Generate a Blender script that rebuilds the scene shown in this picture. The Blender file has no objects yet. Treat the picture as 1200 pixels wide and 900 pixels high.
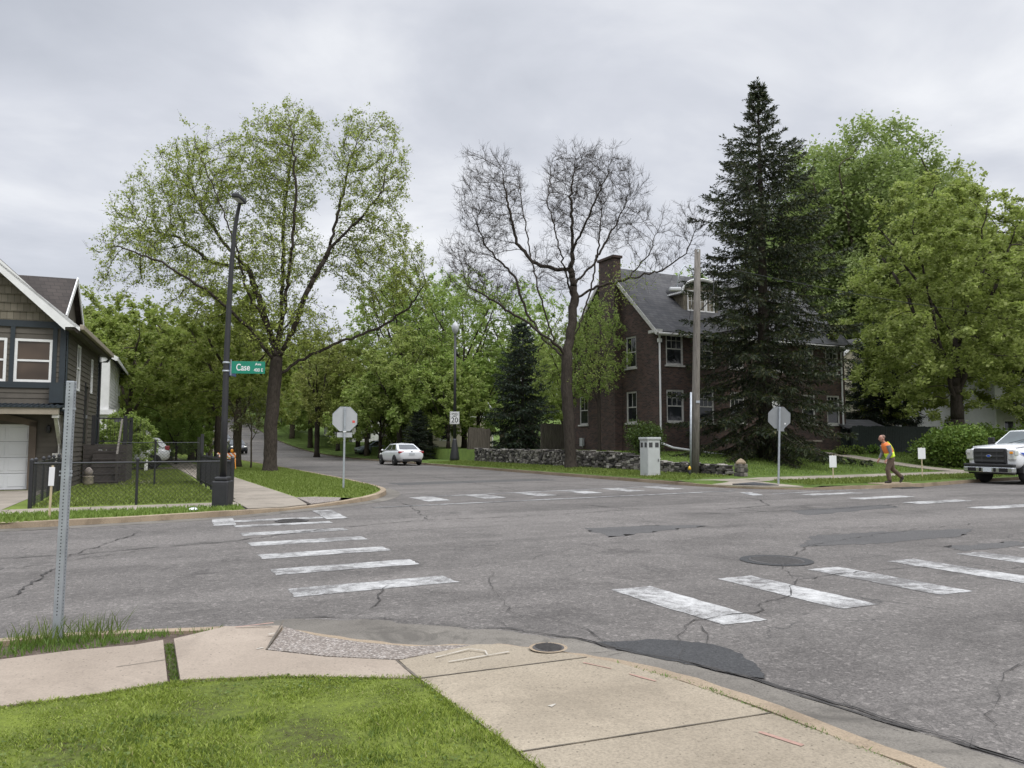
import bpy, bmesh, math, random, time
import numpy as np
from mathutils import Vector, Matrix

# world frame: x runs along the cross street, y along the street that leads away, z up.
# The photographer stands near the origin on the near corner.
YAW = math.radians(26.7)
C_, S_ = math.cos(YAW), math.sin(YAW)
EYE = 1.6
sc = bpy.context.scene
COL = sc.collection
R = random.Random(7)
rad = math.radians

# ------------------------------------------------------------------ scene, camera, light
world = bpy.data.worlds.new("World"); sc.world = world; world.use_nodes = True
sc.view_settings.view_transform = 'Standard'; sc.view_settings.look = 'None'
sc.view_settings.exposure = 0.12; sc.view_settings.gamma = 1.0
sc.view_settings.use_curve_mapping = False
sc.cycles.max_bounces = 6; sc.cycles.diffuse_bounces = 3; sc.cycles.glossy_bounces = 2
sc.cycles.transmission_bounces = 3; sc.cycles.transparent_max_bounces = 6
sc.cycles.use_denoising = True
cam_d = bpy.data.cameras.new("camera"); cam = bpy.data.objects.new("camera", cam_d); COL.objects.link(cam)
cam.location = (0, 0, EYE)
cam.rotation_euler = (rad(90) + math.atan(67 / 900), 0, -YAW)
cam_d.sensor_width = 36; cam_d.lens = 27; cam_d.clip_end = 3000; cam_d.clip_start = .05
sc.camera = cam
SUN_EL, SUN_AZ = rad(48), rad(158)          # azimuth clockwise from +y
sun_d = bpy.data.lights.new("sun", 'SUN'); sun = bpy.data.objects.new("sun", sun_d); COL.objects.link(sun)
sun_d.energy = 1.5; sun_d.angle = rad(25); sun_d.color = (1, .97, .92)
sdir = Vector((math.sin(SUN_AZ) * math.cos(SUN_EL), math.cos(SUN_AZ) * math.cos(SUN_EL), math.sin(SUN_EL)))
sun.rotation_euler = sdir.to_track_quat('Z', 'Y').to_euler()
sun.location = sdir * 100

def build_world():
    nt = world.node_tree; N = nt.nodes; L = nt.links; N.clear()
    out = N.new('ShaderNodeOutputWorld')
    sky = N.new('ShaderNodeTexSky'); sky.sky_type = 'NISHITA'; sky.sun_disc = False
    sky.sun_elevation = SUN_EL; sky.sun_rotation = SUN_AZ; sky.air_density = 1; sky.dust_density = 3
    b1 = N.new('ShaderNodeBackground'); b1.inputs[1].default_value = .1
    L.new(sky.outputs[0], b1.inputs[0])
    tc = N.new('ShaderNodeTexCoord'); sep = N.new('ShaderNodeSeparateXYZ')
    L.new(tc.outputs['Generated'], sep.inputs[0])
    # project the direction on a cloud deck: (x,y)/(z+.12)
    zc = N.new('ShaderNodeMath'); zc.operation = 'MAXIMUM'; L.new(sep.outputs[2], zc.inputs[0]); zc.inputs[1].default_value = 0
    za = N.new('ShaderNodeMath'); za.operation = 'ADD'; L.new(zc.outputs[0], za.inputs[0]); za.inputs[1].default_value = .16
    def div(o):
        d = N.new('ShaderNodeMath'); d.operation = 'DIVIDE'; L.new(o, d.inputs[0]); L.new(za.outputs[0], d.inputs[1]); return d
    cb = N.new('ShaderNodeCombineXYZ'); L.new(div(sep.outputs[0]).outputs[0], cb.inputs[0]); L.new(div(sep.outputs[1]).outputs[0], cb.inputs[1])
    def noise(scale, detail, rough, off, dist=0.0):
        mp = N.new('ShaderNodeMapping'); mp.inputs['Location'].default_value = off
        mp.inputs['Rotation'].default_value = (0, 0, .4); mp.inputs['Scale'].default_value = (1, 1.25, 1)
        L.new(cb.outputs[0], mp.inputs[0])
        n = N.new('ShaderNodeTexNoise'); n.inputs['Scale'].default_value = scale; n.inputs['Detail'].default_value = detail
        n.inputs['Roughness'].default_value = rough; n.inputs['Distortion'].default_value = dist
        L.new(mp.outputs[0], n.inputs[0]); return n
    n1 = noise(.5, 5, .5, (3.1, 1.7, 0), .25); n2 = noise(1.2, 6, .55, (8.3, 4.4, 0), .3)
    mx = N.new('ShaderNodeMix'); mx.data_type = 'FLOAT'; mx.inputs[0].default_value = .42
    L.new(n1.outputs[0], mx.inputs[2]); L.new(n2.outputs[0], mx.inputs[3])
    rp = N.new('ShaderNodeValToRGB'); e = rp.color_ramp.elements
    e[0].position = .37; e[0].color = (.42, .445, .50, 1)
    e[1].position = .63; e[1].color = (.84, .85, .87, 1)
    m = rp.color_ramp.elements.new(.5); m.color = (.58, .60, .655, 1)
    L.new(mx.outputs[0], rp.inputs[0])
    # an overcast sky is about three times brighter overhead than at the horizon
    gr = N.new('ShaderNodeValToRGB'); g = gr.color_ramp.elements
    g[0].position = 0; g[0].color = (.215, .215, .215, 1); g[1].position = 1; g[1].color = (1, 1, 1, 1)
    k = g.new(.53); k.color = (.215, .215, .215, 1); k = g.new(.72); k.color = (.75, .75, .75, 1)
    L.new(zc.outputs[0], gr.inputs[0])
    b2 = N.new('ShaderNodeBackground'); L.new(rp.outputs[0], b2.inputs[0])
    st = N.new('ShaderNodeMath'); st.operation = 'MULTIPLY'; L.new(gr.outputs[0], st.inputs[0]); st.inputs[1].default_value = 5.3
    L.new(st.outputs[0], b2.inputs[1])
    ms = N.new('ShaderNodeMixShader'); ms.inputs[0].default_value = .92
    L.new(b1.outputs[0], ms.inputs[1]); L.new(b2.outputs[0], ms.inputs[2]); L.new(ms.outputs[0], out.inputs[0])
build_world()

# ------------------------------------------------------------------ materials
MATS = {}
def newmat(name):
    m = bpy.data.materials.new(name); m.use_nodes = True
    nt = m.node_tree; bs = nt.nodes['Principled BSDF']; MATS[name] = m
    return m, nt, bs
def nd(nt, t, **kw):
    n = nt.nodes.new(t)
    for k, v in kw.items(): setattr(n, k, v)
    return n
def coords(nt):
    return nd(nt, 'ShaderNodeTexCoord').outputs['Object']
def noise_n(nt, vec, scale, detail=4, rough=.55, dist=0):
    n = nd(nt, 'ShaderNodeTexNoise'); n.inputs['Scale'].default_value = scale; n.inputs['Detail'].default_value = detail
    n.inputs['Roughness'].default_value = rough; n.inputs['Distortion'].default_value = dist
    nt.links.new(vec, n.inputs['Vector']); return n.outputs[0]
def ramp(nt, fac, stops):
    r = nd(nt, 'ShaderNodeValToRGB'); el = r.color_ramp.elements
    while len(el) < len(stops): el.new(.5)
    for e, (p, c) in zip(el, stops):
        e.position = p; e.color = (*c, 1) if not isinstance(c, (int, float)) else (c, c, c, 1)
    nt.links.new(fac, r.inputs[0]); return r.outputs[0]
def mixc(nt, fac, a, b, mode='MIX'):
    m = nd(nt, 'ShaderNodeMix', data_type='RGBA', blend_type=mode)
    for sock, v in ((m.inputs[0], fac), (m.inputs[6], a), (m.inputs[7], b)):
        if isinstance(v, (int, float)): sock.default_value = v
        elif isinstance(v, tuple): sock.default_value = (*v, 1)
        else: nt.links.new(v, sock)
    return m.outputs[2]
def mth(nt, op, a, b=None, c=None):
    m = nd(nt, 'ShaderNodeMath', operation=op)
    for i, v in enumerate((a, b, c)):
        if v is None: continue
        if isinstance(v, (int, float)): m.inputs[i].default_value = v
        else: nt.links.new(v, m.inputs[i])
    return m.outputs[0]
def bump(nt, bs, h, strength=.3, dist=.02):
    b = nd(nt, 'ShaderNodeBump'); b.inputs['Strength'].default_value = strength; b.inputs['Distance'].default_value = dist
    nt.links.new(h, b.inputs['Height']); nt.links.new(b.outputs[0], bs.inputs['Normal'])
def simple(name, col, rough=.6, var=.25, scale=4, metal=0, bumpk=0, spec=None, coat=0):
    m, nt, bs = newmat(name); v = coords(nt)
    n = noise_n(nt, v, scale)
    lo = tuple(c * (1 - var) for c in col); hi = tuple(min(1, c * (1 + var)) for c in col)
    nt.links.new(ramp(nt, n, [(.3, lo), (.7, hi)]), bs.inputs['Base Color'])
    bs.inputs['Roughness'].default_value = rough; bs.inputs['Metallic'].default_value = metal
    if spec is not None: bs.inputs['Specular IOR Level'].default_value = spec
    if coat: bs.inputs['Coat Weight'].default_value = coat; bs.inputs['Coat Roughness'].default_value = .08
    if bumpk: bump(nt, bs, noise_n(nt, v, scale * 8), bumpk)
    return m

def mk_asphalt(name, lo, hi, cracks=True):
    m, nt, bs = newmat(name); v = coords(nt)
    big = noise_n(nt, v, .22, 8, .66, .8); mid = noise_n(nt, v, 2.1, 6, .7, .3); fine = noise_n(nt, v, 55, 3, .85)
    f = mth(nt, 'ADD', mth(nt, 'MULTIPLY', big, .6), mth(nt, 'MULTIPLY', mid, .4))
    col = ramp(nt, f, [(.34, lo), (.5, tuple((a + b) / 2 for a, b in zip(lo, hi))), (.64, hi)])
    col = mixc(nt, .9, col, ramp(nt, fine, [(.30, .35), (.47, .95), (.55, 1.05), (.70, 2.1)]), 'MULTIPLY')
    if cracks:
        blot = ramp(nt, noise_n(nt, v, .5, 7, .62, 1.4), [(.585, 0.0), (.625, .42)]); col = mixc(nt, blot, col, tuple(c * .6 for c in lo))
        lite = ramp(nt, noise_n(nt, v, .38, 6, .6, 1.1), [(.60, 0.0), (.66, .35)]); col = mixc(nt, lite, col, tuple(c * 1.35 for c in hi))
    if cracks:
        lm = nd(nt, 'ShaderNodeMapping'); lm.inputs['Scale'].default_value = (.05, .55, 1); nt.links.new(v, lm.inputs[0])
        col = mixc(nt, ramp(nt, noise_n(nt, lm.outputs[0], 1, 3, .5, .3), [(.46, 0.0), (.6, .45)]), col, mixc(nt, .9, tuple(c * 1.22 for c in hi), ramp(nt, fine, [(.30, .45), (.5, 1.0), (.70, 1.7)]), 'MULTIPLY'))
        vg = nd(nt, 'ShaderNodeTexVoronoi'); vg.inputs['Scale'].default_value = 34; nt.links.new(v, vg.inputs['Vector'])
        sg = nd(nt, 'ShaderNodeSeparateColor'); nt.links.new(vg.outputs['Color'], sg.inputs[0])
        col = mixc(nt, .55, col, ramp(nt, sg.outputs[0], [(0, .55), (.5, .95), (.9, 1.2), (1, 2.0)]), 'MULTIPLY')
        oil = mth(nt, 'MULTIPLY', ramp(nt, noise_n(nt, v, 2.6, 4, .6, .6), [(.66, 0.0), (.70, .5)]), ramp(nt, noise_n(nt, v, .3, 2), [(.45, 0.0), (.6, 1.0)])); col = mixc(nt, oil, col, (.03, .028, .026))
        wv = nd(nt, 'ShaderNodeVectorMath', operation='ADD')
        wn = nd(nt, 'ShaderNodeTexNoise'); wn.inputs['Scale'].default_value = 1.3; wn.inputs['Detail'].default_value = 5
        nt.links.new(v, wn.inputs['Vector'])
        sc_ = nd(nt, 'ShaderNodeVectorMath', operation='SCALE'); sc_.inputs['Scale'].default_value = .9
        nt.links.new(wn.outputs['Color'], sc_.inputs[0]); nt.links.new(v, wv.inputs[0]); nt.links.new(sc_.outputs[0], wv.inputs[1])
        vo = nd(nt, 'ShaderNodeTexVoronoi', feature='DISTANCE_TO_EDGE'); vo.inputs['Scale'].default_value = .33
        nt.links.new(wv.outputs[0], vo.inputs['Vector'])
        cr = ramp(nt, vo.outputs['Distance'], [(.0012, 1.0), (.0042, 0.0)])
        mask = ramp(nt, noise_n(nt, v, .35, 3), [(.45, 0.0), (.56, .75)])
        col = mixc(nt, mth(nt, 'MULTIPLY', cr, mask), col, (.03, .029, .028))
        vs = nd(nt, 'ShaderNodeMapping'); vs.inputs['Scale'].default_value = (.5, 2.2, 1); nt.links.new(v, vs.inputs[0])
        st = ramp(nt, noise_n(nt, vs.outputs[0], .9, 6, .65, .8), [(.60, 0.0), (.68, .35)])
        col = mixc(nt, st, col, tuple(c * .62 for c in lo))
    nt.links.new(col, bs.inputs['Base Color']); bs.inputs['Roughness'].default_value = .88
    bs.inputs['Specular IOR Level'].default_value = .35
    bump(nt, bs, fine, .55, .006)
    return m
mk_asphalt('asphalt', (.072, .065, .059), (.136, .124, .113))
mk_asphalt('asphalt_fresh', (.036, .036, .036), (.05, .05, .05), False)
mk_asphalt('asphalt_old_patch', (.062, .059, .057), (.09, .086, .082), False)

def mk_paint():
    m, nt, bs = newmat('worn_road_paint'); v = coords(nt)
    mp = nd(nt, 'ShaderNodeMapping'); mp.inputs['Scale'].default_value = (1, 1, 1); nt.links.new(v, mp.inputs[0])
    n = noise_n(nt, v, 7, 8, .75, .4); n2 = noise_n(nt, v, 1.1, 3); n3 = noise_n(nt, v, 60, 2, .7)
    f = mth(nt, 'ADD', mth(nt, 'ADD', mth(nt, 'MULTIPLY', n, .45), mth(nt, 'MULTIPLY', n2, .35)), mth(nt, 'MULTIPLY', n3, .2))
    nt.links.new(ramp(nt, f, [(.445, (.11, .104, .098)), (.51, (.27, .265, .255)), (.60, (.45, .445, .43))]), bs.inputs['Base Color'])
    bs.inputs['Roughness'].default_value = .75; bump(nt, bs, n3, .4, .004)
mk_paint()
def mk_paint_faint():
    m, nt, bs = newmat('faded_road_paint'); v = coords(nt)
    n = noise_n(nt, v, 5, 8, .75, .4); n2 = noise_n(nt, v, .9, 3)
    f = mth(nt, 'ADD', mth(nt, 'MULTIPLY', n, .55), mth(nt, 'MULTIPLY', n2, .45))
    nt.links.new(ramp(nt, f, [(.44, (.125, .122, .12)), (.56, (.36, .36, .35))]), bs.inputs['Base Color']); bs.inputs['Roughness'].default_value = .8
mk_paint_faint()

def mk_concrete(name, lo, hi, speck=.5, stain=.3):
    m, nt, bs = newmat(name); v = coords(nt)
    n = noise_n(nt, v, .9, 6, .6, .3); fine = noise_n(nt, v, 75, 3, .75)
    col = ramp(nt, n, [(.3, lo), (.7, hi)])
    col = mixc(nt, speck, col, ramp(nt, fine, [(.3, .45), (.5, 1.0), (.7, 1.4)]), 'MULTIPLY')
    vo = nd(nt, 'ShaderNodeTexVoronoi'); vo.inputs['Scale'].default_value = 26; nt.links.new(v, vo.inputs['Vector'])
    dots = mth(nt, 'MULTIPLY', ramp(nt, vo.outputs['Distance'], [(.10, 1.0), (.2, 0.0)]), ramp(nt, noise_n(nt, v, 9, 2), [(.46, 0.0), (.56, .85)]))
    col = mixc(nt, dots, col, tuple(c * .35 for c in lo))
    sm = ramp(nt, noise_n(nt, v, 2.3, 6, .7, .5), [(.55, 0.0), (.7, stain)])
    col = mixc(nt, sm, col, tuple(c * .62 for c in lo))
    geo = nd(nt, 'ShaderNodeNewGeometry'); col = mixc(nt, .8, col, ramp(nt, geo.outputs['Random Per Island'], [(0, .86), (1, 1.12)]), 'MULTIPLY')
    dk = ramp(nt, noise_n(nt, v, .8, 7, .7, 1.2), [(.54, 0.0), (.62, stain)]); col = mixc(nt, dk, col, tuple(c * .7 for c in lo))
    nt.links.new(col, bs.inputs['Base Color']); bs.inputs['Roughness'].default_value = .9; bs.inputs['Specular IOR Level'].default_value = .3
    bump(nt, bs, fine, .4, .005)
mk_concrete('pavement_concrete', (.225, .188, .138), (.315, .268, .20), .55)
mk_concrete('pavement_concrete_pink', (.225, .185, .145), (.31, .258, .205), .35)
mk_concrete('kerb_concrete', (.215, .165, .112), (.32, .255, .18), .5, .5)
mk_concrete('gutter_concrete', (.10, .09, .077), (.185, .168, .142), .6, .7)
mk_concrete('far_concrete', (.20, .175, .14), (.29, .252, .205), .3, .4)
def mk_pebble():
    m, nt, bs = newmat('exposed_aggregate'); v = coords(nt)
    vo = nd(nt, 'ShaderNodeTexVoronoi'); vo.inputs['Scale'].default_value = 62; nt.links.new(v, vo.inputs['Vector'])
    sepc = nd(nt, 'ShaderNodeSeparateColor'); nt.links.new(vo.outputs['Color'], sepc.inputs[0])
    col = ramp(nt, sepc.outputs[0], [(0, (.11, .09, .075)), (.4, (.23, .19, .16)), (.75, (.32, .28, .245)), (1, (.46, .42, .38))])
    col = mixc(nt, ramp(nt, vo.outputs['Distance'], [(.35, 0.0), (.75, .8)]), col, (.10, .085, .07))
    nt.links.new(col, bs.inputs['Base Color']); bs.inputs['Roughness'].default_value = .85
    bump(nt, bs, mth(nt, 'SUBTRACT', 1, vo.outputs['Distance']), .7, .01)
mk_pebble()
def mk_ground(name, stops, s1=1.2, s2=22):
    m, nt, bs = newmat(name); v = coords(nt)
    f = mth(nt, 'ADD', mth(nt, 'MULTIPLY', noise_n(nt, v, s1, 6, .65, .4), .6), mth(nt, 'MULTIPLY', noise_n(nt, v, s2, 4, .7), .4))
    nt.links.new(ramp(nt, f, stops), bs.inputs['Base Color']); bs.inputs['Roughness'].default_value = .95
    bs.inputs['Specular IOR Level'].default_value = .15
    bump(nt, bs, noise_n(nt, v, s2 * 2, 4, .7), .8, .03)
mk_ground('lawn_soil', [(.34, (.06, .056, .026)), (.44, (.10, .125, .028)), (.60, (.17, .21, .036))], 1.9, 26)
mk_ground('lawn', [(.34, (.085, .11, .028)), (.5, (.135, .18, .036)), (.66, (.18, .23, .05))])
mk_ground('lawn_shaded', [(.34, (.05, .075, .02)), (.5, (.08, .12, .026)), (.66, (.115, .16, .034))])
mk_ground('dirt', [(.3, (.07, .052, .04)), (.5, (.13, .10, .08)), (.7, (.20, .16, .13))], 3, 30)
mk_ground('far_ground', [(.3, (.05, .065, .022)), (.7, (.09, .12, .035))], .2, 3)

def mk_leaf(name, stops, transl=.32, rough=.55):
    m, nt, bs = newmat(name)
    geo = nd(nt, 'ShaderNodeNewGeometry'); oi = nd(nt, 'ShaderNodeObjectInfo')
    col = ramp(nt, geo.outputs['Random Per Island'], stops)
    hs = nd(nt, 'ShaderNodeHueSaturation')
    nt.links.new(mth(nt, 'ADD', mth(nt, 'MULTIPLY', oi.outputs['Random'], .03), .485), hs.inputs['Hue'])
    nt.links.new(mth(nt, 'ADD', mth(nt, 'MULTIPLY', oi.outputs['Random'], .35), .80), hs.inputs['Value'])
    nt.links.new(col, hs.inputs['Color']); col = hs.outputs[0]
    nt.links.new(col, bs.inputs['Base Color']); bs.inputs['Roughness'].default_value = rough
    bs.inputs['Specular IOR Level'].default_value = .25
    tr = nd(nt, 'ShaderNodeBsdfTranslucent'); nt.links.new(mixc(nt, .5, col, (.16, .22, .03)), tr.inputs[0])
    ms = nd(nt, 'ShaderNodeMixShader'); ms.inputs[0].default_value = transl
    nt.links.new(bs.outputs[0], ms.inputs[1]); nt.links.new(tr.outputs[0], ms.inputs[2])
    nt.links.new(ms.outputs[0], nt.nodes['Material Output'].inputs[0])
mk_leaf('leaf_spring', [(0, (.22, .25, .045)), (.5, (.33, .37, .075)), (1, (.48, .51, .17))], .42)
mk_leaf('leaf_maple', [(0, (.20, .25, .06)), (.5, (.30, .355, .085)), (1, (.42, .46, .15))], .55)
mk_leaf('leaf_bright', [(0, (.21, .30, .07)), (.5, (.31, .41, .105)), (1, (.44, .52, .19))], .55)
mk_leaf('leaf_cottonwood', [(0, (.22, .31, .10)), (.5, (.32, .42, .15)), (1, (.45, .54, .25))], .5)
mk_leaf('leaf_olive', [(0, (.20, .23, .065)), (.5, (.30, .33, .09)), (1, (.43, .45, .17))], .55)
mk_leaf('leaf_hedge', [(0, (.07, .13, .022)), (.5, (.13, .21, .035)), (1, (.21, .29, .07))], .3)
mk_leaf('leaf_dark', [(0, (.03, .058, .014)), (.5, (.055, .095, .02)), (1, (.085, .135, .03))], .25)
mk_leaf('leaf_purple', [(0, (.045, .022, .022)), (.5, (.08, .038, .036)), (1, (.13, .07, .06))], .2)
mk_leaf('leaf_pale', [(0, (.16, .19, .07)), (.5, (.25, .28, .13)), (1, (.36, .38, .24))], .4)
mk_leaf('needles', [(0, (.013, .021, .012)), (.5, (.027, .042, .020)), (.88, (.055, .072, .028)), (1, (.12, .115, .045))], .08, .6)
mk_leaf('needles_dark', [(0, (.008, .014, .010)), (.6, (.016, .027, .017)), (1, (.035, .052, .026))], .06, .6)
mk_leaf('grass_near', [(0, (.11, .135, .024)), (.35, (.185, .24, .034)), (.8, (.265, .315, .05)), (.97, (.32, .35, .10)), (1, (.30, .25, .14))], .35, .6)
mk_leaf('grass_far', [(0, (.10, .14, .028)), (.5, (.155, .21, .04)), (1, (.23, .28, .08))], .3, .7)
mk_leaf('grass_tall', [(0, (0.066, 0.115, 0.022)), (.5, (0.108, 0.178, 0.033)), (1, (0.180, 0.247, 0.066))], .35, .5)
mk_leaf('dead_twigs', [(0, (.09, .075, .065)), (1, (.19, .165, .15))], .0, .9)
def mk_bark(name, lo, hi, zs=.35):
    m, nt, bs = newmat(name); v = coords(nt)
    mp = nd(nt, 'ShaderNodeMapping'); mp.inputs['Scale'].default_value = (1, 1, zs); nt.links.new(v, mp.inputs[0])
    n = noise_n(nt, mp.outputs[0], 14, 6, .7, .5)
    nt.links.new(ramp(nt, n, [(.32, lo), (.65, hi)]), bs.inputs['Base Color']); bs.inputs['Roughness'].default_value = .95
    bs.inputs['Specular IOR Level'].default_value = .15
    bump(nt, bs, n, .8, .05)
mk_bark('bark', (.045, .036, .026), (.115, .096, .07))
mk_bark('bark_dark', (.028, .023, .019), (.07, .058, .048))
mk_bark('weathered_wood', (.11, .10, .088), (.225, .205, .182), .12)
mk_bark('fence_wood', (.055, .047, .039), (.115, .10, .084), .1)

def mk_brick():
    m, nt, bs = newmat('dark_brick'); v = coords(nt)
    sp = nd(nt, 'ShaderNodeSeparateXYZ'); nt.links.new(v, sp.inputs[0])
    cb = nd(nt, 'ShaderNodeCombineXYZ'); nt.links.new(mth(nt, 'ADD', sp.outputs[0], sp.outputs[1]), cb.inputs[0]); nt.links.new(sp.outputs[2], cb.inputs[1])
    br = nd(nt, 'ShaderNodeTexBrick'); nt.links.new(cb.outputs[0], br.inputs['Vector'])
    br.inputs['Scale'].default_value = 1; br.inputs['Brick Width'].default_value = .22; br.inputs['Row Height'].default_value = .075
    br.inputs['Mortar Size'].default_value = .009; br.inputs['Bias'].default_value = -.1
    br.inputs['Color1'].default_value = (.036, .022, .018, 1); br.inputs['Color2'].default_value = (.105, .056, .042, 1); br.inputs['Mortar'].default_value = (.085, .075, .068, 1)
    col = mixc(nt, .5, br.outputs['Color'], ramp(nt, noise_n(nt, v, 1.1, 5, .6), [(.3, .6), (.7, 1.3)]), 'MULTIPLY')
    nt.links.new(col, bs.inputs['Base Color']); bs.inputs['Roughness'].default_value = .9
    bump(nt, bs, br.outputs['Fac'], -.5, .01)
mk_brick()
def mk_shingle(name, a, b, w=.3, h=.16, vert=True):
    m, nt, bs = newmat(name); v = coords(nt)
    sp = nd(nt, 'ShaderNodeSeparateXYZ'); nt.links.new(v, sp.inputs[0])
    cb = nd(nt, 'ShaderNodeCombineXYZ'); nt.links.new(mth(nt, 'ADD', sp.outputs[0], mth(nt, 'MULTIPLY', sp.outputs[1], .37)), cb.inputs[0]); nt.links.new(sp.outputs[2], cb.inputs[1])
    br = nd(nt, 'ShaderNodeTexBrick'); nt.links.new(cb.outputs[0], br.inputs['Vector']); br.inputs['Scale'].default_value = 1
    br.inputs['Brick Width'].default_value = w; br.inputs['Row Height'].default_value = h; br.inputs['Mortar Size'].default_value = .008
    br.inputs['Color1'].default_value = (*a, 1); br.inputs['Color2'].default_value = (*b, 1); br.inputs['Mortar'].default_value = (*[c * .55 for c in a], 1)
    col = mixc(nt, .5, br.outputs['Color'], ramp(nt, noise_n(nt, v, 1.6, 5, .6), [(.3, .65), (.7, 1.3)]), 'MULTIPLY')
    nt.links.new(col, bs.inputs['Base Color']); bs.inputs['Roughness'].default_value = .92; bump(nt, bs, br.outputs['Fac'], -.4, .01)
mk_shingle('roof_shingle', (.052, .052, .055), (.085, .083, .083))
mk_shingle('roof_brown', (.03, .024, .02), (.05, .04, .034))
mk_shingle('cedar_shake', (.125, .11, .082), (.175, .155, .118), .17, .26)
simple('siding_grey', (.078, .068, .054), .7, .15, 3)
simple('siding_white', (.66, .66, .65), .6, .06, 2)
simple('siding_cream', (.50, .46, .36), .7, .08, 2)
simple('white_trim', (.68, .68, .67), .5, .06, 5)
simple('old_white_trim', (.46, .45, .42), .6, .25, 6)
simple('navy_trim', (.017, .025, .032), .6, .1, 5)
simple('tan_trim', (.26, .225, .175), .7, .12, 4)
simple('brown_trim', (.115, .088, .068), .7, .15, 4)
simple('garage_white', (.66, .67, .68), .5, .04, 2)
simple('deck_dark', (.045, .038, .033), .7, .2, 6)
simple('black_metal', (.018, .018, .020), .45, .15, 8)
simple('lamp_black', (.022, .022, .024), .5, .15, 6)
simple('galvanised', (.36, .385, .41), .5, .14, 9, .55, .05)
simple('sign_back', (.42, .43, .44), .5, .06, 3, .35)
simple('sign_back_dark', (.24, .25, .255), .5, .08, 3, .3)
simple('sign_white', (.72, .72, .72), .5, .04, 6)
simple('sign_black', (.015, .015, .016), .5, .1, 6)
simple('sign_green', (.006, .20, .125), .45, .05, 5)
simple('red_sticker', (.6, .08, .06), .5, .05, 5)
simple('blue_sign', (.05, .07, .14), .5, .1, 5)
simple('stake_wood', (.46, .38, .25), .8, .1, 12)
simple('cabinet_grey', (.40, .415, .405), .5, .06, 3)
simple('vent_dark', (.04, .04, .042), .6, .1, 6)
simple('yellow_paint', (.65, .40, .03), .5, .1, 9)
simple('car_white', (.74, .75, .76), .3, .02, 1, 0, 0, None, .6)
simple('car_dark', (.028, .032, .040), .3, .1, 1, 0, 0, None, .6)
simple('car_silver_blue', (.36, .42, .50), .3, .05, 1, .3, 0, None, .5)
simple('black_plastic', (.02, .02, .021), .55, .1, 6)
simple('tyre', (.018, .018, .018), .85, .2, 10)
simple('chrome', (.55, .56, .57), .22, .06, 5, .85)
simple('alloy', (.42, .43, .44), .35, .06, 5, .8)
simple('tail_red', (.30, .012, .016), .2, .1, 8, 0, 0, None, .5)
simple('blue_stripe', (.02, .07, .42), .3, .05, 3, 0, 0, None, .5)
simple('headlight', (.62, .62, .60), .12, .08, 12, .3, 0, None, .6)
simple('amber', (.80, .30, .02), .25, .1, 8)
simple('plate', (.55, .58, .60), .5, .2, 30)
simple('iron', (.075, .070, .066), .7, .25, 40, .4)
simple('dark_hole', (.012, .011, .010), .95, .1, 5)
simple('crack_dark', (.036, .033, .030), .95, .4, 9)
simple('fence_green', (.020, .028, .026), .8, .25, 6)
simple('vest_orange', (.78, .20, .05), .75, .1, 14)
simple('vest_yellow', (.62, .82, .05), .7, .08, 14)
simple('shirt_grey', (.15, .15, .16), .9, .15, 14)
simple('trouser_brown', (.095, .066, .046), .9, .2, 14)
simple('boot', (.030, .024, .020), .8, .2, 14)
simple('skin', (.36, .19, .14), .6, .08, 14)
simple('hair_short', (.20, .13, .10), .9, .15, 30)
simple('eye_dark', (.02, .02, .02), .3, .1, 9)
simple('globe_white', (.42, .43, .44), .3, .04, 6)
simple('paver', (.21, .18, .16), .9, .25, 5)
simple('joint_dark', (.10, .085, .066), .95, .3, 12)
simple('chalk_white', (.36, .33, .28), .9, .12, 30)
simple('chalk_pink', (.30, .185, .145), .9, .15, 30)
simple('litter_white', (.7, .72, .74), .5, .1, 20)
simple('blind', (.10, .075, .055), .8, .2, 3)
def mk_barr():
    m, nt, bs = newmat('barricade_stripes'); v = coords(nt)
    sp = nd(nt, 'ShaderNodeSeparateXYZ'); nt.links.new(v, sp.inputs[0])
    f = mth(nt, 'FRACT', mth(nt, 'MULTIPLY', mth(nt, 'ADD', sp.outputs[0], sp.outputs[2]), 3.6))
    nt.links.new(mixc(nt, mth(nt, 'GREATER_THAN', f, .5), (.75, .20, .05), (.75, .72, .68)), bs.inputs['Base Color']); bs.inputs['Roughness'].default_value = .5
mk_barr()
def mk_stone():
    m, nt, bs = newmat('wall_stone'); v = coords(nt)
    geo = nd(nt, 'ShaderNodeNewGeometry')
    col = ramp(nt, geo.outputs['Random Per Island'], [(0, (.03, .027, .025)), (.4, (.085, .076, .068)), (.75, (.19, .172, .15)), (1, (.36, .335, .30))])
    col = mixc(nt, .6, col, ramp(nt, noise_n(nt, v, 9, 5, .7), [(.3, .45), (.7, 1.4)]), 'MULTIPLY')
    nt.links.new(col, bs.inputs['Base Color']); bs.inputs['Roughness'].default_value = .95; bump(nt, bs, noise_n(nt, v, 14, 5, .7), .8, .03)
mk_stone()
def mk_glass(name, col, rough=.04):
    m, nt, bs = newmat(name); v = coords(nt)
    n = noise_n(nt, v, .8, 2)
    nt.links.new(ramp(nt, n, [(.35, tuple(c * .6 for c in col)), (.65, tuple(c * 1.4 for c in col))]), bs.inputs['Base Color'])
    bs.inputs['Roughness'].default_value = rough; bs.inputs['IOR'].default_value = 1.5
    bump(nt, bs, noise_n(nt, v, 1.2, 2), .04, .02)
mk_glass('window_glass', (.018, .020, .022)); mk_glass('window_blind', (.075, .052, .036), .12); mk_glass('car_glass', (.020, .026, .028), .03)
mk_glass('windscreen', (.05, .07, .07), .05)
M = MATS

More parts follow.
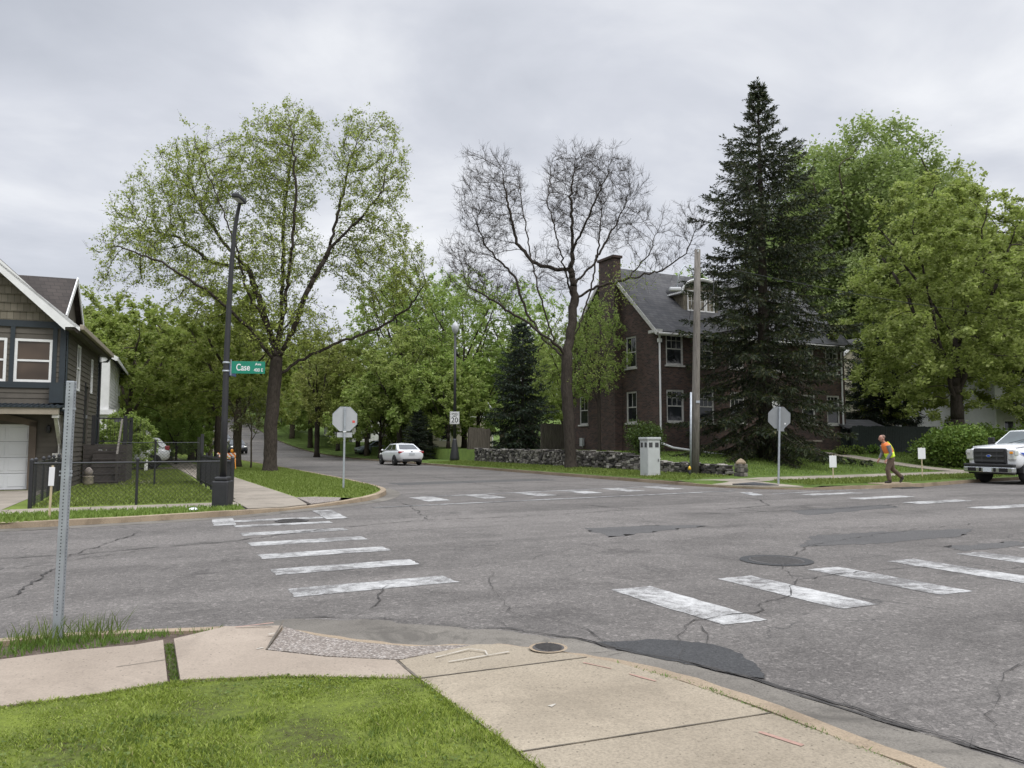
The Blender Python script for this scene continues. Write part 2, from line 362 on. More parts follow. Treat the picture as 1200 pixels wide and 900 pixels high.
# ------------------------------------------------------------------ mesh helpers
class MB:
    def __init__(s): s.v = []; s.f = []
    def add(s, vs, fs):
        o = len(s.v); s.v += [tuple(p) for p in vs]; s.f += [tuple(i + o for i in f) for f in fs]; return s
    def box(s, x0, x1, y0, y1, z0, z1, mat=None):
        vs = [(x, y, z) for z in (z0, z1) for x, y in ((x0, y0), (x1, y0), (x1, y1), (x0, y1))]
        if mat: vs = [mat @ Vector(p) for p in vs]
        return s.add(vs, [(3, 2, 1, 0), (4, 5, 6, 7), (0, 1, 5, 4), (1, 2, 6, 5), (2, 3, 7, 6), (3, 0, 4, 7)])
    def cbox(s, c, size, mat=None):
        a, b, d = (q / 2 for q in size)
        return s.box(c[0] - a, c[0] + a, c[1] - b, c[1] + b, c[2] - d, c[2] + d, mat)
    def bar(s, p, q, w, h=None, up=(0, 0, 1)):
        p, q = Vector(p), Vector(q); d = q - p; L = d.length; d.normalize(); h = h or w
        u = Vector(up)
        if abs(d.dot(u)) > .98: u = Vector((1, 0, 0))
        sd = d.cross(u).normalized(); u = sd.cross(d)
        vs = [p + d * t + sd * a * w / 2 + u * b * h / 2 for t in (0, L) for a, b in ((-1, -1), (1, -1), (1, 1), (-1, 1))]
        return s.add(vs, [(3, 2, 1, 0), (4, 5, 6, 7), (0, 1, 5, 4), (1, 2, 6, 5), (2, 3, 7, 6), (3, 0, 4, 7)])
    def tube(s, pts, rs, n=8, cap=True, sx=1.0):
        pts = [Vector(p) for p in pts]
        if isinstance(rs, (int, float)): rs = [rs] * len(pts)
        d0 = (pts[1] - pts[0]).normalized(); u = d0.orthogonal().normalized(); o = len(s.v)
        for i, p in enumerate(pts):
            if i == 0: d = d0
            elif i == len(pts) - 1: d = (pts[i] - pts[i - 1]).normalized()
            else: d = (pts[i + 1] - pts[i - 1]).normalized()
            u = (u - d * u.dot(d))
            u = u.normalized() if u.length > 1e-6 else d.orthogonal().normalized()
            w = d.cross(u)
            for k in range(n):
                a = 2 * math.pi * k / n; s.v.append(tuple(p + (u * math.cos(a) * sx + w * math.sin(a)) * rs[i]))
        for i in range(len(pts) - 1):
            for k in range(n):
                a, b = o + i * n + k, o + i * n + (k + 1) % n; s.f.append((a, b, b + n, a + n))
        if cap:
            s.f.append(tuple(o + k for k in range(n))[::-1]); s.f.append(tuple(o + (len(pts) - 1) * n + k for k in range(n)))
        return s
    def lathe(s, prof, c=(0, 0, 0), n=16, axis='z'):
        o = len(s.v); c = Vector(c)
        for r, h in prof:
            for k in range(n):
                a = 2 * math.pi * k / n; x, y = r * math.cos(a), r * math.sin(a)
                p = (x, y, h) if axis == 'z' else ((x, h, y) if axis == 'y' else (h, x, y))
                s.v.append(tuple(c + Vector(p)))
        for i in range(len(prof) - 1):
            for k in range(n):
                a, b = o + i * n + k, o + i * n + (k + 1) % n; s.f.append((a, b, b + n, a + n))
        s.f.append(tuple(o + k for k in range(n))[::-1]); s.f.append(tuple(o + (len(prof) - 1) * n + k for k in range(n)))
        return s
    def prism(s, poly, z0, z1, f=lambda x, y, z: (x, y, z)):
        n = len(poly); vs = [f(x, y, z0) for x, y in poly] + [f(x, y, z1) for x, y in poly]
        return s.add(vs, [tuple(range(n))[::-1], tuple(range(n, 2 * n))] + [(i, (i + 1) % n, n + (i + 1) % n, n + i) for i in range(n)])
    def quad(s, *p): return s.add(p, [tuple(range(len(p)))])
    def slab(s, q, t):
        q = [Vector(p) for p in q]; n = (q[1] - q[0]).cross(q[2] - q[0]).normalized(); m = len(q)
        if n.z < 0: q = q[::-1]; n = -n
        return s.add(q + [p - n * t for p in q], [tuple(range(m)), tuple(range(m, 2 * m))[::-1]] + [(i, m + i, m + (i + 1) % m, (i + 1) % m) for i in range(m)])
    def build(s, name, mat, parent=None, smooth=False, bevel=0, sub=0, fix=True):
        me = bpy.data.meshes.new(name); me.from_pydata(s.v, [], s.f); me.update()
        if fix:
            bm = bmesh.new(); bm.from_mesh(me); bmesh.ops.recalc_face_normals(bm, faces=bm.faces); bm.to_mesh(me); bm.free()
        return link(name, me, mat, parent, smooth, bevel, sub)
def link(name, me, mat, parent=None, smooth=False, bevel=0, sub=0):
    o = bpy.data.objects.new(name, me); COL.objects.link(o)
    if mat is not None: me.materials.append(M[mat] if isinstance(mat, str) else mat)
    if smooth: me.polygons.foreach_set('use_smooth', [True] * len(me.polygons))
    if bevel:
        b = o.modifiers.new('bevel', 'BEVEL'); b.width = bevel; b.segments = 2; b.limit_method = 'ANGLE'
    if sub:
        b = o.modifiers.new('sub', 'SUBSURF'); b.levels = sub; b.render_levels = sub
    if parent is not None: o.parent = parent
    return o
def np_mesh(name, V, F):
    V = np.asarray(V, dtype=np.float32); F = np.asarray(F, dtype=np.int32); k = F.shape[1]
    me = bpy.data.meshes.new(name); me.vertices.add(len(V)); me.vertices.foreach_set('co', V.ravel())
    me.loops.add(F.size); me.loops.foreach_set('vertex_index', F.ravel())
    me.polygons.add(len(F)); me.polygons.foreach_set('loop_start', np.arange(0, F.size, k, dtype=np.int32))
    me.update(calc_edges=True); return me
def thing(name, label, cat, loc=(0, 0, 0), rot=0, group=None):
    o = bpy.data.objects.new(name, None); COL.objects.link(o); o.empty_display_size = .3
    o.location = loc; o.rotation_euler = (0, 0, rot); o['label'] = label; o['category'] = cat
    if group: o['group'] = group
    return o
def tag(o, label, cat, group=None):
    o['label'] = label; o['category'] = cat
    if group: o['group'] = group
    return o
def struct(o, kind='structure'):
    o['kind'] = kind; return o
def copy_thing(root, loc, rot, scale=1, label=None, group=None):
    r = root.copy(); COL.objects.link(r); r.location = loc; r.rotation_euler = (0, 0, rot)
    r.scale = (scale,) * 3 if isinstance(scale, (int, float)) else scale
    if label: r['label'] = label
    if group: r['group'] = group
    for ch in root.children:
        c = ch.copy(); COL.objects.link(c); c.parent = r
        for g in ch.children:
            d = g.copy(); COL.objects.link(d); d.parent = c
    return r

def hfar(y):                       # the street climbs a hill in the distance
    return .0010 * max(0, y - 66) ** 2 if y < 170 else .0010 * 104 ** 2 + (y - 170) * .06
def smooth(t): t = max(0, min(1, t)); return t * t * (3 - 2 * t)
def z_lawn(y): return .20 + .82 * smooth((y - 22.0) / 10.5)
def h_ne(x, y):
    if x < 21.6 and y > 23.2: return .13 + .10 * smooth((x - 18.6) / 2.6) + hfar(y)
    if x < 20.6 and y < 22.9: return .045 + .12 * smooth(((x - 18.4) + (y - 18.6) - 1.6) / 3.2)
    if y < 22.6: return .13 + .07 * smooth((y - 18.8) / 3)
    t = z_lawn(y)
    if x > 40: t = t * (1 - .5 * smooth((x - 40) / 6)) + .0
    return t + hfar(y)

# ------------------------------------------------------------------ ground, roads, kerbs
def strip(name, xs, ys, zf, mat, kind='structure'):
    m = MB(); nx, ny = len(xs), len(ys)
    m.v = [(x, y, zf(x, y)) for y in ys for x in xs]
    m.f = [(j * nx + i, j * nx + i + 1, (j + 1) * nx + i + 1, (j + 1) * nx + i) for j in range(ny - 1) for i in range(nx - 1)]
    o = m.build(name, mat, None, True, fix=False)
    return struct(o, kind) if kind else o
ylong = [62 + 6 * i for i in range(1, 24)]
strip('ground', [-600, -200, -60, -20, 0, 20, 60, 200, 600], [-200, -20, 0, 18, 40, 62] + ylong + [260, 400, 900], lambda x, y: hfar(min(y, 260)) - .12, 'far_ground')
strip('road', [-90, -40, -10, 3.2, 19.5, 60, 160], [5.0, 7.8, 19.7], lambda x, y: 0, 'asphalt')
strip('side_road', [3.2, 11, 19.5], [19.7, 40, 62] + ylong, lambda x, y: hfar(y), 'asphalt')
strip('near_side_road', [3.2, 11, 16.5], [-30, 0, 5.0], lambda x, y: 0, 'asphalt')

def flat_poly(m, pts, z):
    """pts (x,y) or (x,y,z); a thin top face triangulated, plus a skirt"""
    bm = bmesh.new(); vs = [bm.verts.new((p[0], p[1], p[2] if len(p) > 2 else z)) for p in pts]
    f = bm.faces.new(vs); bmesh.ops.triangulate(bm, faces=[f]); bm.normal_update()
    o = len(m.v); bm.verts.index_update(); m.v += [tuple(v.co) for v in bm.verts]
    for f in bm.faces:
        ids = [v.index + o for v in f.verts]; m.f.append(tuple(ids if f.normal.z > 0 else ids[::-1]))
    bm.free(); return m
def area(name, pts, z, mat, kind='structure', parent=None):
    o = flat_poly(MB(), pts, z).build(name, mat, parent, fix=False)
    if kind and parent is None: struct(o, kind)
    return o
def slab_area(m, pts, z, t=.05):
    flat_poly(m, pts, z); n = len(pts)
    top = [Vector((p[0], p[1], p[2] if len(p) > 2 else z)) for p in pts]
    m.add(top + [p - Vector((0, 0, t)) for p in top], [(i, (i + 1) % n, n + (i + 1) % n, n + i) for i in range(n)]); return m
def offset(line, d):
    out = []
    for i, p in enumerate(line):
        a = Vector(line[max(0, i - 1)][:2]); b = Vector(line[min(len(line) - 1, i + 1)][:2]); t = (b - a).normalized()
        out.append((p[0] - t.y * d, p[1] + t.x * d))
    return out
def resample(line, step):
    out = [line[0]]
    for a, b in zip(line, line[1:]):
        L = math.dist(a[:2], b[:2]); n = max(1, int(L / step)) if L < 30 else max(1, int(L / 6))
        for k in range(1, n + 1): out.append(tuple(p + (q - p) * k / n for p, q in zip(a, b)))
    return out
def smooth_line(line, it=2):
    for _ in range(it):
        o = [line[0]]
        for a, b in zip(line, line[1:]):
            o += [tuple(p * .75 + q * .25 for p, q in zip(a, b)), tuple(p * .25 + q * .75 for p, q in zip(a, b))]
        line = o + [line[-1]]
    return line
def kerb(name, line, side, gutter=.42, top=.16, mat='kerb_concrete'):
    """line: (x,y,h) foot of the kerb face; side=+1 when the verge lies left of the line"""
    L = resample(smooth_line(line), .6)
    rr = random.Random(hash(len(L)) % 99)
    inn = offset(L, .02 * side); bk = offset(L, (.02 + top) * side); gut = offset(L, -gutter * side)
    m = MB(); n = len(L)
    for i in range(n):
        z = hfar(L[i][1]); h = L[i][2] + rr.uniform(-.006, .006); j = rr.uniform(-.008, .008)
        m.v += [(L[i][0], L[i][1], z - .05), (inn[i][0] + j, inn[i][1], z + h), (bk[i][0], bk[i][1], z + h + .004), (bk[i][0], bk[i][1], z - .05)]
    for i in range(n - 1):
        a, b = i * 4, i * 4 + 4
        m.f += [(a, b, b + 1, a + 1), (a + 1, b + 1, b + 2, a + 2), (a + 2, b + 2, b + 3, a + 3)]
    struct(m.build(name, mat, None))
    if gutter:
        g = MB(); g.v = [p for i in range(n) for p in ((L[i][0], L[i][1], hfar(L[i][1]) + .012), (gut[i][0], gut[i][1], hfar(L[i][1]) + .005))]
        g.f = [(2 * i, 2 * i + 1, 2 * i + 3, 2 * i + 2) if side < 0 else (2 * i + 2, 2 * i + 3, 2 * i + 1, 2 * i) for i in range(n - 1)]
        struct(g.build('gutter', 'gutter_concrete', None))
    return bk
# --- near corner (where the camera stands)
near_in = [(-60, 7.45, .07), (-.83, 7.39, .07), (.55, 7.10, .05), (1.24, 6.83, .035), (1.51, 6.43, .03), (1.77, 6.08, .03), (2.03, 5.8, .03), (2.49, 5.54, .04), (2.69, 5.35, .06), (2.98, 4.84, .08), (3.19, 4.49, .09), (3.34, 3.89, .10), (3.43, 2.96, .10), (3.45, 2.2, .10), (3.47, -25, .10)]
near_out = [(1.19, 7.25), (1.66, 7.07), (2.12, 6.75), (2.51, 6.30), (2.97, 5.91), (3.28, 5.44), (3.41, 5.03), (3.62, 4.56), (3.80, 4.03), (3.87, 3.62), (3.92, 3.27), (3.98, 2.80), (4.01, 2.40), (4.0, -25)]
kerb('kerb', near_in, -1, 0, .13)
def near_gutter():
    a = [(1.05, 6.93), *[(p[0] + .015, p[1] + .01) for p in near_in[3:]]]
    a = resample(a, .35); b = resample(near_out, .35); n = 150
    def at(l, t):
        d = [0]
        for p, q in zip(l, l[1:]): d.append(d[-1] + math.dist(p[:2], q[:2]))
        T = t * d[-1]
        for i in range(len(l) - 1):
            if d[i + 1] >= T: k = (T - d[i]) / max(1e-6, d[i + 1] - d[i]); return l[i][0] + (l[i + 1][0] - l[i][0]) * k, l[i][1] + (l[i + 1][1] - l[i][1]) * k
        return l[-1][:2]
    m = MB(); rr = random.Random(4)
    T = [(i / n) ** 1.6 for i in range(n + 1)]
    for t in T:
        p, q = at(a, t), at(b, t); j = rr.uniform(-.05, .035); m.v += [(p[0], p[1], .016), (q[0] + j, q[1] + j * .6, .005)]
    m.f = [(2 * i, 2 * i + 2, 2 * i + 3, 2 * i + 1) for i in range(n)]
    struct(m.build('gutter', 'gutter_concrete', None))
near_gutter()
ZS = .10
area('verge_soil', [(-60, 7.33), (-.83, 7.27), (.5, 6.98), (1.12, 6.72), (1.4, 6.3), (1.7, 5.93), (2.0, 5.65), (2.45, 5.4), (2.6, 5.25), (2.85, 4.8), (3.06, 4.45), (3.2, 3.85), (3.29, 2.9), (3.33, -25), (-60, -25)], .028, 'dirt')
sl = MB()
slab_area(sl, [(-1.25, 6.38), (-3.2, 6.42), (-3.2, 5.30), (-1.23, 5.32)], ZS)
slab_area(sl, [(.31, 6.50), (.12, 6.44), (-.30, 6.47), (-1.21, 6.38), (-1.2, 5.32), (-.07, 5.31), (.29, 5.37)], ZS)
slab_area(sl, [(.385, 6.50), (.62, 6.64), (.78, 6.74), (1.235, 6.735, .06), (.955, 5.86), (1.30, 5.49), (1.715, 5.19), (1.70, 4.75), (.9, 5.2), (.365, 5.38)], ZS)
for i in range(5): slab_area(sl, [(-3.23 - 1.6 * i, 6.42), (-4.8 - 1.6 * i, 6.42), (-4.8 - 1.6 * i, 5.30), (-3.23 - 1.6 * i, 5.30)], ZS)
struct(sl.build('pavement', 'pavement_concrete_pink', None, fix=False))
sl = MB()
slab_area(sl, [(1.735, 5.175), (2.44, 5.46, .06), (2.58, 5.30, .08), (2.84, 4.83), (2.93, 4.665), (1.72, 4.735)], ZS)
slab_area(sl, [(1.722, 4.715), (2.94, 4.645), (3.05, 4.43), (3.19, 3.85), (3.245, 3.275), (1.755, 3.425)], ZS)
slab_area(sl, [(1.755, 3.405), (3.246, 3.255), (3.28, 2.8), (3.31, 1.6), (1.78, 1.66)], ZS)
for i in range(5): slab_area(sl, [(1.78, 1.64 - 1.6 * i), (3.31, 1.58 - 1.6 * i), (3.32, .02 - 1.6 * i), (1.79, .06 - 1.6 * i)], ZS)
struct(sl.build('pavement', 'pavement_concrete', None, fix=False))
struct(slab_area(MB(), [(1.245, 6.70, .055), (1.42, 6.34, .045), (1.70, 5.96, .045), (1.98, 5.68, .048), (2.42, 5.45, .06), (1.735, 5.195), (1.315, 5.505), (.975, 5.865)], ZS).build('kerb_ramp', 'exposed_aggregate', None, fix=False))
area('lawn', [(-20, 5.3), (-.07, 5.30), (.3, 5.355), (.9, 5.185), (1.715, 4.745), (1.75, 3.3), (1.785, 1.6), (1.795, -20), (-20, -20)], .092, 'lawn_soil')
# --- far left corner
nw = [(-90, 16.5, .12), (-1.9, 16.6, .12), (.9, 17.1, .12), (2.2, 17.45, .12), (3.2, 18.1, .07), (4.2, 18.8, .05), (5.2, 19.5, .10), (6.16, 20.5, .13), (7.2, 22.6, .13), (7.6, 24.8, .13), (7.75, 27, .12), (8, 31.4, .12), (8.2, 43.7, .12), (8.4, 62, .12)] + [(8.5, y, .12) for y in ylong]
bk = kerb('kerb', nw, 1)
area('verge', [(-90, 16.66), (-1.9, 16.76), (.86, 17.26), (2.1, 17.6), (2.42, 17.86), (2.42, 18.62), (-90, 18.62)], .115, 'lawn')
pv = MB()
for i in range(14): slab_area(pv, [(2.46 - 1.55 * i, 18.62), (2.46 - 1.55 * i, 19.95), (.93 - 1.55 * i, 19.95), (.93 - 1.55 * i, 18.62)], .12)
slab_area(pv, [(2.48, 17.95), (3.3, 18.35, .09), (4.0, 19.0, .08), (4.1, 20.9), (2.48, 20.9)], .121)
for i in range(24): slab_area(pv, [(2.6, 20.93 + 1.55 * i), (4.1, 20.93 + 1.55 * i), (4.1, 22.46 + 1.55 * i), (2.6, 22.46 + 1.55 * i)], .122)
struct(pv.build('pavement', 'far_concrete', None, fix=False))
strip('pavement', [2.6, 4.1], [58.2, 62] + ylong, lambda x, y: hfar(y) + .122, 'far_concrete')
struct(slab_area(MB(), [(4.12, 19.1, .08), (4.9, 19.55, .1), (5.15, 20.3), (4.6, 20.9), (4.12, 20.9)], .118).build('kerb_ramp', 'exposed_aggregate', None, fix=False))
area('verge', [(4.12, 20.92), (4.65, 20.92), (5.2, 20.32), (5.5, 20.1), (6.0, 20.7), (7.0, 22.75), (7.4, 24.9), (7.55, 27), (7.8, 31.4), (8.0, 43.7), (8.2, 62), (4.12, 62)], .112, 'lawn')
strip('verge', [4.1, 8.3], [62] + ylong, lambda x, y: hfar(y) + .112, 'lawn')
area('yard', [(-90, 19.97), (2.46, 19.97), (2.46, 20.95), (2.58, 20.95), (2.58, 62), (-90, 62)], .105, 'lawn')
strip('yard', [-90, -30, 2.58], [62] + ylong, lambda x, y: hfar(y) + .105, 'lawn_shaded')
area('driveway', [(-6.4, 19.97), (-2.35, 19.97), (-2.0, 27.6), (-6.4, 27.9)], .112, 'far_concrete')
area('driveway_apron', [(-6.6, 16.72), (-2.9, 16.76), (-2.5, 18.6), (-6.6, 18.6)], .119, 'far_concrete')
area('patio', [(-1.3, 29.4), (1.2, 30.4), (1.1, 33.0), (-1.1, 33.0)], .112, 'paver')
area('driveway', [(-9, 45.2), (2.55, 45.2), (2.55, 48.4), (-9, 48.4)], .112, 'far_concrete')
# --- far right corner
ne = [(160, 19.6, .12), (60, 19.6, .12), (36, 19.5, .12), (31, 19.15, .12), (27.5, 18.5, .12), (25, 17.9, .12), (23.2, 17.9, .12), (21.6, 18.15, .12), (20.3, 18.6, .05), (19.1, 19.5, .05), (18.5, 20.8, .07), (18.3, 23, .12), (18.3, 43, .12), (18.5, 62, .12)] + [(18.6, y, .12) for y in ylong]
kerb('kerb', ne, 1)
def ne_block():
    xs = [18.35 + .4 * i for i in range(9)] + [21.58, 21.62] + [22.0 + .8 * i for i in range(36)] + [52, 56, 62, 70, 80, 95, 120, 160]
    ys = [17.85 + .49 * i for i in range(13)] + [24.5 + .9 * i for i in range(22)] + [46, 50, 56, 62] + ylong
    kl = [(a[0], a[1]) for a in offset(resample(smooth_line(ne), .6), .10)]
    def kerb_y(x):        # y of the kerb back for x east of the corner
        best = None
        for a, b in zip(kl, kl[1:]):
            lo, hi = sorted((a[0], b[0]))
            if lo <= x <= hi and hi > lo:
                t = (x - a[0]) / (b[0] - a[0]); y = a[1] + (b[1] - a[1]) * t
                best = y if best is None else min(best, y)
        return best
    m = MB(); nx = len(xs)
    for y in ys:
        for x in xs:
            ky = kerb_y(x); yy = y
            if ky is not None and y < ky: yy = ky
            xx = x
            if ky is None and y > 22: xx = 18.45 + (.2 if y > 55 else 0)
            elif ky is None: xx = x
            m.v.append((xx, yy, h_ne(xx, yy) - .008))
    m.f = [(j * nx + i, j * nx + i + 1, (j + 1) * nx + i + 1, (j + 1) * nx + i) for j in range(len(ys) - 1) for i in range(nx - 1)]
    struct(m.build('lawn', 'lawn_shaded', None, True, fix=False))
ne_block()
pv = MB()
for i in range(28):
    x = 20.4 + 1.55 * i; y0 = 20.75 + .055 * max(0, x - 25)
    q = [(x, y0), (x + 1.52, y0 + .04), (x + 1.52, y0 + 1.45), (x, y0 + 1.4)]
    slab_area(pv, [(a, b, h_ne(a, b) + .02) for a, b in q], 0)
slab_area(pv, [(18.5, 22.3, .10), (18.68, 20.9, .075), (19.28, 19.66, .075), (20.25, 18.85, .08), (20.42, 18.8, .09), (20.38, 22.15, .20), (18.5, 22.95, .14)], 0)
for i in range(8):
    y = 22.3 + 1.1 * i; xa = 34.0
    q = [(xa, y), (xa + 1.3, y), (xa + 1.3, y + 1.08), (xa, y + 1.08)]
    slab_area(pv, [(a, b, h_ne(a, b) + .03) for a, b in q], 0)
struct(pv.build('pavement', 'far_concrete', None, fix=False))
struct(slab_area(MB(), [(18.95, 20.6, .125), (19.4, 19.8, .115), (19.95, 19.45, .118), (19.85, 20.5, .165)], .1).build('kerb_ramp', 'vent_dark', None, fix=False))
# --- near right corner, outside the frame
se = [(15.9, -30, .12), (15.9, 4.2, .12), (16.6, 6.0, .12), (18.4, 6.8, .12), (160, 6.8, .12)]
kerb('kerb', se, -1)
area('verge', [(16.05, -30), (16.05, 4.2), (16.75, 5.85), (18.4, 6.65), (160, 6.65), (160, -30)], .11, 'lawn')

# --- painted markings (sheets 4 mm above the road)
def ragged(m, pts, z, n=10, j=.015, rr=R):
    P = []
    for a, b in zip(pts, pts[1:] + pts[:1]):
        for k in range(n):
            t = k / n; P.append((a[0] + (b[0] - a[0]) * t + rr.uniform(-j, j), a[1] + (b[1] - a[1]) * t + rr.uniform(-j, j)))
    flat_poly(m, P, z)
mk = MB()
for i, y in enumerate((8.42, 9.83, 11.2, 12.6, 14.0, 15.35, 16.35)):
    x0 = 1.62 + .055 * i; w = .47 if i < 5 else .36
    ragged(mk, [(x0, y - w / 2), (x0 + 1.82, y - w / 2 + .02), (x0 + 1.82, y + w / 2 + .02), (x0, y + w / 2)], .0045)
ragged(mk, [(1.55, 15.6), (1.95, 15.6), (2.05, 17.0), (1.65, 17.0)], .0085, 6)
ragged(mk, [(3.75, 15.9), (4.2, 15.9), (4.35, 18.0), (3.9, 18.0)], .0085, 6)
struct(mk.build('crosswalk_marking', 'worn_road_paint', None, fix=False))
mk = MB()
for i in range(8):
    x = 4.68 + 1.47 * i
    ragged(mk, [(x + .02, 5.27), (x + .52, 5.24), (x + .56, 7.02), (x + .05, 7.04)], .0045)
struct(mk.build('crosswalk_marking', 'worn_road_paint', None, fix=False))
mk = MB()
for i in range(6):
    x = 7.6 + 1.78 * i; y = 19.45 + .13 * (x - 7.5)
    ragged(mk, [(x - .36, y - .1), (x + .36, y - .02), (x + .38, y + 1.6), (x - .34, y + 1.52)], .006 + .0, 8, .02)
struct(mk.build('crosswalk_marking', 'worn_road_paint', None, fix=False))
mk = MB()
for (a, b) in (((5.4, 18.1), (17.6, 19.0)), ((7.6, 20.9), (17.5, 22.2))):
    ragged(mk, [(a[0], a[1]), (b[0], b[1]), (b[0], b[1] + .14), (a[0], a[1] + .14)], .0085, 30, .02)
struct(mk.build('crosswalk_line', 'faded_road_paint', None, fix=False))
mk = MB()
for i in range(6):
    y = 16.7 - 1.72 * i
    ragged(mk, [(18.2, y - .28), (20.45, y - .26), (20.45, y + .26), (18.2, y + .26)], .0045, 10, .02)
struct(mk.build('crosswalk_marking', 'worn_road_paint', None, fix=False))
mk = MB()
ragged(mk, [(16.6, 17.2), (17.0, 17.2), (17.6, 18.3), (17.2, 18.4)], .0045, 6); ragged(mk, [(17.6, 17.4), (24, 17.9), (24, 17.99), (17.6, 17.5)], .0045, 20)
ragged(mk, [(16.9, 7.3), (21.4, 7.6), (21.4, 7.7), (16.9, 7.42)], .0045, 20)
struct(mk.build('crosswalk_line', 'faded_road_paint', None, fix=False))
# patches, stains and cracks of the road surface
pt = MB(); ragged(pt, [(3.40, 5.28), (3.62, 5.18), (3.85, 5.16), (4.05, 4.98), (4.2, 4.78), (4.18, 4.5), (4.06, 4.18), (3.9, 3.98), (3.76, 4.2), (3.62, 4.55), (3.44, 4.95)], .009, 5, .02)
struct(pt.build('road_patch', 'asphalt_fresh', None, fix=False))
pt = MB()
ragged(pt, [(9.2, 8.6), (10.6, 8.3), (12.6, 8.3), (13.9, 8.9), (12.3, 9.3), (10.5, 9.5)], .003, 14, .07)
ragged(pt, [(7.3, 10.9), (8.6, 11.2), (10.0, 11.5), (9.1, 12.0), (7.6, 12.2)], .003, 14, .07)
ragged(pt, [(13.2, 12.1), (16.9, 12.6), (17.2, 13.3), (13.8, 13.1)], .003, 14, .07)
ragged(pt, [(11.0, 7.2), (12.6, 7.1), (12.8, 7.5), (11.2, 7.6)], .003, 14, .07)
ragged(pt, [(9, 27), (16, 27.5), (16, 29), (9, 28.6)], .003, 14, .07)
struct(pt.build('road_patch', 'asphalt_old_patch', None, fix=False))
def crack(m, pts, w, rr, wob=.05, fork=.25):
    L = resample(pts, .12); P = []
    nx, ny = 0, 0
    for p in L:
        nx = nx * .7 + rr.uniform(-wob, wob); ny = ny * .7 + rr.uniform(-wob, wob); P.append((p[0] + nx, p[1] + ny))
    a, b = [], []
    for i, p in enumerate(P):
        q = P[min(i + 1, len(P) - 1)]; o = P[max(0, i - 1)]; t = Vector((q[0] - o[0], q[1] - o[1])); t = t.normalized() if t.length > 1e-6 else Vector((1, 0))
        ww = .55 * w * rr.uniform(.1, 1.5) * min(1, (i + 1) / 5, (len(P) - i) / 5)
        a.append((p[0] - t.y * ww, p[1] + t.x * ww, .0105)); b.append((p[0] + t.y * ww, p[1] - t.x * ww, .0105))
    n = len(P); m.add(a + b, [(i, n + i, n + i + 1, i + 1) for i in range(n - 1)])
    if fork > .05:
        for _ in range(max(1, int(len(P) / 9))):
            i = rr.randrange(len(P)); ang = rr.uniform(0, 6.28); l = rr.uniform(.15, .7)
            crack(m, [P[i], (P[i][0] + l * math.cos(ang), P[i][1] + l * math.sin(ang))], w * .5, rr, wob, 0)
cm = MB(); rr = random.Random(21)
for pts, w in (([(3.95, 4.9), (4.6, 5.6), (5.3, 5.55), (6.2, 6.0), (7.0, 6.6), (8.6, 6.6), (10.5, 5.8), (12.5, 5.2)], .014),
               ([(4.1, 4.75), (4.55, 5.3), (5.2, 5.35)], .010), ([(7.0, 6.6), (7.8, 7.6), (9.5, 8.6), (12, 9.2), (16, 9.6)], .012),
               ([(1.9, 7.0), (2.35, 7.6), (2.75, 8.4)], .012), ([(3.2, 6.0), (3.5, 7.5), (4.2, 9.0)], .006),
               ([(-6, 12.4), (-3.4, 12.5), (-.5, 12.6), (1.2, 13.0), (3.4, 14.2), (5.6, 14.8), (8.4, 14.6), (11, 15)], .028),
               ([(-1.2, 8.2), (-.9, 10.2), (-.6, 12.6), (.3, 15.3)], .022), ([(-4.2, 11), (-1.2, 11.6), (1.5, 13.4)], .015),
               ([(5.6, 14.8), (6.2, 17.5), (6.6, 19.4)], .02), ([(8.4, 14.6), (9.4, 12.4), (10.8, 10.5), (13, 9.6)], .016),
               ([(10.2, 17.1), (10.6, 15.2), (12.6, 14.0), (14.4, 14.4), (15.6, 16.0), (15.9, 17.6)], .03),
               ([(11, 13.4), (14.6, 13.0), (18.5, 13.2), (23, 12.5)], .026), ([(4.9, 9.3), (6.4, 10.2), (8.3, 10.0), (10.4, 10.5)], .008),
               ([(3.5, 5.0), (3.55, 5.6), (3.45, 6.4)], .008), ([(11.5, 22.5), (12.5, 33), (13.4, 45), (13.6, 60)], .03), ([(9, 31), (17.5, 32)], .025),
               ([(8, 9.5), (5.5, 9.0), (2.6, 9.2)], .006), ([(4.2, 2.6), (5.2, 3.3), (7.5, 3.4)], .006)):
    crack(cm, pts, w, rr)
edge = [(p[0] + .03, p[1] + .03) for p in near_out[:-1]] + [(4.03, .5)]
crack(cm, edge, .020, rr, .035, .2); crack(cm, [(p[0] - .01, p[1] - .01) for p in edge[4:]], .018, rr, .03, .1)
for _ in range(46):
    i = rr.randrange(4, len(near_out) - 2); p = near_out[i]; t = rr.random(); q = near_out[i + 1]
    x, y = p[0] + (q[0] - p[0]) * t, max(1.5, p[1] + (q[1] - p[1]) * t)
    crack(cm, [(x, y), (x + rr.uniform(.02, .2), y + rr.uniform(-.3, .3))], .008, rr, .03, 0)
struct(cm.build('road_crack', 'crack_dark', None, fix=False))
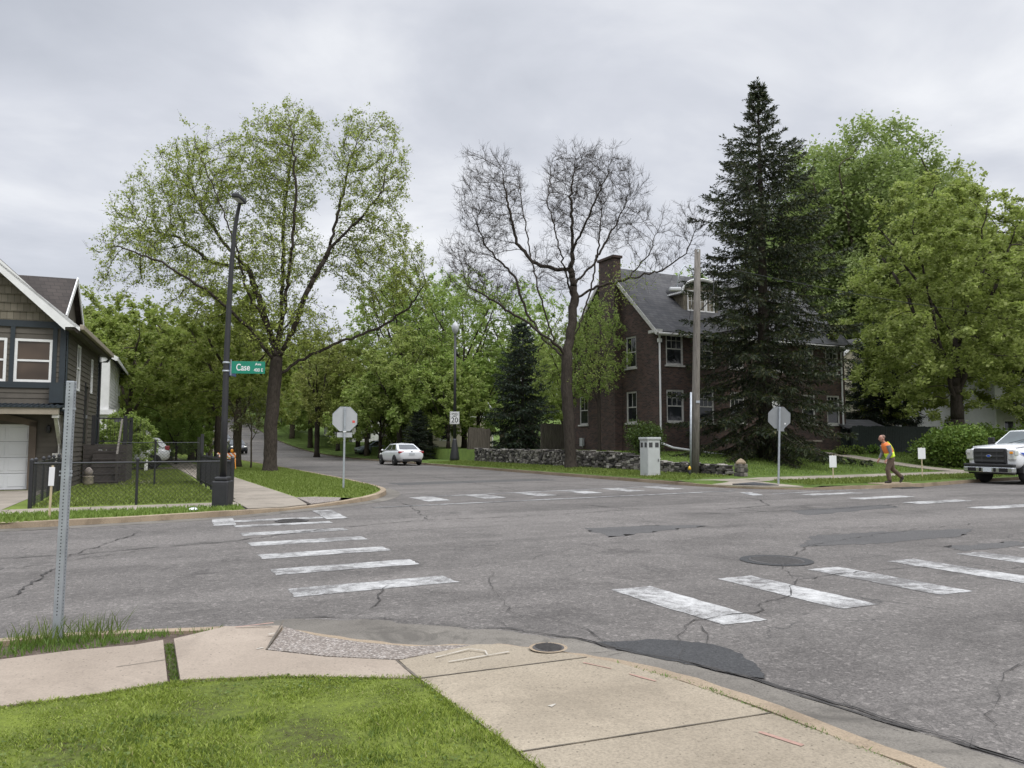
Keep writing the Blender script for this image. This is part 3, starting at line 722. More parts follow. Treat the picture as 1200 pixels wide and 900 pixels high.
# joints and marks of the near pavement
jm = MB(); rj = random.Random(5)
def joint(pts, w, z=.1035):
    L = resample(pts, .1); a = []; b = []
    for i, p in enumerate(L):
        q = L[min(i + 1, len(L) - 1)]; o = L[max(0, i - 1)]; t = Vector((q[0] - o[0], q[1] - o[1])).normalized(); ww = w * rj.uniform(.5, 1.4)
        a.append((p[0] - t.y * ww, p[1] + t.x * ww, z)); b.append((p[0] + t.y * ww, p[1] - t.x * ww, z))
    n = len(L); jm.add(a + b, [(i, n + i, n + i + 1, i + 1) for i in range(n - 1)])
joint([(1.72, 4.725), (2.93, 4.655)], .005); joint([(1.755, 3.415), (3.24, 3.265)], .005); joint([(1.715, 5.18), (1.715, 4.74)], .008)
joint([(1.24, 6.72), (.965, 5.86)], .006)
joint([(-.0, 5.86), (.30, 5.9)], .006, .1035)
struct(jm.build('pavement_joint', 'joint_dark', None, fix=False))
jm = MB(); joint([(1.98, 5.12), (2.28, 5.22)], .008); joint([(2.28, 5.22), (2.36, 5.12), (2.33, 5.02)], .006); joint([(2.02, 4.98), (2.5, 5.02)], .008)
for x, y in ((.9, 5.9), (2.2, 3.9), (1.05, 6.3)): joint([(x, y), (x + .05, y + .02)], .012)
struct(jm.build('chalk_mark', 'chalk_white', None, fix=False))
jm = MB(); joint([(2.83, 4.55), (2.92, 4.35)], .01); joint([(2.96, 4.2), (3.02, 4.0)], .01); joint([(2.98, 3.08), (3.04, 2.85)], .012); joint([(.85, 6.66), (1.15, 6.68)], .012)
struct(jm.build('chalk_mark', 'chalk_pink', None, fix=False))

# ------------------------------------------------------------------ manholes, drain
def manhole(name, x, y, z, r, label, ring=None):
    t = thing(name, label, 'manhole', (x, y, z))
    MB().lathe([(r, 0), (r, .006), (r * .9, .008)], (0, 0, 0), 28).build('cover', 'iron', t)
    m = MB()
    for i in range(-5, 6):
        w = math.sqrt(max(.01, 1 - (i / 6) ** 2)) * r * .8; m.box(-w, w, i * r / 6 - r * .03, i * r / 6 + r * .03, .009, .012)
    m.build('tread', 'iron', t)
    if ring:
        k = MB(); n = 36; k.v = [(a * math.cos(2 * math.pi * i / n), a * math.sin(2 * math.pi * i / n), .004) for a in (r * 1.01, r * ring) for i in range(n)]
        k.f = [(i, n + i, n + (i + 1) % n, (i + 1) % n) for i in range(n)]; k.build('collar', 'asphalt_fresh' if ring > 1.25 else 'kerb_concrete', t)
manhole('manhole_cover', 7.87, 7.75, .004, .36, 'round iron cover in a dark asphalt collar out in the road', 1.32)
manhole('manhole_cover', 2.80, 4.98, .102, .115, 'small round iron utility cover set in the near corner pavement', 1.22)
manhole('manhole_cover', 3.05, 15.9, .010, .33, 'round iron cover among the crosswalk bars near the far left corner')
dr = thing('storm_drain', 'kerb storm drain with a dark opening below the worker', 'drain', (23.95, 17.58, 0))
MB().box(-.75, .75, .32, .95, .05, .15).build('drain_slab', 'kerb_concrete', dr, bevel=.02)
MB().box(-.55, .55, .20, .34, .012, .11).build('opening', 'dark_hole', dr)
g = MB()
for i in range(9): g.box(-.5 + i * .125 - .025, -.5 + i * .125 + .025, -.22, .2, .008, .03)
g.box(-.55, .55, -.26, -.2, .006, .028); g.box(-.55, .55, .18, .2, .006, .028)
g.build('grate', 'iron', dr)

# ------------------------------------------------------------------ trees
def tree_skeleton(seed, limbs, att, step=.35, infl=3.0, kill=.7, iters=110, trop=.05, inertia=.55):
    rng = np.random.default_rng(seed)
    P, par = [], []
    for li, line in enumerate(limbs):
        line = [np.array(p, float) for p in line]
        if li == 0: P.append(line[0]); par.append(-1); prev = 0
        else:
            d = np.linalg.norm(np.array(P) - line[0], axis=1); prev = int(d.argmin())
        for a, b in zip(line, line[1:]):
            n = max(1, int(np.linalg.norm(b - a) / step))
            for k in range(1, n + 1):
                q = a + (b - a) * k / n + rng.normal(0, .035, 3) * (1 if li else .3)
                P.append(q); par.append(prev); prev = len(P) - 1
    P = np.array(P); par = list(par)
    near = np.zeros(len(att), int); nd_ = np.full(len(att), 1e9)
    def upd(start):
        nonlocal near, nd_
        for s in range(start, len(P), 400):
            d = np.linalg.norm(att[:, None, :] - P[None, s:s + 400, :], axis=2); j = d.argmin(1); dm = d[np.arange(len(att)), j]
            b = dm < nd_; near[b] = j[b] + s; nd_[b] = dm[b]
    upd(0)
    DIR = np.zeros((len(P), 3)); DIR[1:] = P[1:] - P[np.array(par[1:])]; DIR /= np.linalg.norm(DIR, axis=1)[:, None] + 1e-9
    for it in range(iters):
        act = nd_ < infl
        if not act.any(): break
        acc = np.zeros((len(P), 3)); vec = att[act] - P[near[act]]; vec /= np.linalg.norm(vec, axis=1)[:, None] + 1e-9
        np.add.at(acc, near[act], vec); idx = np.unique(near[act])
        d = acc[idx]; d /= np.linalg.norm(d, axis=1)[:, None] + 1e-9; d = d + DIR[idx] * inertia + rng.normal(0, .16, (len(idx), 3)); d[:, 2] += trop
        d /= np.linalg.norm(d, axis=1)[:, None] + 1e-9
        new = P[idx] + d * step * rng.uniform(.8, 1.15, (len(idx), 1))
        s = len(P); P = np.vstack([P, new]); DIR = np.vstack([DIR, d]); par += list(idx); upd(s)
        grown = np.bincount(par[1:], minlength=len(P))
        keep = (nd_ > kill) & (grown[near] < 5); att = att[keep]; near = near[keep]; nd_ = nd_[keep]
        if len(att) == 0 or len(P) > 17000: break
    return P, np.array(par)
def prisms(A, B, ra, rb, n=3):
    A, B = np.asarray(A), np.asarray(B); D = B - A; D /= np.linalg.norm(D, axis=1)[:, None] + 1e-9
    ref = np.where(np.abs(D[:, 2:3]) > .9, np.array([[1., 0, 0]]), np.array([[0, 0, 1.]]))
    U = np.cross(D, ref); U /= np.linalg.norm(U, axis=1)[:, None] + 1e-9; W = np.cross(D, U)
    V = np.zeros((len(A), 2 * n, 3))
    for k in range(n):
        o = U * math.cos(2 * math.pi * k / n) + W * math.sin(2 * math.pi * k / n)
        V[:, k] = A + o * np.asarray(ra)[:, None]; V[:, n + k] = B + o * np.asarray(rb)[:, None]
    f = np.array([(k, (k + 1) % n, n + (k + 1) % n, n + k) for k in range(n)])
    F = (np.arange(len(A)) * 2 * n)[:, None, None] + f[None]
    return V.reshape(-1, 3), F.reshape(-1, 4)
def tree_mesh(P, par, R0, r_tip=.008, expo=2.4, pw=1.0):
    n = len(P); r = np.zeros(n); acc = np.zeros(n); kids = [[] for _ in range(n)]
    for i in range(n - 1, -1, -1):
        r[i] = acc[i] ** (1 / expo) if acc[i] > 0 else r_tip
        if par[i] >= 0: acc[par[i]] += r[i] ** expo; kids[par[i]].append(i)
    k = (r - r_tip) / (r.max() - r_tip + 1e-9); r = r_tip + (R0 - r_tip) * k ** pw
    # root flare
    base = P[0][2]
    fl = np.clip(1 - (P[:, 2] - base) / .8, 0, 1); r = r * (1 + .45 * fl ** 2)
    V, F = [], []; off = 0; m = MB()
    thin_a, thin_b, thin_ra, thin_rb = [], [], [], []
    start = [0]
    stack = [(0, None)]
    while stack:
        i, frm = stack.pop(); chain = [] if frm is None else [frm]; c = i
        while True:
            chain.append(c)
            if not kids[c]: break
            ks = sorted(kids[c], key=lambda q: -r[q])
            for q in ks[1:]: stack.append((q, c))
            c = ks[0]
        # thick head of the chain is one swept tube, the thin rest are prisms
        head = [q for q in chain if r[q] > .022]
        if len(head) >= 2:
            h = len(head); rs = [float(r[q]) for q in chain[:h]]
            if frm is not None: rs[0] = min(rs[0], rs[1] * 1.15)
            m.tube([P[q] for q in chain[:h]], rs, 9 if max(rs) > .12 else 6, True)
            rest = chain[h - 1:]
        else: rest = chain
        for a, b in zip(rest, rest[1:]):
            thin_a.append(P[a]); thin_b.append(P[b]); thin_ra.append(min(r[a], r[b] * 1.3)); thin_rb.append(r[b])
    tips = np.array([i for i in range(n) if r[i] < r_tip * 2.6])
    return m, (thin_a, thin_b, thin_ra, thin_rb), r, tips
def cards(Cn, L, W, rng, flat=.5):
    n = len(Cn); a = rng.normal(0, 1, (n, 3)); a[:, 2] *= flat; a /= np.linalg.norm(a, axis=1)[:, None]
    b = rng.normal(0, 1, (n, 3)); b[:, 2] *= flat; b -= a * (a * b).sum(1)[:, None]; b /= np.linalg.norm(b, axis=1)[:, None] + 1e-9
    L = np.asarray(L)[:, None] / 2; W = np.asarray(W)[:, None] / 2
    V = np.stack([Cn - a * L, Cn + b * W - a * L * .15, Cn + a * L, Cn - b * W - a * L * .15], 1).reshape(-1, 3)
    return V, np.arange(4 * n).reshape(n, 4)
def join_q(parts):
    V, F, o = [], [], 0
    for v, f in parts:
        if len(v) == 0: continue
        V.append(v); F.append(f + o); o += len(v)
    return np.vstack(V), np.vstack(F)
def lobes_points(lobes, n, rng, shell=.35):
    """random points in a set of ellipsoids (cx,cy,cz,rx,ry,rz), denser near the surface"""
    vol = np.array([l[3] * l[4] * l[5] for l in lobes]); cnt = np.maximum(1, (n * vol / vol.sum()).astype(int)); out = []
    for l, c in zip(lobes, cnt):
        d = rng.normal(0, 1, (c, 3)); d /= np.linalg.norm(d, axis=1)[:, None]; rr_ = rng.uniform(0, 1, c) ** shell
        out.append(np.array(l[:3]) + d * rr_[:, None] * np.array(l[3:6]))
    return np.vstack(out)
def make_tree(name, label, cat, loc, seed, limbs, lobes, n_att, R0, leafmat, n_leaf, leaf_sz, bark='bark', rot=0, step=.4, kill=.75, infl=3.2, twigs=3, twig_len=.5, leaf_w=.6, flat=.6, tip_r=.009, leaf_keep=None, pw=1.0, crown_name='crown', droop=0., spread=.12, sub_twigs=0, trop=.05):
    rng = np.random.default_rng(seed)
    att = lobes_points(lobes, n_att, rng)
    P, par = tree_skeleton(seed, limbs, att, step, infl, kill, trop=trop)
    m, th, r, tips = tree_mesh(P, par, R0, tip_r, 2.35, pw)
    root = thing(name, label, cat, loc, rot)
    parts = [(np.array(m.v), None)]
    # twigs at every thin node
    src = tips[rng.integers(0, len(tips), int(len(tips) * twigs))] if twigs else tips
    d = P[src] - P[np.maximum(par[src], 0)]; d /= np.linalg.norm(d, axis=1)[:, None] + 1e-9
    d = d * .9 + rng.normal(0, .45, d.shape); d[:, 2] += .3 - droop; d /= np.linalg.norm(d, axis=1)[:, None]
    tl = rng.uniform(.4, 1.2, len(src)) * twig_len; E = P[src] + d * tl[:, None]
    tv, tf = prisms(np.vstack([np.array(th[0]), P[src]]) if th[0] else P[src], np.vstack([np.array(th[1]), E]) if th[0] else E,
                    np.concatenate([th[2], np.full(len(src), tip_r * .8)]), np.concatenate([th[3], np.full(len(src), tip_r * .35)]), 3)
    if sub_twigs:
        j = rng.integers(0, len(src), int(len(src) * sub_twigs)); b0 = P[src][j] + d[j] * (tl[j] * rng.uniform(.2, 1, len(j)))[:, None]
        d2 = d[j] * .9 + rng.normal(0, .48, (len(j), 3)); d2[:, 2] += .25; d2 /= np.linalg.norm(d2, axis=1)[:, None]
        v2, f2 = prisms(b0, b0 + d2 * (rng.uniform(.3, .9, len(j)) * twig_len)[:, None], np.full(len(j), tip_r * .6), np.full(len(j), tip_r * .3), 3); tv, tf = join_q([(tv, tf), (v2, f2)])
    me = bpy.data.meshes.new('trunk')
    k = len(m.v); me.from_pydata(m.v, [], m.f); me.update()
    trunk = link('trunk', me, bark, root, True)
    br = link('branches', np_mesh('branches', tv, tf), bark, root)
    if n_leaf:
        i = rng.integers(0, len(src), n_leaf); t = rng.uniform(.15, 1.05, n_leaf)
        Cn = P[src][i] + d[i] * (tl[i] * t)[:, None] + rng.normal(0, spread, (n_leaf, 3)); Cn[:, 2] -= droop * .2
        if leaf_keep is not None: Cn = Cn[leaf_keep(Cn, rng)]
        s = leaf_sz * rng.uniform(.45, 1.55, len(Cn)); V, F = cards(Cn, s, s * leaf_w, rng, flat)
        link(crown_name, np_mesh(crown_name, V, F), leafmat, root)
    return root

GP = {}
def px_frame(bx, by, Yd):
    """picture position -> tree-local metres (lateral, height above the eye level line) at the distance Yd"""
    k = Yd / 900
    return lambda px, py, dep=0: ((px - bx) * k, dep, (517 - py) * k + EYE)
def ground_xy(px, Yd):
    X = (px - 600) / 900 * Yd
    return C_ * X + S_ * Yd, -S_ * X + C_ * Yd
def lob(f, px, py, rx, rz, dep, k, ry=None):
    p = f(px, py, dep); return (p[0], p[1], p[2], rx * k, (ry or rx) * k, rz * k)

def big_left_tree():
    Yd = 38.0; x, y = ground_xy(318, Yd); k = Yd / 900; f = px_frame(318, 0, Yd)
    z0 = f(0, 553)[2]
    T = [f(318, 556), f(318, 500, 0), f(321, 450, 0), f(323, 405, .1)]
    limbs = [T,
             [f(322, 412), f(324, 370, .5), f(319, 300, 1.2), f(316, 230, 1.6), f(322, 165, 1.8)],
             [f(323, 405), f(336, 360, -.6), f(347, 300, -1.5), f(357, 235, -2.2), f(352, 170, -2.6)],
             [f(321, 415), f(306, 370, .3), f(281, 310, .8), f(247, 275, 1.0), f(218, 235, 1.3), f(200, 195, 1.5)],
             [f(323, 420), f(346, 385, -.3), f(362, 345, -.8), f(388, 295, -1.0), f(402, 245, -1.3), f(414, 190, -1.5)],
             [f(323, 440), f(352, 418, .6), f(392, 396, 1.3), f(438, 376, 1.8), f(470, 350, 2.2), f(492, 318, 2.4)],
             [f(321, 425), f(296, 385, -1.2), f(262, 350, -2.6), f(222, 325, -3.4), f(180, 308, -3.8)],
             [f(322, 400), f(300, 350, -1.5), f(285, 280, -2.5), f(262, 215, -3.2), f(240, 170, -3.4)],
             [f(323, 400), f(340, 340, 2.0), f(370, 270, 3.2), f(385, 210, 3.6)],
             [f(322, 400), f(312, 340, 2.4), f(290, 280, 3.6), f(275, 215, 4.2)],
             [f(388, 295, -1.0), f(425, 262, -1.4), f(455, 225, -1.6)], [f(281, 310, .8), f(235, 300, .6), f(190, 268, .8), f(150, 260, .8)]]
    lobes = [lob(f, 188, 262, 64, 74, 0, k, 64), lob(f, 222, 190, 58, 52, .8, k), lob(f, 318, 195, 52, 70, 0, k, 75), lob(f, 345, 165, 34, 44, -.5, k, 60),
             lob(f, 430, 205, 50, 82, -.6, k, 55), lob(f, 440, 300, 58, 60, .8, k), lob(f, 318, 300, 60, 55, 0, k, 80), lob(f, 480, 318, 26, 40, 1.8, k),
             lob(f, 168, 318, 42, 40, -2, k), lob(f, 330, 385, 65, 38, 0, k, 70), lob(f, 255, 345, 55, 40, -1, k)]
    make_tree('spring_tree', 'tallest street tree with airy crown of fresh yellow green leaves beside the left road', 'tree', (x, y, 0), 11, limbs, lobes, 13000, .32,
              'leaf_spring', 78000, .105, 'bark_dark', -YAW, .24, .32, 2.0, 1.5,   .45, .55, .8, .010, pw=1.3, spread=.10, sub_twigs=1.0, trop=.18)
def bare_tree():
    Yd = 40.0; x, y = ground_xy(668, Yd); k = Yd / 900; f = px_frame(668, 0, Yd)
    limbs = [[f(669, 551), f(667, 500), f(664, 455), f(665, 412)],
             [f(665, 414), f(671, 380, .3), f(675, 348, .5), f(671, 310, .6), f(673, 270, .5), f(671, 225, .2), f(676, 185, .1)],
             [f(664, 416), f(648, 403, -.6), f(611, 378, -1.4), f(580, 360, -2), f(552, 345, -2.4)],
             [f(671, 312, .6), f(651, 309, .8), f(625, 298, 1.2), f(606, 272, 1.4), f(596, 228, 1.5), f(588, 182, 1.5)],
             [f(667, 408), f(684, 372, .6), f(698, 325, 1.2), f(707, 275, 1.6), f(712, 225, 1.8)],
             [f(650, 403, -.6), f(634, 360, -1.2), f(622, 310, -1.5), f(613, 255, -1.6), f(606, 205, -1.6)],
             [f(675, 348, .5), f(697, 335, .2), f(735, 327, -.3), f(775, 318, -.8), f(802, 300, -1), f(812, 272, -1.2)],
             [f(673, 330, .6), f(700, 300, 1.2), f(722, 260, 1.8), f(745, 215, 2.2), f(755, 190, 2.3)],
             [f(672, 290, .5), f(690, 255, -.8), f(708, 215, -1.8), f(718, 182, -2.2)],
             [f(664, 420), f(640, 395, 1.2), f(618, 355, 2.2), f(604, 310, 2.8), f(565, 265, 3.2), f(550, 225, 3.2)],
             [f(671, 340, .5), f(655, 300, -1.6), f(640, 250, -2.4), f(645, 200, -2.6)], [f(735, 327, -.3), f(760, 300, -.6), f(772, 268, -.8)]]
    lobes = [lob(f, 575, 228, 44, 64, 1.2, k, 60), lob(f, 672, 222, 40, 56, 0, k, 70), lob(f, 728, 232, 42, 54, 1, k, 55), lob(f, 555, 290, 34, 45, 1, k),
             lob(f, 800, 272, 26, 36, -1, k), lob(f, 655, 310, 40, 36, 0, k), lob(f, 700, 190, 46, 26, .5, k), lob(f, 560, 180, 26, 22, .8, k), lob(f, 770, 305, 34, 20, -.6, k), lob(f, 575, 345, 40, 22, -1.6, k), lob(f, 540, 320, 26, 34, -2, k)]
    rt = make_tree('bare_tree', 'almost leafless forked street tree in front of the stone wall and brick house', 'tree', (x, y, 0), 23, limbs, lobes, 12500, .30,
              'dead_twigs', 0, .1, 'bark_dark', -YAW, .22, .31, 1.9, 2.0, .48, tip_r=.0088, pw=1.5, sub_twigs=2.0, trop=.3)
    rng = np.random.default_rng(4)
    lb = [lob(f, 700, 395, 24, 48, .4, k, 30), lob(f, 690, 440, 26, 26, 0, k), lob(f, 728, 345, 26, 22, -.3, k), lob(f, 640, 430, 18, 24, .8, k), lob(f, 640, 385, 22, 26, .8, k)]
    Cn = lobes_points(lb + [lob(f, 735, 330, 34, 24, -.4, k), lob(f, 712, 430, 24, 34, .2, k)], 3600, rng, .5)
    cl = Cn[rng.integers(0, len(Cn), 420)][rng.integers(0, 420, 1700)] + rng.normal(0, .22, (1700, 3))
    V, F = cards(cl, rng.uniform(.07, .16, 1700), rng.uniform(.05, .09, 1700), rng, .8)
    link('crown', np_mesh('crown', V, F), 'leaf_bright', rt)
    A = cl[::9]; B = A + rng.normal(0, .35, A.shape); V, F = prisms(A, B, np.full(len(A), .009), np.full(len(A), .004)); link('sprouts', np_mesh('sprouts', V, F), 'bark_dark', rt)
big_left_tree(); bare_tree()

def generic_limbs(rng, H, fork, spread, n, lean=0):
    L = [[(0, 0, -.15), (lean * .3, 0, fork * .5), (lean, 0, fork), (lean * 1.1, 0, fork + (H - fork) * .5)]]
    for i in range(n):
        a = i * 2.4 + rng.uniform(-.4, .4); s = spread * rng.uniform(.6, 1); z = fork + (i / n) * (H - fork) * .35
        L.append([(lean, 0, z), (lean + s * .35 * math.cos(a), s * .35 * math.sin(a), z + (H - z) * .3), (lean + s * .8 * math.cos(a), s * .8 * math.sin(a), z + (H - z) * .68)])
    return L
def template(name, seed, H, Rc, fork, leafmat, n_leaf, leaf_sz, n_att=900, R0=.24, bark='bark', nlimb=6, crown_bottom=None, nl=8, **kw):
    rng = random.Random(seed); cb = crown_bottom if crown_bottom is not None else fork
    lobes = []
    for i in range(nl):
        a = i * 2.399 + rng.uniform(-.5, .5); t = (i + .5) / nl; z = cb + (H - cb) * (.16 + .66 * t); rr_ = Rc * math.sin(math.pi * (.22 + .62 * t)) * .62
        s = Rc * rng.uniform(.38, .56); lobes.append((rr_ * math.cos(a), rr_ * math.sin(a), z, s, s, s * .85))
    lobes.append((0, 0, H - Rc * .42, Rc * .4, Rc * .4, Rc * .4)); lobes.append((0, 0, (H + cb) / 2, Rc * .55, Rc * .55, (H - cb) * .32))
    return make_tree(name, '', 'tree', (0, 0, 0), seed, generic_limbs(rng, H, fork, Rc, nlimb), lobes, int(n_att * 1.6), R0, leafmat, n_leaf, leaf_sz, bark, step=.42, kill=.62, infl=3.2, pw=1.15, **kw)
T_maple = template('maple_tree', 31, 10.5, 4.6, 2.4, 'leaf_maple', 21000, .21, 900, .24, crown_bottom=2.0, twigs=2.2)
T_olive = template('leafy_tree', 32, 12.5, 4.6, 3.0, 'leaf_olive', 17000, .20, 1000, .24, 'bark_dark', crown_bottom=2.6, twigs=2.4)
T_sparse = template('airy_tree', 33, 17.0, 5.2, 4.5, 'leaf_bright', 11000, .22, 1200, .26, 'bark_dark', crown_bottom=4.5, twigs=3, nl=10)
T_bright = template('cottonwood_tree', 34, 25.0, 6.6, 5.0, 'leaf_cottonwood', 95000, .235, 2400, .42, 'bark', crown_bottom=6, twigs=2.6, nl=16, spread=.34, twig_len=.8)
T_round = template('broad_maple_tree', 35, 16.5, 6.4, 2.6, 'leaf_olive', 85000, .175, 1500, .33, 'bark_dark', crown_bottom=2.2, twigs=2.6, nl=14)
T_purple = template('purple_tree', 36, 10, 3.4, 3, 'leaf_purple', 12000, .22, 600, .2, 'bark_dark')
T_low = template('understory_tree', 37, 7.0, 4.0, 1.2, 'leaf_bright', 17000, .20, 700, .14, 'bark_dark', crown_bottom=.6, twigs=2.2)
T_sapling = template('young_tree', 38, 4.2, 1.3, 1.5, 'leaf_pale', 1100, .14, 200, .045, 'bark', nlimb=4, crown_bottom=1.5, twig_len=.35)
T_dead = template('dead_shrub', 39, 4.2, 2.6, .5, 'dead_twigs', 0, .1, 700, .10, 'weathered_wood', crown_bottom=.4, twigs=4, twig_len=.5, droop=.6)

used = set()
def put(T, x, y, label, rot=0., s=1., group=None, z=None):
    zz = z if z is not None else hfar(y) + (h_ne(x, y) - hfar(y) if x > 18.5 and y > 18 else .1)
    if T.name not in used:
        used.add(T.name); T.location = (x, y, zz); T.rotation_euler = (0, 0, rot); T.scale = (s,) * 3 if isinstance(s, (int, float)) else s
        T['label'] = label
        if group: T['group'] = group
        return T
    return copy_thing(T, (x, y, zz), rot, s, label, group)
TREES = [
    # left side of the leading street: verge row then yards
    (T_maple, 5.9, 47.5, 'green street tree just behind the tallest tree and the barricade', .3, 1.0),
    (T_olive, 5.6, 55.5, 'olive green street tree, second one behind the barricade', 1.1, .85),
    (T_maple, 5.9, 64, 'green street tree, third one behind the barricade', 2.2, 1.0),
    (T_maple, .2, 52, 'rounded green tree behind the white SUV', 4.0, 1.0),
    (T_olive, -3.5, 60, 'olive green yard tree rising behind the rounded green tree by the SUV', 2.9, 1.0),
    (T_maple, -6.5, 55, 'green tree right of the purple leaved tree beyond the white house', 5.1, 1.05),
    (T_purple, -10.5, 55, 'dark purple leaved tree showing above the white house roof', 0, 1.05),
    (T_low, -.3, 37.0, 'leafy shrub beside the wooden deck steps', .9, (.42, .42, .40)),
    (T_low, -.2, 42.5, 'leafy shrub hiding the front of the white SUV', 2.6, (.36, .36, .36)),
    (T_sapling, 6.4, 45.5, 'slender pale leaved young tree on the left verge', 0, 1.0),
    # right side of the leading street
    (T_olive, 20.6, 62, 'olive green street tree leaning over the road beyond the white sedan', .5, .92),
    (T_maple, 20.4, 71, 'green street tree in front of the far white house', 1.5, .9),
    (T_olive, 20.9, 84, 'olive green street tree near the far driveway', 2.6, .95),
    (T_low, 23.0, 57, 'bright green understory tree above the speed sign post', 3.3, 1.0),
    (T_low, 23.5, 66, 'bright green understory tree above the white sedan', 1.9, 1.05),
    (T_sparse, 26.5, 62, 'tall airy half leafed tree behind the understory trees', .2, .95),
    (T_sparse, 24.0, 74, 'tall airy half leafed tree, farther of two in the gap left of the lamp post', 1.4, 1.0),
    (T_sparse, 31.5, 60, 'tall thin airy tree between the dark conifer and the brick house', 2.7, .9),
    (T_low, 33, 56, 'bright green low tree beside the dark conifer', 4.4, 1.15),
    (T_maple, 28.8, 72, 'green yard tree behind the dark conifer', 5.2, 1.0),
    (T_dead, 21.5, 66.5, 'tangled grey leafless shrub above the white sedan', 0, 1.0),
    # behind and right of the brick house
    (T_bright, *ground_xy(1018, 66), 'tall bright green tree directly right of the tall spruce', .4, 1.17),
    (T_bright, *ground_xy(1085, 74), 'tall bright green tree, second one right of the tall spruce', 2.0, 1.12),
    (T_bright, *ground_xy(940, 78), 'tall bright green tree peeking out behind the right flank of the spruce', 4.0, 1.0),
    (T_sparse, *ground_xy(815, 66), 'airy green tree behind the brick house roof and dormer', 3.7, .95),
    (T_round, *ground_xy(1122, 43), 'large spreading olive green tree behind the clipped hedge', 2.9, 1.05),
    (T_round, *ground_xy(1235, 50), 'spreading olive green tree at the right edge behind the truck', 4.6, 1.1),
    (T_maple, *ground_xy(1060, 52), 'green tree in front of the cream gabled house', 3.6, .85),
    (T_maple, *ground_xy(1172, 56), 'green tree filling the right edge above the porch house roof', 2.2, 1.6),
    (T_maple, *ground_xy(1205, 62), 'green tree at the far right edge above the hedge', .7, 1.5),
    (T_bright, *ground_xy(985, 72), 'tall bright green tree just touching the right outline of the spruce', 5.1, 1.12),
    (T_bright, *ground_xy(1055, 68), 'tall bright green tree, middle one of the bright group right of the spruce', 3.3, 1.1),
    (T_sparse, *ground_xy(702, 42.3), 'small airy tree screening the brick gable wall right of the bare tree', 1.9, (.36, .36, .52)),
    (T_sparse, *ground_xy(668, 47), 'small airy tree behind the bare tree trunk at the brick house rear corner', 3.9, (.42, .42, .50)),
    (T_low, *ground_xy(446, 66), 'bright low tree left of the white sedan roof', .4, 1.1),
    (T_low, *ground_xy(505, 64), 'bright low tree right above the white sedan roof', 1.4, 1.15),
    (T_low, *ground_xy(560, 66), 'bright low tree right of the lantern post', 2.4, 1.2),
    (T_maple, *ground_xy(200, 56), 'green tree above the rear of the white SUV', 2.0, .95),
    (T_maple, *ground_xy(172, 64), 'green tree left of and behind the white SUV', 2.7, 1.1),
    (T_maple, *ground_xy(226, 62), 'green tree right of the white SUV left of the black lamp post', 5.7, 1.05),
    (T_olive, *ground_xy(372, 74), 'dark branched tree directly left of the left stop sign', 5.2, 1.0),
    (T_olive, *ground_xy(420, 78), 'dark branched tree directly right of the left stop sign', 3.2, 1.0),
    (T_sparse, *ground_xy(470, 72), 'tall airy tree above and left of the white sedan', 1.2, 1.05),
    (T_sparse, *ground_xy(520, 76), 'tall airy tree above and right of the white sedan', 4.2, 1.05),
]
for T, x, y, lb, r_, s_ in TREES: put(T, x, y, lb, r_, s_)
G1 = 'trees closing the far end of the street'
for i, (T, x, y, r_, s_) in enumerate([(T_maple, 5, 84, .2, 1.2), (T_maple, 19.6, 92, 1.4, 1.15), (T_olive, 5.4, 98, 2.2, 1.15), (T_maple, 20.5, 108, .9, 1.25), (T_maple, 12.5, 138, 3.2, 1.5), (T_olive, 6, 122, 4.4, 1.2), (T_maple, 19, 128, 5, 1.3), (T_olive, 26, 98, .6, 1.1), (T_low, 21.8, 90, .4, 1.1), (T_low, 22.5, 101, 1.4, 1.3), (T_low, 21.5, 112, 2.6, 1.4), (T_low, 22, 124, 3.6, 1.5), (T_low, 4.8, 92, 3.1, 1.0), (T_low, 3.5, 106, 2.1, 1.3), (T_low, 11, 146, 4.1, 1.6), (T_low, 17, 142, 5.1, 1.6)]):
    put(T, x, y, 'green tree in the row closing off the far end of the street', r_, s_, G1)
G2 = 'woodland trees behind the left yards'
for i, (T, x, y, r_, s_) in enumerate([(T_maple, -2, 72, 1, 1.15), (T_olive, -9, 70, 2, 1.1), (T_maple, -6, 86, 3, 1.3), (T_maple, .5, 96, 4, 1.3), (T_olive, -16, 74, 5, 1.1), (T_low, *ground_xy(168, 52), .3, .62), (T_low, *ground_xy(208, 50), 1.3, .55), (T_low, *ground_xy(232, 57), 2.3, .6), (T_low, *ground_xy(190, 60), 3.3, .8), (T_low, -1.5, 66, 1, 1.0), (T_low, -6, 64, 2, 1.1), (T_low, .8, 78, 3, 1.1)]):
    put(T, x, y, 'green tree in the mass behind the left yards and white SUV', r_, s_, G2)
G3 = 'trees behind the gap left of the brick house'
for i, (T, x, y, r_, s_) in enumerate([(T_maple, 38, 78, 1, 1.2), (T_olive, 33, 88, 2, 1.25), (T_maple, 45, 84, 3, 1.3), (T_maple, 41, 66, 4, 1.0)]):
    put(T, x, y, 'green tree far behind the gap between lamp post and brick house', r_, s_, G3)
G4 = 'trees far behind the right houses'
for i, (T, x, y, r_, s_) in enumerate([(T_maple, 66, 66, 1, 1.6), (T_maple, 80, 58, 2, 1.6), (T_olive, 92, 46, 3, 1.5), (T_olive, 78, 44, 4, 1.2)]):
    put(T, x, y, 'green tree in the mass far behind the right houses', r_, s_, G4)

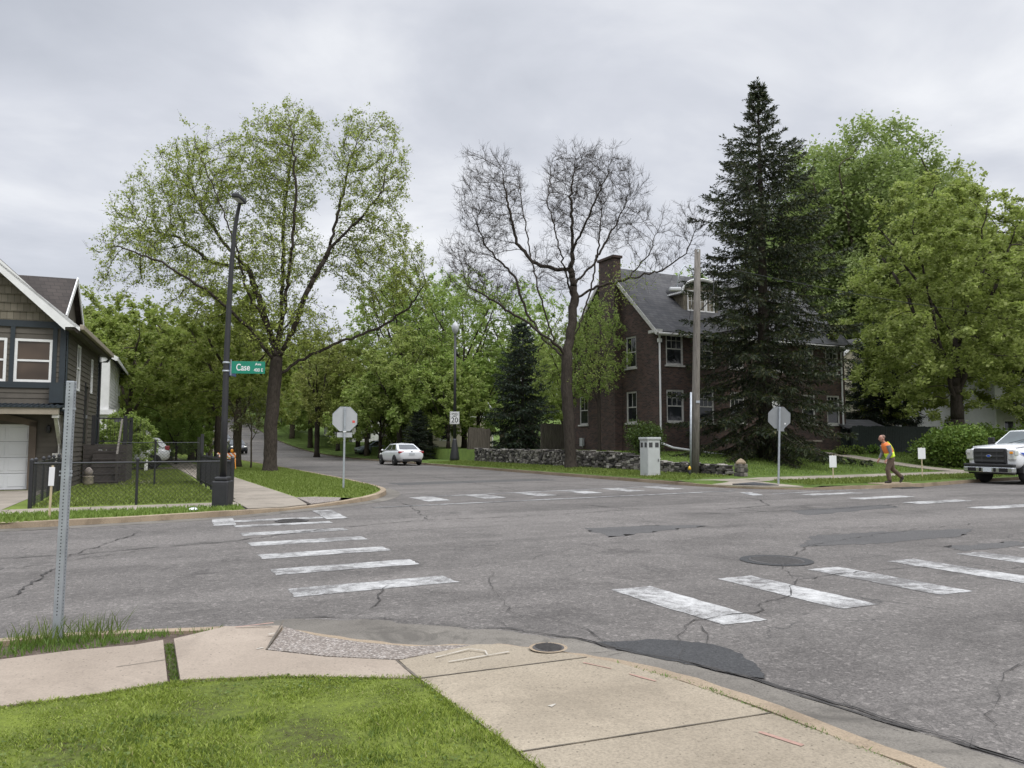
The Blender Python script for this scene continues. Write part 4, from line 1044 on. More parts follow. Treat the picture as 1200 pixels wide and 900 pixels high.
def make_spruce(name, label, loc, seed, H, Rb, mat, z_first=.9, whorl=.36, nb=6, density=1.0, shape=.7):
    rng = np.random.default_rng(seed); root = thing(name, label, 'tree', loc)
    m = MB(); m.tube([(0, 0, -.2), (0, 0, H * .3), (.05, 0, H * .65), (0, 0, H)], [H * .019, H * .015, H * .008, .012], 9); m.build('trunk', 'bark_dark', root, True)
    A, B, ra, rb = [], [], [], []; N0, N1 = [], []
    z = z_first
    while z < H - .25:
        t = z / H; Lm = (Rb * (1 - t) ** shape if shape else float(np.interp(t, [0, .1, .19, .30, .41, .52, .635, .745, .9, .96, 1], [4.6, 4.9, 4.9, 4.3, 3.95, 3.65, 3.3, 2.25, .72, .26, .08]))) * (1 if t > .12 else .82 + 1.5 * t)
        k = nb if t < .8 else 5
        a0 = rng.uniform(0, 6.28)
        for i in range(k):
            a = a0 + i * 2 * math.pi / k + rng.uniform(-.3, .3); L = max(.22, Lm * rng.uniform(.58, 1.14)); el = rad(-22 + 62 * t ** 1.3 + rng.uniform(-7, 7))
            n = max(3, int(L / .28)); p = np.array([0, 0, z + rng.uniform(-.12, .12)]); da = rng.uniform(-.15, .15)
            for s in range(n):
                q = s / n; e = el + rad(26) * (q - .35) * (1 if t < .75 else .3) - rad(10) * math.sin(q * 3.1)
                aa = a + da * q; dv = np.array([math.cos(aa) * math.cos(e), math.sin(aa) * math.cos(e), math.sin(e)]); p2 = p + dv * L / n
                A.append(p); B.append(p2); ra.append(.012 + .022 * (1 - q) * L / Rb); rb.append(.010 + .02 * (1 - (s + 1) / n) * L / Rb)
                if q > .12:
                    for sd in (-1, 1, -1, 1, 0):
                        if rng.random() > .9 * density: continue
                        sl_ = (.20 + .55 * math.sin(math.pi * min(1, .18 + q * .72))) * rng.uniform(.5, 1.15) * min(1, .35 + L / 3)
                        side = np.array([-math.sin(aa), math.cos(aa), 0]) * sd
                        dd = dv * rng.uniform(.35, .8) + side * rng.uniform(.5, .95) + np.array([0, 0, rng.uniform(-.62, -.05) * (1 if t < .8 else .2)]); dd /= np.linalg.norm(dd)
                        b0 = p + (p2 - p) * rng.random(); N0.append(b0); N1.append(b0 + dd * sl_)
                p = p2
            N0.append(p); N1.append(p + dv * .22)
        z += whorl * rng.uniform(.75, 1.25) * (1 if t < .85 else .8)
    N0, N1 = np.array(N0), np.array(N1)
    for i in range(3): N0 = np.vstack([N0, [0, 0, H - .5]]); N1 = np.vstack([N1, [0, 0, H + .15]])
    V, F = prisms(np.array(A), np.array(B), ra, rb); V2, F2 = prisms(N0, N1, np.full(len(N0), .008), np.full(len(N0), .004)); V, F = join_q([(V, F), (V2, F2)])
    link('branches', np_mesh('branches', V, F), 'bark_dark', root)
    # needle sprays: narrow blades set around each branchlet
    per = 9; D = N1 - N0; Ln = np.linalg.norm(D, axis=1); Dn = D / Ln[:, None]; outV = []
    for k in range(per):
        t = (k + rng.uniform(0, 1, len(N0))) / per; c = N0 + D * t[:, None]
        o = rng.normal(0, 1, c.shape); o -= Dn * (o * Dn).sum(1)[:, None]; o /= np.linalg.norm(o, axis=1)[:, None]
        ax = Dn * .8 + o * .75; ax /= np.linalg.norm(ax, axis=1)[:, None]; sd = np.cross(ax, Dn); sd /= np.linalg.norm(sd, axis=1)[:, None] + 1e-9
        l = rng.uniform(.12, .24, len(c))[:, None]; w = rng.uniform(.018, .04, len(c))[:, None]
        outV.append(np.stack([c, c + ax * l * .5 + sd * w, c + ax * l, c + ax * l * .5 - sd * w], 1))
    V = np.vstack(outV).reshape(-1, 3); F = np.arange(len(V)).reshape(-1, 4)
    link('crown', np_mesh('crown', V, F), mat, root); return root
sx, sy = ground_xy(897, 38.0)
make_spruce('spruce_tree', 'tall dark pointed spruce standing in front of the brick house', (sx, sy, h_ne(sx, sy)), 5, 19.2, 5.3, 'needles', .8, .42, 7, 1.0, 0)
sx, sy = ground_xy(612, 58.0)
sp2 = make_spruce('conifer_tree', 'dense dark conifer behind the stone wall left of the brick house', (sx, sy, 1.0), 6, 9.6, 3.3, 'needles_dark', .3, .28, 7, 1.0)
copy_thing(sp2, (45.2, 35.2, .5), 1.2, (1.0, 1.0, .95), 'dark ragged conifer in front of the cream gabled house')
copy_thing(sp2, (20.3, 56.5, hfar(56) + .2), 2.2, (.55, .55, .40), 'low dark conifer behind the white sedan')

def bush(name, label, cat, loc, seed, lobes, n, leafmat, sz, rot=0, flat=.9):
    rng = np.random.default_rng(seed); root = thing(name, label, cat, loc, rot)
    Cn = lobes_points(lobes, n, rng, .28); Cn = Cn[Cn[:, 2] > .03]
    Cn += rng.normal(0, sz * .5, Cn.shape); s = sz * rng.uniform(.6, 1.3, len(Cn)); V, F = cards(Cn, s, s * .6, rng, flat)
    link('foliage', np_mesh('foliage', V, F), leafmat, root)
    k = 140; tip = Cn[rng.integers(0, len(Cn), k)]; base = np.stack([tip[:, 0] * .25, tip[:, 1] * .25, np.zeros(k) - .05], 1)
    V, F = prisms(base, tip, np.full(k, .02), np.full(k, .006)); link('stems', np_mesh('stems', V, F), 'bark_dark', root); return root
def rl(rng, n, rx, ry, rz, s): return [(rng.uniform(-rx, rx), rng.uniform(-ry, ry), rng.uniform(.35, 1) * rz, s * rng.uniform(.7, 1.2), s * rng.uniform(.7, 1.2), s * rng.uniform(.6, 1.)) for _ in range(n)]
bush('rounded_shrub', 'rounded dark green shrub at the corner of the brick house', 'shrub', (*ground_xy(756, 37.6), h_ne(*ground_xy(756, 37.6))), 3, rl(random.Random(2), 9, .6, .6, 1.2, .65) + [(0, 0, .7, 1.0, 1.0, .9)], 7000, 'leaf_dark', .10)
hx, hy = ground_xy(1116, 38.6)
bush('hedge_shrub', 'large bright green hedge shrub behind the yard sign, left of the truck', 'shrub', (hx, hy, h_ne(hx, hy) - .05), 4, rl(random.Random(3), 16, 1.25, 1.0, 1.65, .75) + [(0, 0, 1.0, 1.6, 1.3, 1.1)], 9000, 'leaf_hedge', .17, -YAW)
hx, hy = ground_xy(1196, 41.5)
bush('hedge_shrub', 'green hedge shrub rising behind the truck windscreen', 'shrub', (hx, hy, h_ne(hx, hy) - .05), 5, rl(random.Random(5), 18, 2.2, 1.0, 1.9, .75) + [(0, 0, 1.0, 2.4, 1.2, 1.1)], 10000, 'leaf_hedge', .17, -YAW)
for i, (px, Yd, lb) in enumerate(((985, 42, 'low leafy clump left of the three beside the downpipe end'), (1003, 43, 'low leafy clump in the middle of the three beside the downpipe end'), (1022, 43.5, 'low leafy clump right of the three beside the downpipe end'), (943, 40.5, 'small leafy clump in front of the brick house steps'))):
    x, y = ground_xy(px, Yd); bush('garden_plant', lb, 'plant', (x, y, h_ne(x, y)), 40 + i, [(0, 0, .22, .42, .4, .28), (.25, .1, .2, .3, .3, .22)], 420, 'leaf_hedge', .12)

# ------------------------------------------------------------------ grass
def inpoly(P, poly):
    x, y = P[:, 0], P[:, 1]; ins = np.zeros(len(P), bool); n = len(poly)
    for i in range(n):
        x0, y0 = poly[i][:2]; x1, y1 = poly[(i + 1) % n][:2]
        c = ((y0 > y) != (y1 > y)) & (x < (x1 - x0) * (y - y0) / (y1 - y0 + 1e-12) + x0); ins ^= c
    return ins
def grass(name, poly, n, h, w, zf, mat, seed, lean=.5, clump=0, dens=None, hmap=None):
    rng = np.random.default_rng(seed); xs = [p[0] for p in poly]; ys = [p[1] for p in poly]
    P = np.stack([rng.uniform(min(xs), max(xs), n), rng.uniform(min(ys), max(ys), n)], 1)
    if clump:
        c = P[rng.integers(0, n, clump)]; k = rng.integers(0, clump, n // 2); P[:n // 2] = c[k] + rng.normal(0, .05, (n // 2, 2))
    P = P[inpoly(P, poly)]
    if dens is not None: P = P[dens(P, rng)]
    n = len(P); z = np.array([zf(a, b) for a, b in P]) if callable(zf) else np.full(n, zf)
    base = np.stack([P[:, 0], P[:, 1], z], 1); a = rng.uniform(0, 6.283, n); hh = h * rng.uniform(.45, 1.3, n) * (hmap(P) if hmap else 1); ww = w * rng.uniform(.6, 1.3, n)
    side = np.stack([np.cos(a), np.sin(a), np.zeros(n)], 1) * ww[:, None]; b = rng.uniform(0, 6.283, n); ln = rng.uniform(0, lean, n) * hh
    tip = base + np.stack([np.cos(b) * ln, np.sin(b) * ln, hh], 1); mid = base * .45 + tip * .55; mid[:, 2] += hh * .1
    V = np.stack([base - side, base + side, mid + side * .7, tip, mid - side * .7], 1).reshape(-1, 3)
    i0 = np.arange(n) * 5; F = np.concatenate([np.stack([i0, i0 + 1, i0 + 2, i0 + 4], 1), np.stack([i0 + 4, i0 + 2, i0 + 3, i0 + 3], 1)])
    # second set are triangles; make them separate to stay valid
    T = np.stack([i0 + 4, i0 + 2, i0 + 3], 1); me = bpy.data.meshes.new(name); Q = F[:n]
    me.vertices.add(len(V)); me.vertices.foreach_set('co', V.astype(np.float32).ravel()); loops = np.concatenate([Q.ravel(), T.ravel()]).astype(np.int32)
    me.loops.add(len(loops)); me.loops.foreach_set('vertex_index', loops); me.polygons.add(2 * n)
    me.polygons.foreach_set('loop_start', np.concatenate([np.arange(n) * 4, 4 * n + np.arange(n) * 3]).astype(np.int32)); me.update(calc_edges=True)
    return struct(link(name, me, mat), 'stuff')
def patchy(P, rng):
    v = np.sin(P[:, 0] * 5.1 + 1.3 * np.sin(P[:, 1] * 3.7)) * np.sin(P[:, 1] * 6.3 + 1.1 * np.sin(P[:, 0] * 4.4)); return rng.random(len(P)) < .62 + .45 * v
def moss(P):
    x, y = P[:, 0], P[:, 1]; v = np.sin(x * 2.3 + 1.7 * np.sin(y * 1.9)) * np.sin(y * 3.1 + 1.3 * np.sin(x * 2.7)) + .5 * np.sin(x * 7 + y * 5) * np.sin(y * 8 - x * 3); return np.clip(.85 + .55 * v, .3, 1.6)
near_lawn = [(-3.4, 5.29), (-.07, 5.30), (.3, 5.355), (.9, 5.20), (1.715, 4.75), (1.765, 3.3), (1.785, 2.0), (-2.0, 2.0)]
o = grass('lawn_grass', near_lawn, 230000, .019, .0030, .09, 'grass_near', 1, 1.6, 900, patchy, moss)
tag(o, 'mossy bright green lawn in the near left foreground', 'grass')
o = grass('lawn_tufts', near_lawn, 30000, .030, .0034, .09, 'grass_tall', 12, 1.2, 130, lambda P, rng: (moss(P) > 1.0) & (rng.random(len(P)) < .8))
tag(o, 'darker coarse grass tufts scattered in the near lawn', 'grass')
for k, (pa, pb) in enumerate((((-3.4, 5.29), (-.07, 5.30)), ((-.07, 5.30), (.3, 5.36)), ((.3, 5.36), (.9, 5.19)), ((.9, 5.19), (1.715, 4.75)), ((1.715, 4.75), (1.765, 3.3)), ((1.765, 3.3), (1.79, 2.0)))):
    dx_, dy_ = pb[0] - pa[0], pb[1] - pa[1]; ll = math.hypot(dx_, dy_); nx_, ny_ = -dy_ / ll, dx_ / ll
    if k == 0: EDGE = []
    EDGE += [(pa, pb, nx_, ny_, ll)]
EP = []
for pa, pb, nx_, ny_, ll in EDGE:
    for _ in range(int(ll * 700)):
        t_ = R.random(); q_ = abs(R.gauss(0, .012)) * (1 if R.random() < .35 + .3 * math.sin(t_ * ll * 9) else -1.5) ; EP.append((pa[0] + (pb[0] - pa[0]) * t_ + nx_ * q_, pa[1] + (pb[1] - pa[1]) * t_ + ny_ * q_))
EP = np.array(EP)
rngc = np.random.default_rng(77)
nE = len(EP); bE = np.stack([EP[:, 0], EP[:, 1], np.full(nE, .094)], 1); aE = rngc.uniform(0, 6.28, nE); hE = rngc.uniform(.006, .022, nE); sE = np.stack([np.cos(aE), np.sin(aE), np.zeros(nE)], 1) * .0032; tE = bE + np.stack([np.cos(aE * 3) * hE, np.sin(aE * 3) * hE, hE], 1)
V = np.stack([bE - sE, bE + sE, tE + sE * .3, tE - sE * .3], 1).reshape(-1, 3)
tag(struct(link('lawn_edge_grass', np_mesh('lawn_edge_grass', V, np.arange(4 * nE).reshape(-1, 4)), 'grass_near'), 'stuff'), 'ragged grass fringe where the near lawn meets the pavement', 'grass')
Pc = np.stack([rngc.uniform(-3.4, 1.74, 9000), rngc.uniform(2, 5.36, 9000)], 1); Pc = Pc[inpoly(Pc, near_lawn)]
keep = (np.sin(Pc[:, 0] * 2.6 + 2) * np.sin(Pc[:, 1] * 3.1 + 1) > .05); Pc = Pc[keep]
V, F = cards(np.stack([Pc[:, 0], Pc[:, 1], np.full(len(Pc), .10) + rngc.uniform(0, .018, len(Pc))], 1), rngc.uniform(.012, .026, len(Pc)), rngc.uniform(.010, .02, len(Pc)), rngc, .35)
tag(struct(link('clover', np_mesh('clover', V, F), 'grass_tall'), 'stuff'), 'small clover leaves scattered through the near lawn', 'clover')
strip_poly = [(-5, 7.32), (-.83, 7.27), (.3, 7.0), (.85, 6.85), (.75, 6.72), (.25, 6.6), (-.3, 6.56), (-1.0, 6.5), (-5, 6.45)]
o = grass('verge_grass', strip_poly, 15000, .05, .0042, .04, 'grass_tall', 2, .9, 160, lambda P, rng: (P[:, 1] > 6.76 + .07 * np.sin(P[:, 0] * 5) + np.where(P[:, 0] > -.6, .0, -.1)) & ((P[:, 0] < .35) | (rng.random(len(P)) < .2)))
tag(o, 'ragged green grass strip beside the near kerb at left', 'grass')
o = grass('grass_tuft', [(-.75, 6.9), (.05, 6.9), (.05, 7.25), (-.75, 7.25)], 260, .16, .004, .04, 'grass_tall', 3, 1.0, 12)
tag(o, 'tall uncut grass tuft around the foot of the metal post', 'grass')
o = grass('joint_weeds', [(.312, 5.38), (.37, 5.38), (.385, 6.5), (.315, 6.5)], 900, .020, .003, .06, 'grass_tall', 4, 1.2, 14)
tag(o, 'weeds growing in the pavement joint at the near left', 'weeds')
edge_poly = [(3.10, 4.45), (3.17, 4.42), (3.32, 3.85), (3.40, 2.9), (3.42, 1.8), (3.34, 1.8), (3.31, 2.9), (3.22, 3.85)]
kb = [(3.02, 4.47), (3.07, 4.47), (3.225, 3.88), (3.30, 2.9), (3.31, 2.4), (3.265, 2.4), (3.24, 3.3), (3.17, 3.86)]
o = grass('kerb_weeds', kb, 9000, .022, .003, .09, 'grass_tall', 5, 1.5, 40, lambda P, rng: rng.random(len(P)) < .25 + .75 * (np.sin(P[:, 1] * 4.2) > -.1))
tag(o, 'thin line of weeds between near pavement and kerb', 'weeds')
o = grass('verge_grass', [(-8, 16.8), (-1.9, 16.8), (.86, 17.3), (2.1, 17.65), (2.4, 17.9), (2.4, 18.58), (-8, 18.58)], 12000, .085, .012, .11, 'grass_far', 6, .9)
tag(o, 'grass verge in front of the chain link fence', 'grass')
o = grass('verge_grass', [(4.14, 20.94), (4.65, 20.94), (5.2, 20.34), (5.5, 20.15), (6.0, 20.75), (7.0, 22.8), (7.4, 24.9), (7.5, 27), (7.9, 44), (4.14, 44)], 26000, .075, .014, .11, 'grass_far', 7, .9)
tag(o, 'grass verge around the left stop sign and tallest tree', 'grass')
o = grass('yard_grass', [(-1.8, 20.35), (2.3, 20.35), (2.5, 44), (-.8, 44), (-.6, 33), (-1.6, 28)], 26000, .075, .013, .1, 'grass_far', 8, .9)
tag(o, 'yard grass inside the chain link fence', 'grass')
o = grass('lawn_grass', [(18.5, 23), (20.4, 22.9), (20.5, 22.3), (33.8, 22.9), (50, 23.4), (50, 34), (21.8, 34), (21.4, 50), (18.6, 50)], 60000, .075, .016, h_ne, 'grass_far', 9, .9, 0, lambda P, rng: (h_ne_mask(P)))if False else None
def ne_ok(P, rng):
    x, y = P[:, 0], P[:, 1]; ok = ~((x > 33.9) & (x < 35.4) & (y < 31.3)); ok &= ~((x > 21.2) & (x < 22.2) & (y > 23)); ok &= ~((x > 25.0) & (x < 40) & (y > 32.9)); return ok
for nm, pl, n, lb, sd in (('lawn_grass', [(21.9, 23), (33.8, 23.1), (35.5, 23.1), (52, 24), (52, 33.5), (40, 33.5), (21.9, 42)], 36000, 'lawn grass in front of the brick house', 9),
                          ('verge_grass', [(18.6, 23.1), (20.5, 22.9), (21.3, 23.2), (21.3, 50), (18.7, 50)], 14000, 'grass verge between right kerb and stone wall', 10),
                          ('verge_grass', [(20.6, 18.7), (25.5, 18.65), (31, 19.4), (36, 19.8), (36, 21.2), (25, 20.7), (20.6, 20.65)], 9000, 'grass verge around the right stop sign and yard signs', 11)):
    tag(grass(nm, pl, n, .08, .016, h_ne, 'grass_far', sd, .9, 0, ne_ok), lb, 'grass')

# ------------------------------------------------------------------ street furniture
def text_mesh(txt, size, font_z=0):
    cu = bpy.data.curves.new('t', 'FONT'); cu.body = txt; cu.size = size; cu.align_x = 'CENTER'; cu.align_y = 'CENTER'; cu.extrude = .0015; cu.offset = size * .012
    o = bpy.data.objects.new('t', cu); COL.objects.link(o); bpy.context.view_layer.update()
    me = bpy.data.meshes.new_from_object(o.evaluated_get(bpy.context.evaluated_depsgraph_get())); bpy.data.objects.remove(o); return me
def lettering(txt, size, loc, parent, mat, rx=rad(90), rz=0, sx=1.0):
    o = link('lettering', text_mesh(txt, size), mat, parent); o.location = loc; o.rotation_euler = (rx, 0, rz); o.scale = (sx, 1, 1); return o
# near galvanised post
x, y = -.42, 7.07
t = thing('sign_post', 'bare galvanised square metal post leaning in the near left grass', 'post', (x, y, .0))
m = MB(); w = .029
for (a, b) in ((-w, -w), (w, -w), (w, w), (-w, w)): pass
m.box(-w, w, -w, w, -.1, 2.08); m.build('post', 'galvanised', t, bevel=.004)
h = MB()
for k in range(70):
    z = .25 + k * .0262
    for ax, nrm in (((1, 0), (0, -1)), ((0, 1), (-1, 0)), ((1, 0), (0, 1)), ((0, 1), (1, 0))):
        n8 = 8; c = Vector((nrm[0] * (w + .0006), nrm[1] * (w + .0006), z)); r0 = .0055
        h.add([c + Vector((ax[0], ax[1], 0)) * r0 * math.cos(6.283 * i / n8) + Vector((0, 0, 1)) * r0 * math.sin(6.283 * i / n8) for i in range(n8)], [tuple(range(n8))])
h.build('perforations', 'vent_dark', t, fix=False)
for z in (1.86, 1.36, 1.33):
    MB().cbox((-w - .012, 0, z), (.024, .012, .012)).build('bolt', 'galvanised', t); MB().cbox((w + .006, 0, z), (.014, .018, .018)).build('nut', 'galvanised', t)
t.rotation_euler = (rad(-.5), rad(.5), -.35)
# stop signs seen from the back
def stop_sign(label, x, y, z, lean, yaw, plate, dark, facing):
    SZ = -.33 if plate else -.22
    t = thing('stop_sign', label, 'road sign', (x, y, z), yaw, 'stop signs seen from behind'); bk = 'sign_back_dark' if dark else 'sign_back'
    MB().box(-.03, .03, -.03, .03, -.1, 2.86 + SZ).build('post', 'galvanised', t, bevel=.004)
    r = .38; o8 = [(r / math.cos(math.pi / 8) * math.cos(math.pi / 8 + k * math.pi / 4), r / math.cos(math.pi / 8) * math.sin(math.pi / 8 + k * math.pi / 4)) for k in range(8)]
    s = MB().prism(o8, .034, .038, lambda a, b, c: (a, c, b + 2.5 + SZ)).build('sign_plate', bk, t)
    rim = MB(); q = [(a * .985, b * .985) for a, b in o8]
    rim.tube([(a * .985, .033, b * .985 + 2.5 + SZ) for a, b in o8 + o8[:1]], .006, 5); rim.build('rim', 'galvanised', t)
    MB().prism([(a * .97, b * .97) for a, b in o8], .0385, .0395, lambda a, b, c: (a, c, b + 2.5 + SZ)).build('face', 'red_sticker', t)
    lettering('STOP', .25, (0, .041, 2.5 + SZ), t, 'sign_white', rad(90), rad(180))
    for zz in (2.22 + SZ, 2.78 + SZ): MB().cbox((0, -.036, zz), (.025, .012, .025)).build('bolt', 'galvanised', t)
    if plate:
        MB().box(-.23, .23, .034, .038, 1.93 + SZ, 2.08 + SZ).build('plaque', bk, t); MB().box(-.05, .05, -.04, .034, 2.09 + SZ, 2.12 + SZ).build('bracket', 'sign_white', t)
        MB().cbox((.27, .030, 2.42 + SZ), (.08, .004, .07)).build('sticker', 'red_sticker', t)
    else:
        MB().cbox((.05, .02, 2.08 + SZ), (.22, .05, .10)).build('plaque', bk, t); MB().cbox((.2, .03, 2.3 + SZ), (.05, .004, .05)).build('sticker', 'sign_white', t)
    t.rotation_euler = (0, lean, yaw)
stop_sign('back of a pale grey stop sign with red sticker on the left grass verge', 6.10, 23.75, .12, rad(.3), -YAW * .55, True, False, 1)
stop_sign('back of a darker grey leaning stop sign beside the right corner pavement', 20.35, 19.85, .14, rad(2.4), -YAW * 1.15, False, True, 1)
# yard signs on wooden stakes
def yard_sign(label, x, y, z, h, w, ph, lean):
    t = thing('yard_sign', label, 'yard sign', (x, y, z), -YAW, 'white signs on wooden stakes')
    MB().box(-.018, .018, -.012, .012, -.1, h).build('stake', 'stake_wood', t)
    MB().box(-w / 2, w / 2, -.02, -.0125, h - ph - .03, h - .03).build('panel', 'sign_white', t, bevel=.003); t.rotation_euler = (0, rad(lean), -YAW)
yard_sign('small white sign on a wooden stake in front of the left fence', -1.25, 17.35, .11, 1.02, .11, .36, 1.5)
yard_sign('small white sign on a wooden stake between stop sign and worker', 23.75, 20.45, .14, .95, .27, .44, 0)
yard_sign('small white sign on a wooden stake between worker and truck', 28.5, 20.2, .16, 1.2, .30, .44, 0)
# big dark lamp post at left
t = thing('street_lamp', 'tall black street lamp with square base carrying the green street sign', 'street lamp', (2.0, 18.42, .115), -YAW)
m = MB(); m.box(-.18, .18, -.18, .18, -.05, .60); m.box(-.15, .15, -.15, .15, .60, .69); m.build('base', 'lamp_black', t, bevel=.03)
m = MB(); m.box(-.10, .10, -.188, -.184, .12, .14); m.box(-.13, .13, -.185, -.179, .05, .52); m.build('base_panel', 'lamp_black', t, bevel=.004)
k = 17.4 / 900
pts = [(0, 0, .68), (.0, 0, 2.0), (.005, 0, 3.4), (.03, 0, 4.6), (.06, 0, 5.5), (.10, 0, 6.2), (.15, 0, 6.62), (.22, -.03, 6.95), (.28, -.05, 7.0)]
MB().tube(pts, [.075, .07, .064, .058, .053, .048, .043, .04, .04], 14).build('pole', 'lamp_black', t, True)
m = MB(); m.box(.19, .36, -.50, .05, 6.94, 7.05); m.build('lamp_head', 'lamp_black', t, bevel=.03)
MB().box(.21, .34, -.46, -.12, 6.932, 6.939).build('lens', 'globe_white', t)
m = MB(); m.tube([(.003, 0, 3.05), (.003, 0, 3.09)], .08, 12); m.tube([(.004, 0, 3.24), (.004, 0, 3.28)], .08, 12); m.build('band', 'galvanised', t, True)
s = thing('street_sign', 'green street name sign reading Case Ave on the black lamp post', 'street sign', (2.0 - .13 * C_, 18.42 + .13 * S_, .115), -YAW * .75)
MB().box(.24, .985, -.004, .004, 3.02, 3.30).build('sign_plate', 'sign_green', s, bevel=.002)
b = MB(); fr = ((.24, 3.02, .985, 3.025), (.24, 3.295, .985, 3.30))
MB().box(.225, .245, -.012, .012, 2.98, 3.34).build('bracket', 'galvanised', s)
lettering('Case', .215, (.50, -.0055, 3.155), s, 'sign_white', sx=.72); lettering('Ave', .085, (.83, -.0055, 3.235), s, 'sign_white'); lettering('400 E', .105, (.84, -.0055, 3.10), s, 'sign_white', sx=.85)
s = thing('street_sign', 'edge on street name sign crossing the Case Ave sign on the lamp post', 'street sign', (2.0 - .13 * C_, 18.42 + .13 * S_, .115), rad(63))
MB().box(.24, .98, -.004, .004, 3.02, 3.30).build('sign_plate', 'blue_sign', s, bevel=.002); MB().box(.225, .245, -.012, .012, 2.98, 3.34).build('bracket', 'galvanised', s)
# far lamp post with speed sign
lx, ly = ground_xy(533, 54)
t = thing('street_lamp', 'slim black lantern post with a white globe top beside the right kerb', 'street lamp', (lx, ly, .17), -YAW)
MB().lathe([(.34, -.05), (.34, .3), (.24, .9), (.15, 1.5), (.13, 1.6)], n=12).build('base', 'lamp_black', t, True)
MB().tube([(0, 0, 1.5), (0, 0, 9.0)], [.12, .075], 10).build('pole', 'lamp_black', t, True)
MB().lathe([(.09, 9.0), (.12, 9.08), (.20, 9.16), (.26, 9.45), (.20, 9.70), (.08, 9.82), (.02, 9.92)], n=14).build('globe', 'globe_white', t, True)
s = thing('speed_limit_sign', 'white speed limit 20 sign fixed to the slim lantern post', 'road sign', (lx, ly, .17), -YAW)
MB().box(-.33, .33, -.168, -.16, 2.62, 3.50).build('sign_plate', 'sign_white', s, bevel=.004); MB().box(-.05, .05, -.16, -.09, 2.7, 3.4).build('bracket', 'galvanised', s)
m = MB()
for q in ((-.30, .30, 2.645, 2.66), (-.30, .30, 3.46, 3.475)): m.box(q[0], q[1], -.1705, -.1685, q[2], q[3])
for q in (-.30, .285): m.box(q, q + .015, -.1705, -.1685, 2.66, 3.46)
m.build('border', 'sign_black', s)
lettering('SPEED', .17, (0, -.171, 3.33), s, 'sign_black'); lettering('LIMIT', .17, (0, -.171, 3.17), s, 'sign_black'); lettering('20', .50, (0, -.171, 2.89), s, 'sign_black')
# utility pole
ux, uy = ground_xy(813, 32.0)
t = thing('utility_pole', 'weathered wooden utility pole with a street light arm at the brick house corner', 'utility pole', (ux, uy, h_ne(ux, uy)), -YAW)
MB().tube([(0, 0, -.2), (.10, 0, 3.2), (.19, 0, 6.2), (.28, 0, 9.45)], [.175, .160, .145, .125], 14).build('pole', 'weathered_wood', t, True)
MB().tube([(-.2, -.1, 0), (-.12, -.1, 3.4)], .045, 8).build('conduit', 'galvanised', t, True)
MB().tube([(.24, 0, 7.9), (.0, -.1, 8.5), (-.35, -.3, 8.7), (-.62, -.45, 8.35), (-.72, -.5, 7.72)], .028, 6).build('lamp_arm', 'galvanised', t, True)
m = MB(); m.box(-1.05, -.55, -.62, -.38, 7.58, 7.74); m.build('lamp_head', 'globe_white', t, bevel=.05)
m = MB(); m.tube([(.24, 0, 8.2), (.6, .0, 8.6), (.95, .05, 8.3), (.95, .1, 7.6), (.6, .1, 7.1), (.28, .05, 6.8)], .022, 6); m.build('cable_loop', 'black_metal', t, True)
m = MB(); m.lathe([(.03, 0), (.05, .05), (.03, .1), (.045, .15), (.02, .2)], (.28, -.1, 9.3), 8); m.lathe([(.03, 0), (.05, .05), (.03, .1), (.045, .15), (.02, .2)], (.28, .12, 8.9), 8); m.build('insulators', 'globe_white', t)
MB().cbox((.14, -.17, 3.0), (.16, .03, .1)).build('tag_plate', 'galvanised', t)
P0 = Vector((ux + .25, uy - .12, h_ne(ux, uy) + 8.95))
for nm, lb, q, sag in (('overhead_wire', 'thin overhead wire running right from the utility pole past the spruce', (75, 22.5, 10.5), 1.6), ('overhead_wire', 'thin overhead wire running from the utility pole toward the brick house', (27.5, 33.0, 8.3), .2)):
    q = Vector(q); m = MB(); m.tube([P0.lerp(q, i / 24) - Vector((0, 0, sag * 4 * (i / 24) * (1 - i / 24))) for i in range(25)], .016, 4)
    tag(m.build(nm, 'black_metal', None), lb, 'wire')
hx, hy = ground_xy(807, 31.4)
t = thing('marker_post', 'small yellow topped marker beside the utility pole', 'marker', (hx, hy, h_ne(hx, hy)))
MB().lathe([(.045, -.05), (.045, .22), (.035, .24)], n=10).build('post', 'vent_dark', t, True); MB().lathe([(.055, .22), (.06, .3), (.03, .36), (.008, .38)], n=10).build('cap', 'yellow_paint', t, True)
# utility cabinet
cx, cy = ground_xy(761, 32.2); cz = h_ne(cx, cy)
t = thing('utility_cabinet', 'tall pale grey utility cabinet on the verge in front of the stone wall', 'cabinet', (cx, cy, cz), rad(-4))
MB().box(-.30, .30, -.30, .30, -.05, 1.50).build('body', 'cabinet_grey', t, bevel=.015)
MB().box(-.34, .34, -.34, .34, 1.50, 1.60).build('roof', 'cabinet_grey', t, bevel=.015)
m = MB()
for vx in (-.16, .14): m.cbox((-.303, vx, 1.28), (.01, .16, .20))
for vx in (-.15, .15): m.cbox((vx, -.303, 1.28), (.17, .01, .2))
m.build('vents', 'vent_dark', t)
m = MB(); m.box(-.27, .27, -.307, -.301, .1, 1.1); m.box(-.307, -.301, -.27, .27, .1, 1.1); m.build('doors', 'cabinet_grey', t, bevel=.004)
MB().cbox((.2, -.315, .65), (.03, .02, .12)).build('handle', 'vent_dark', t); MB().box(-.38, .38, -.38, .38, -.06, .03).build('plinth', 'far_concrete', t)
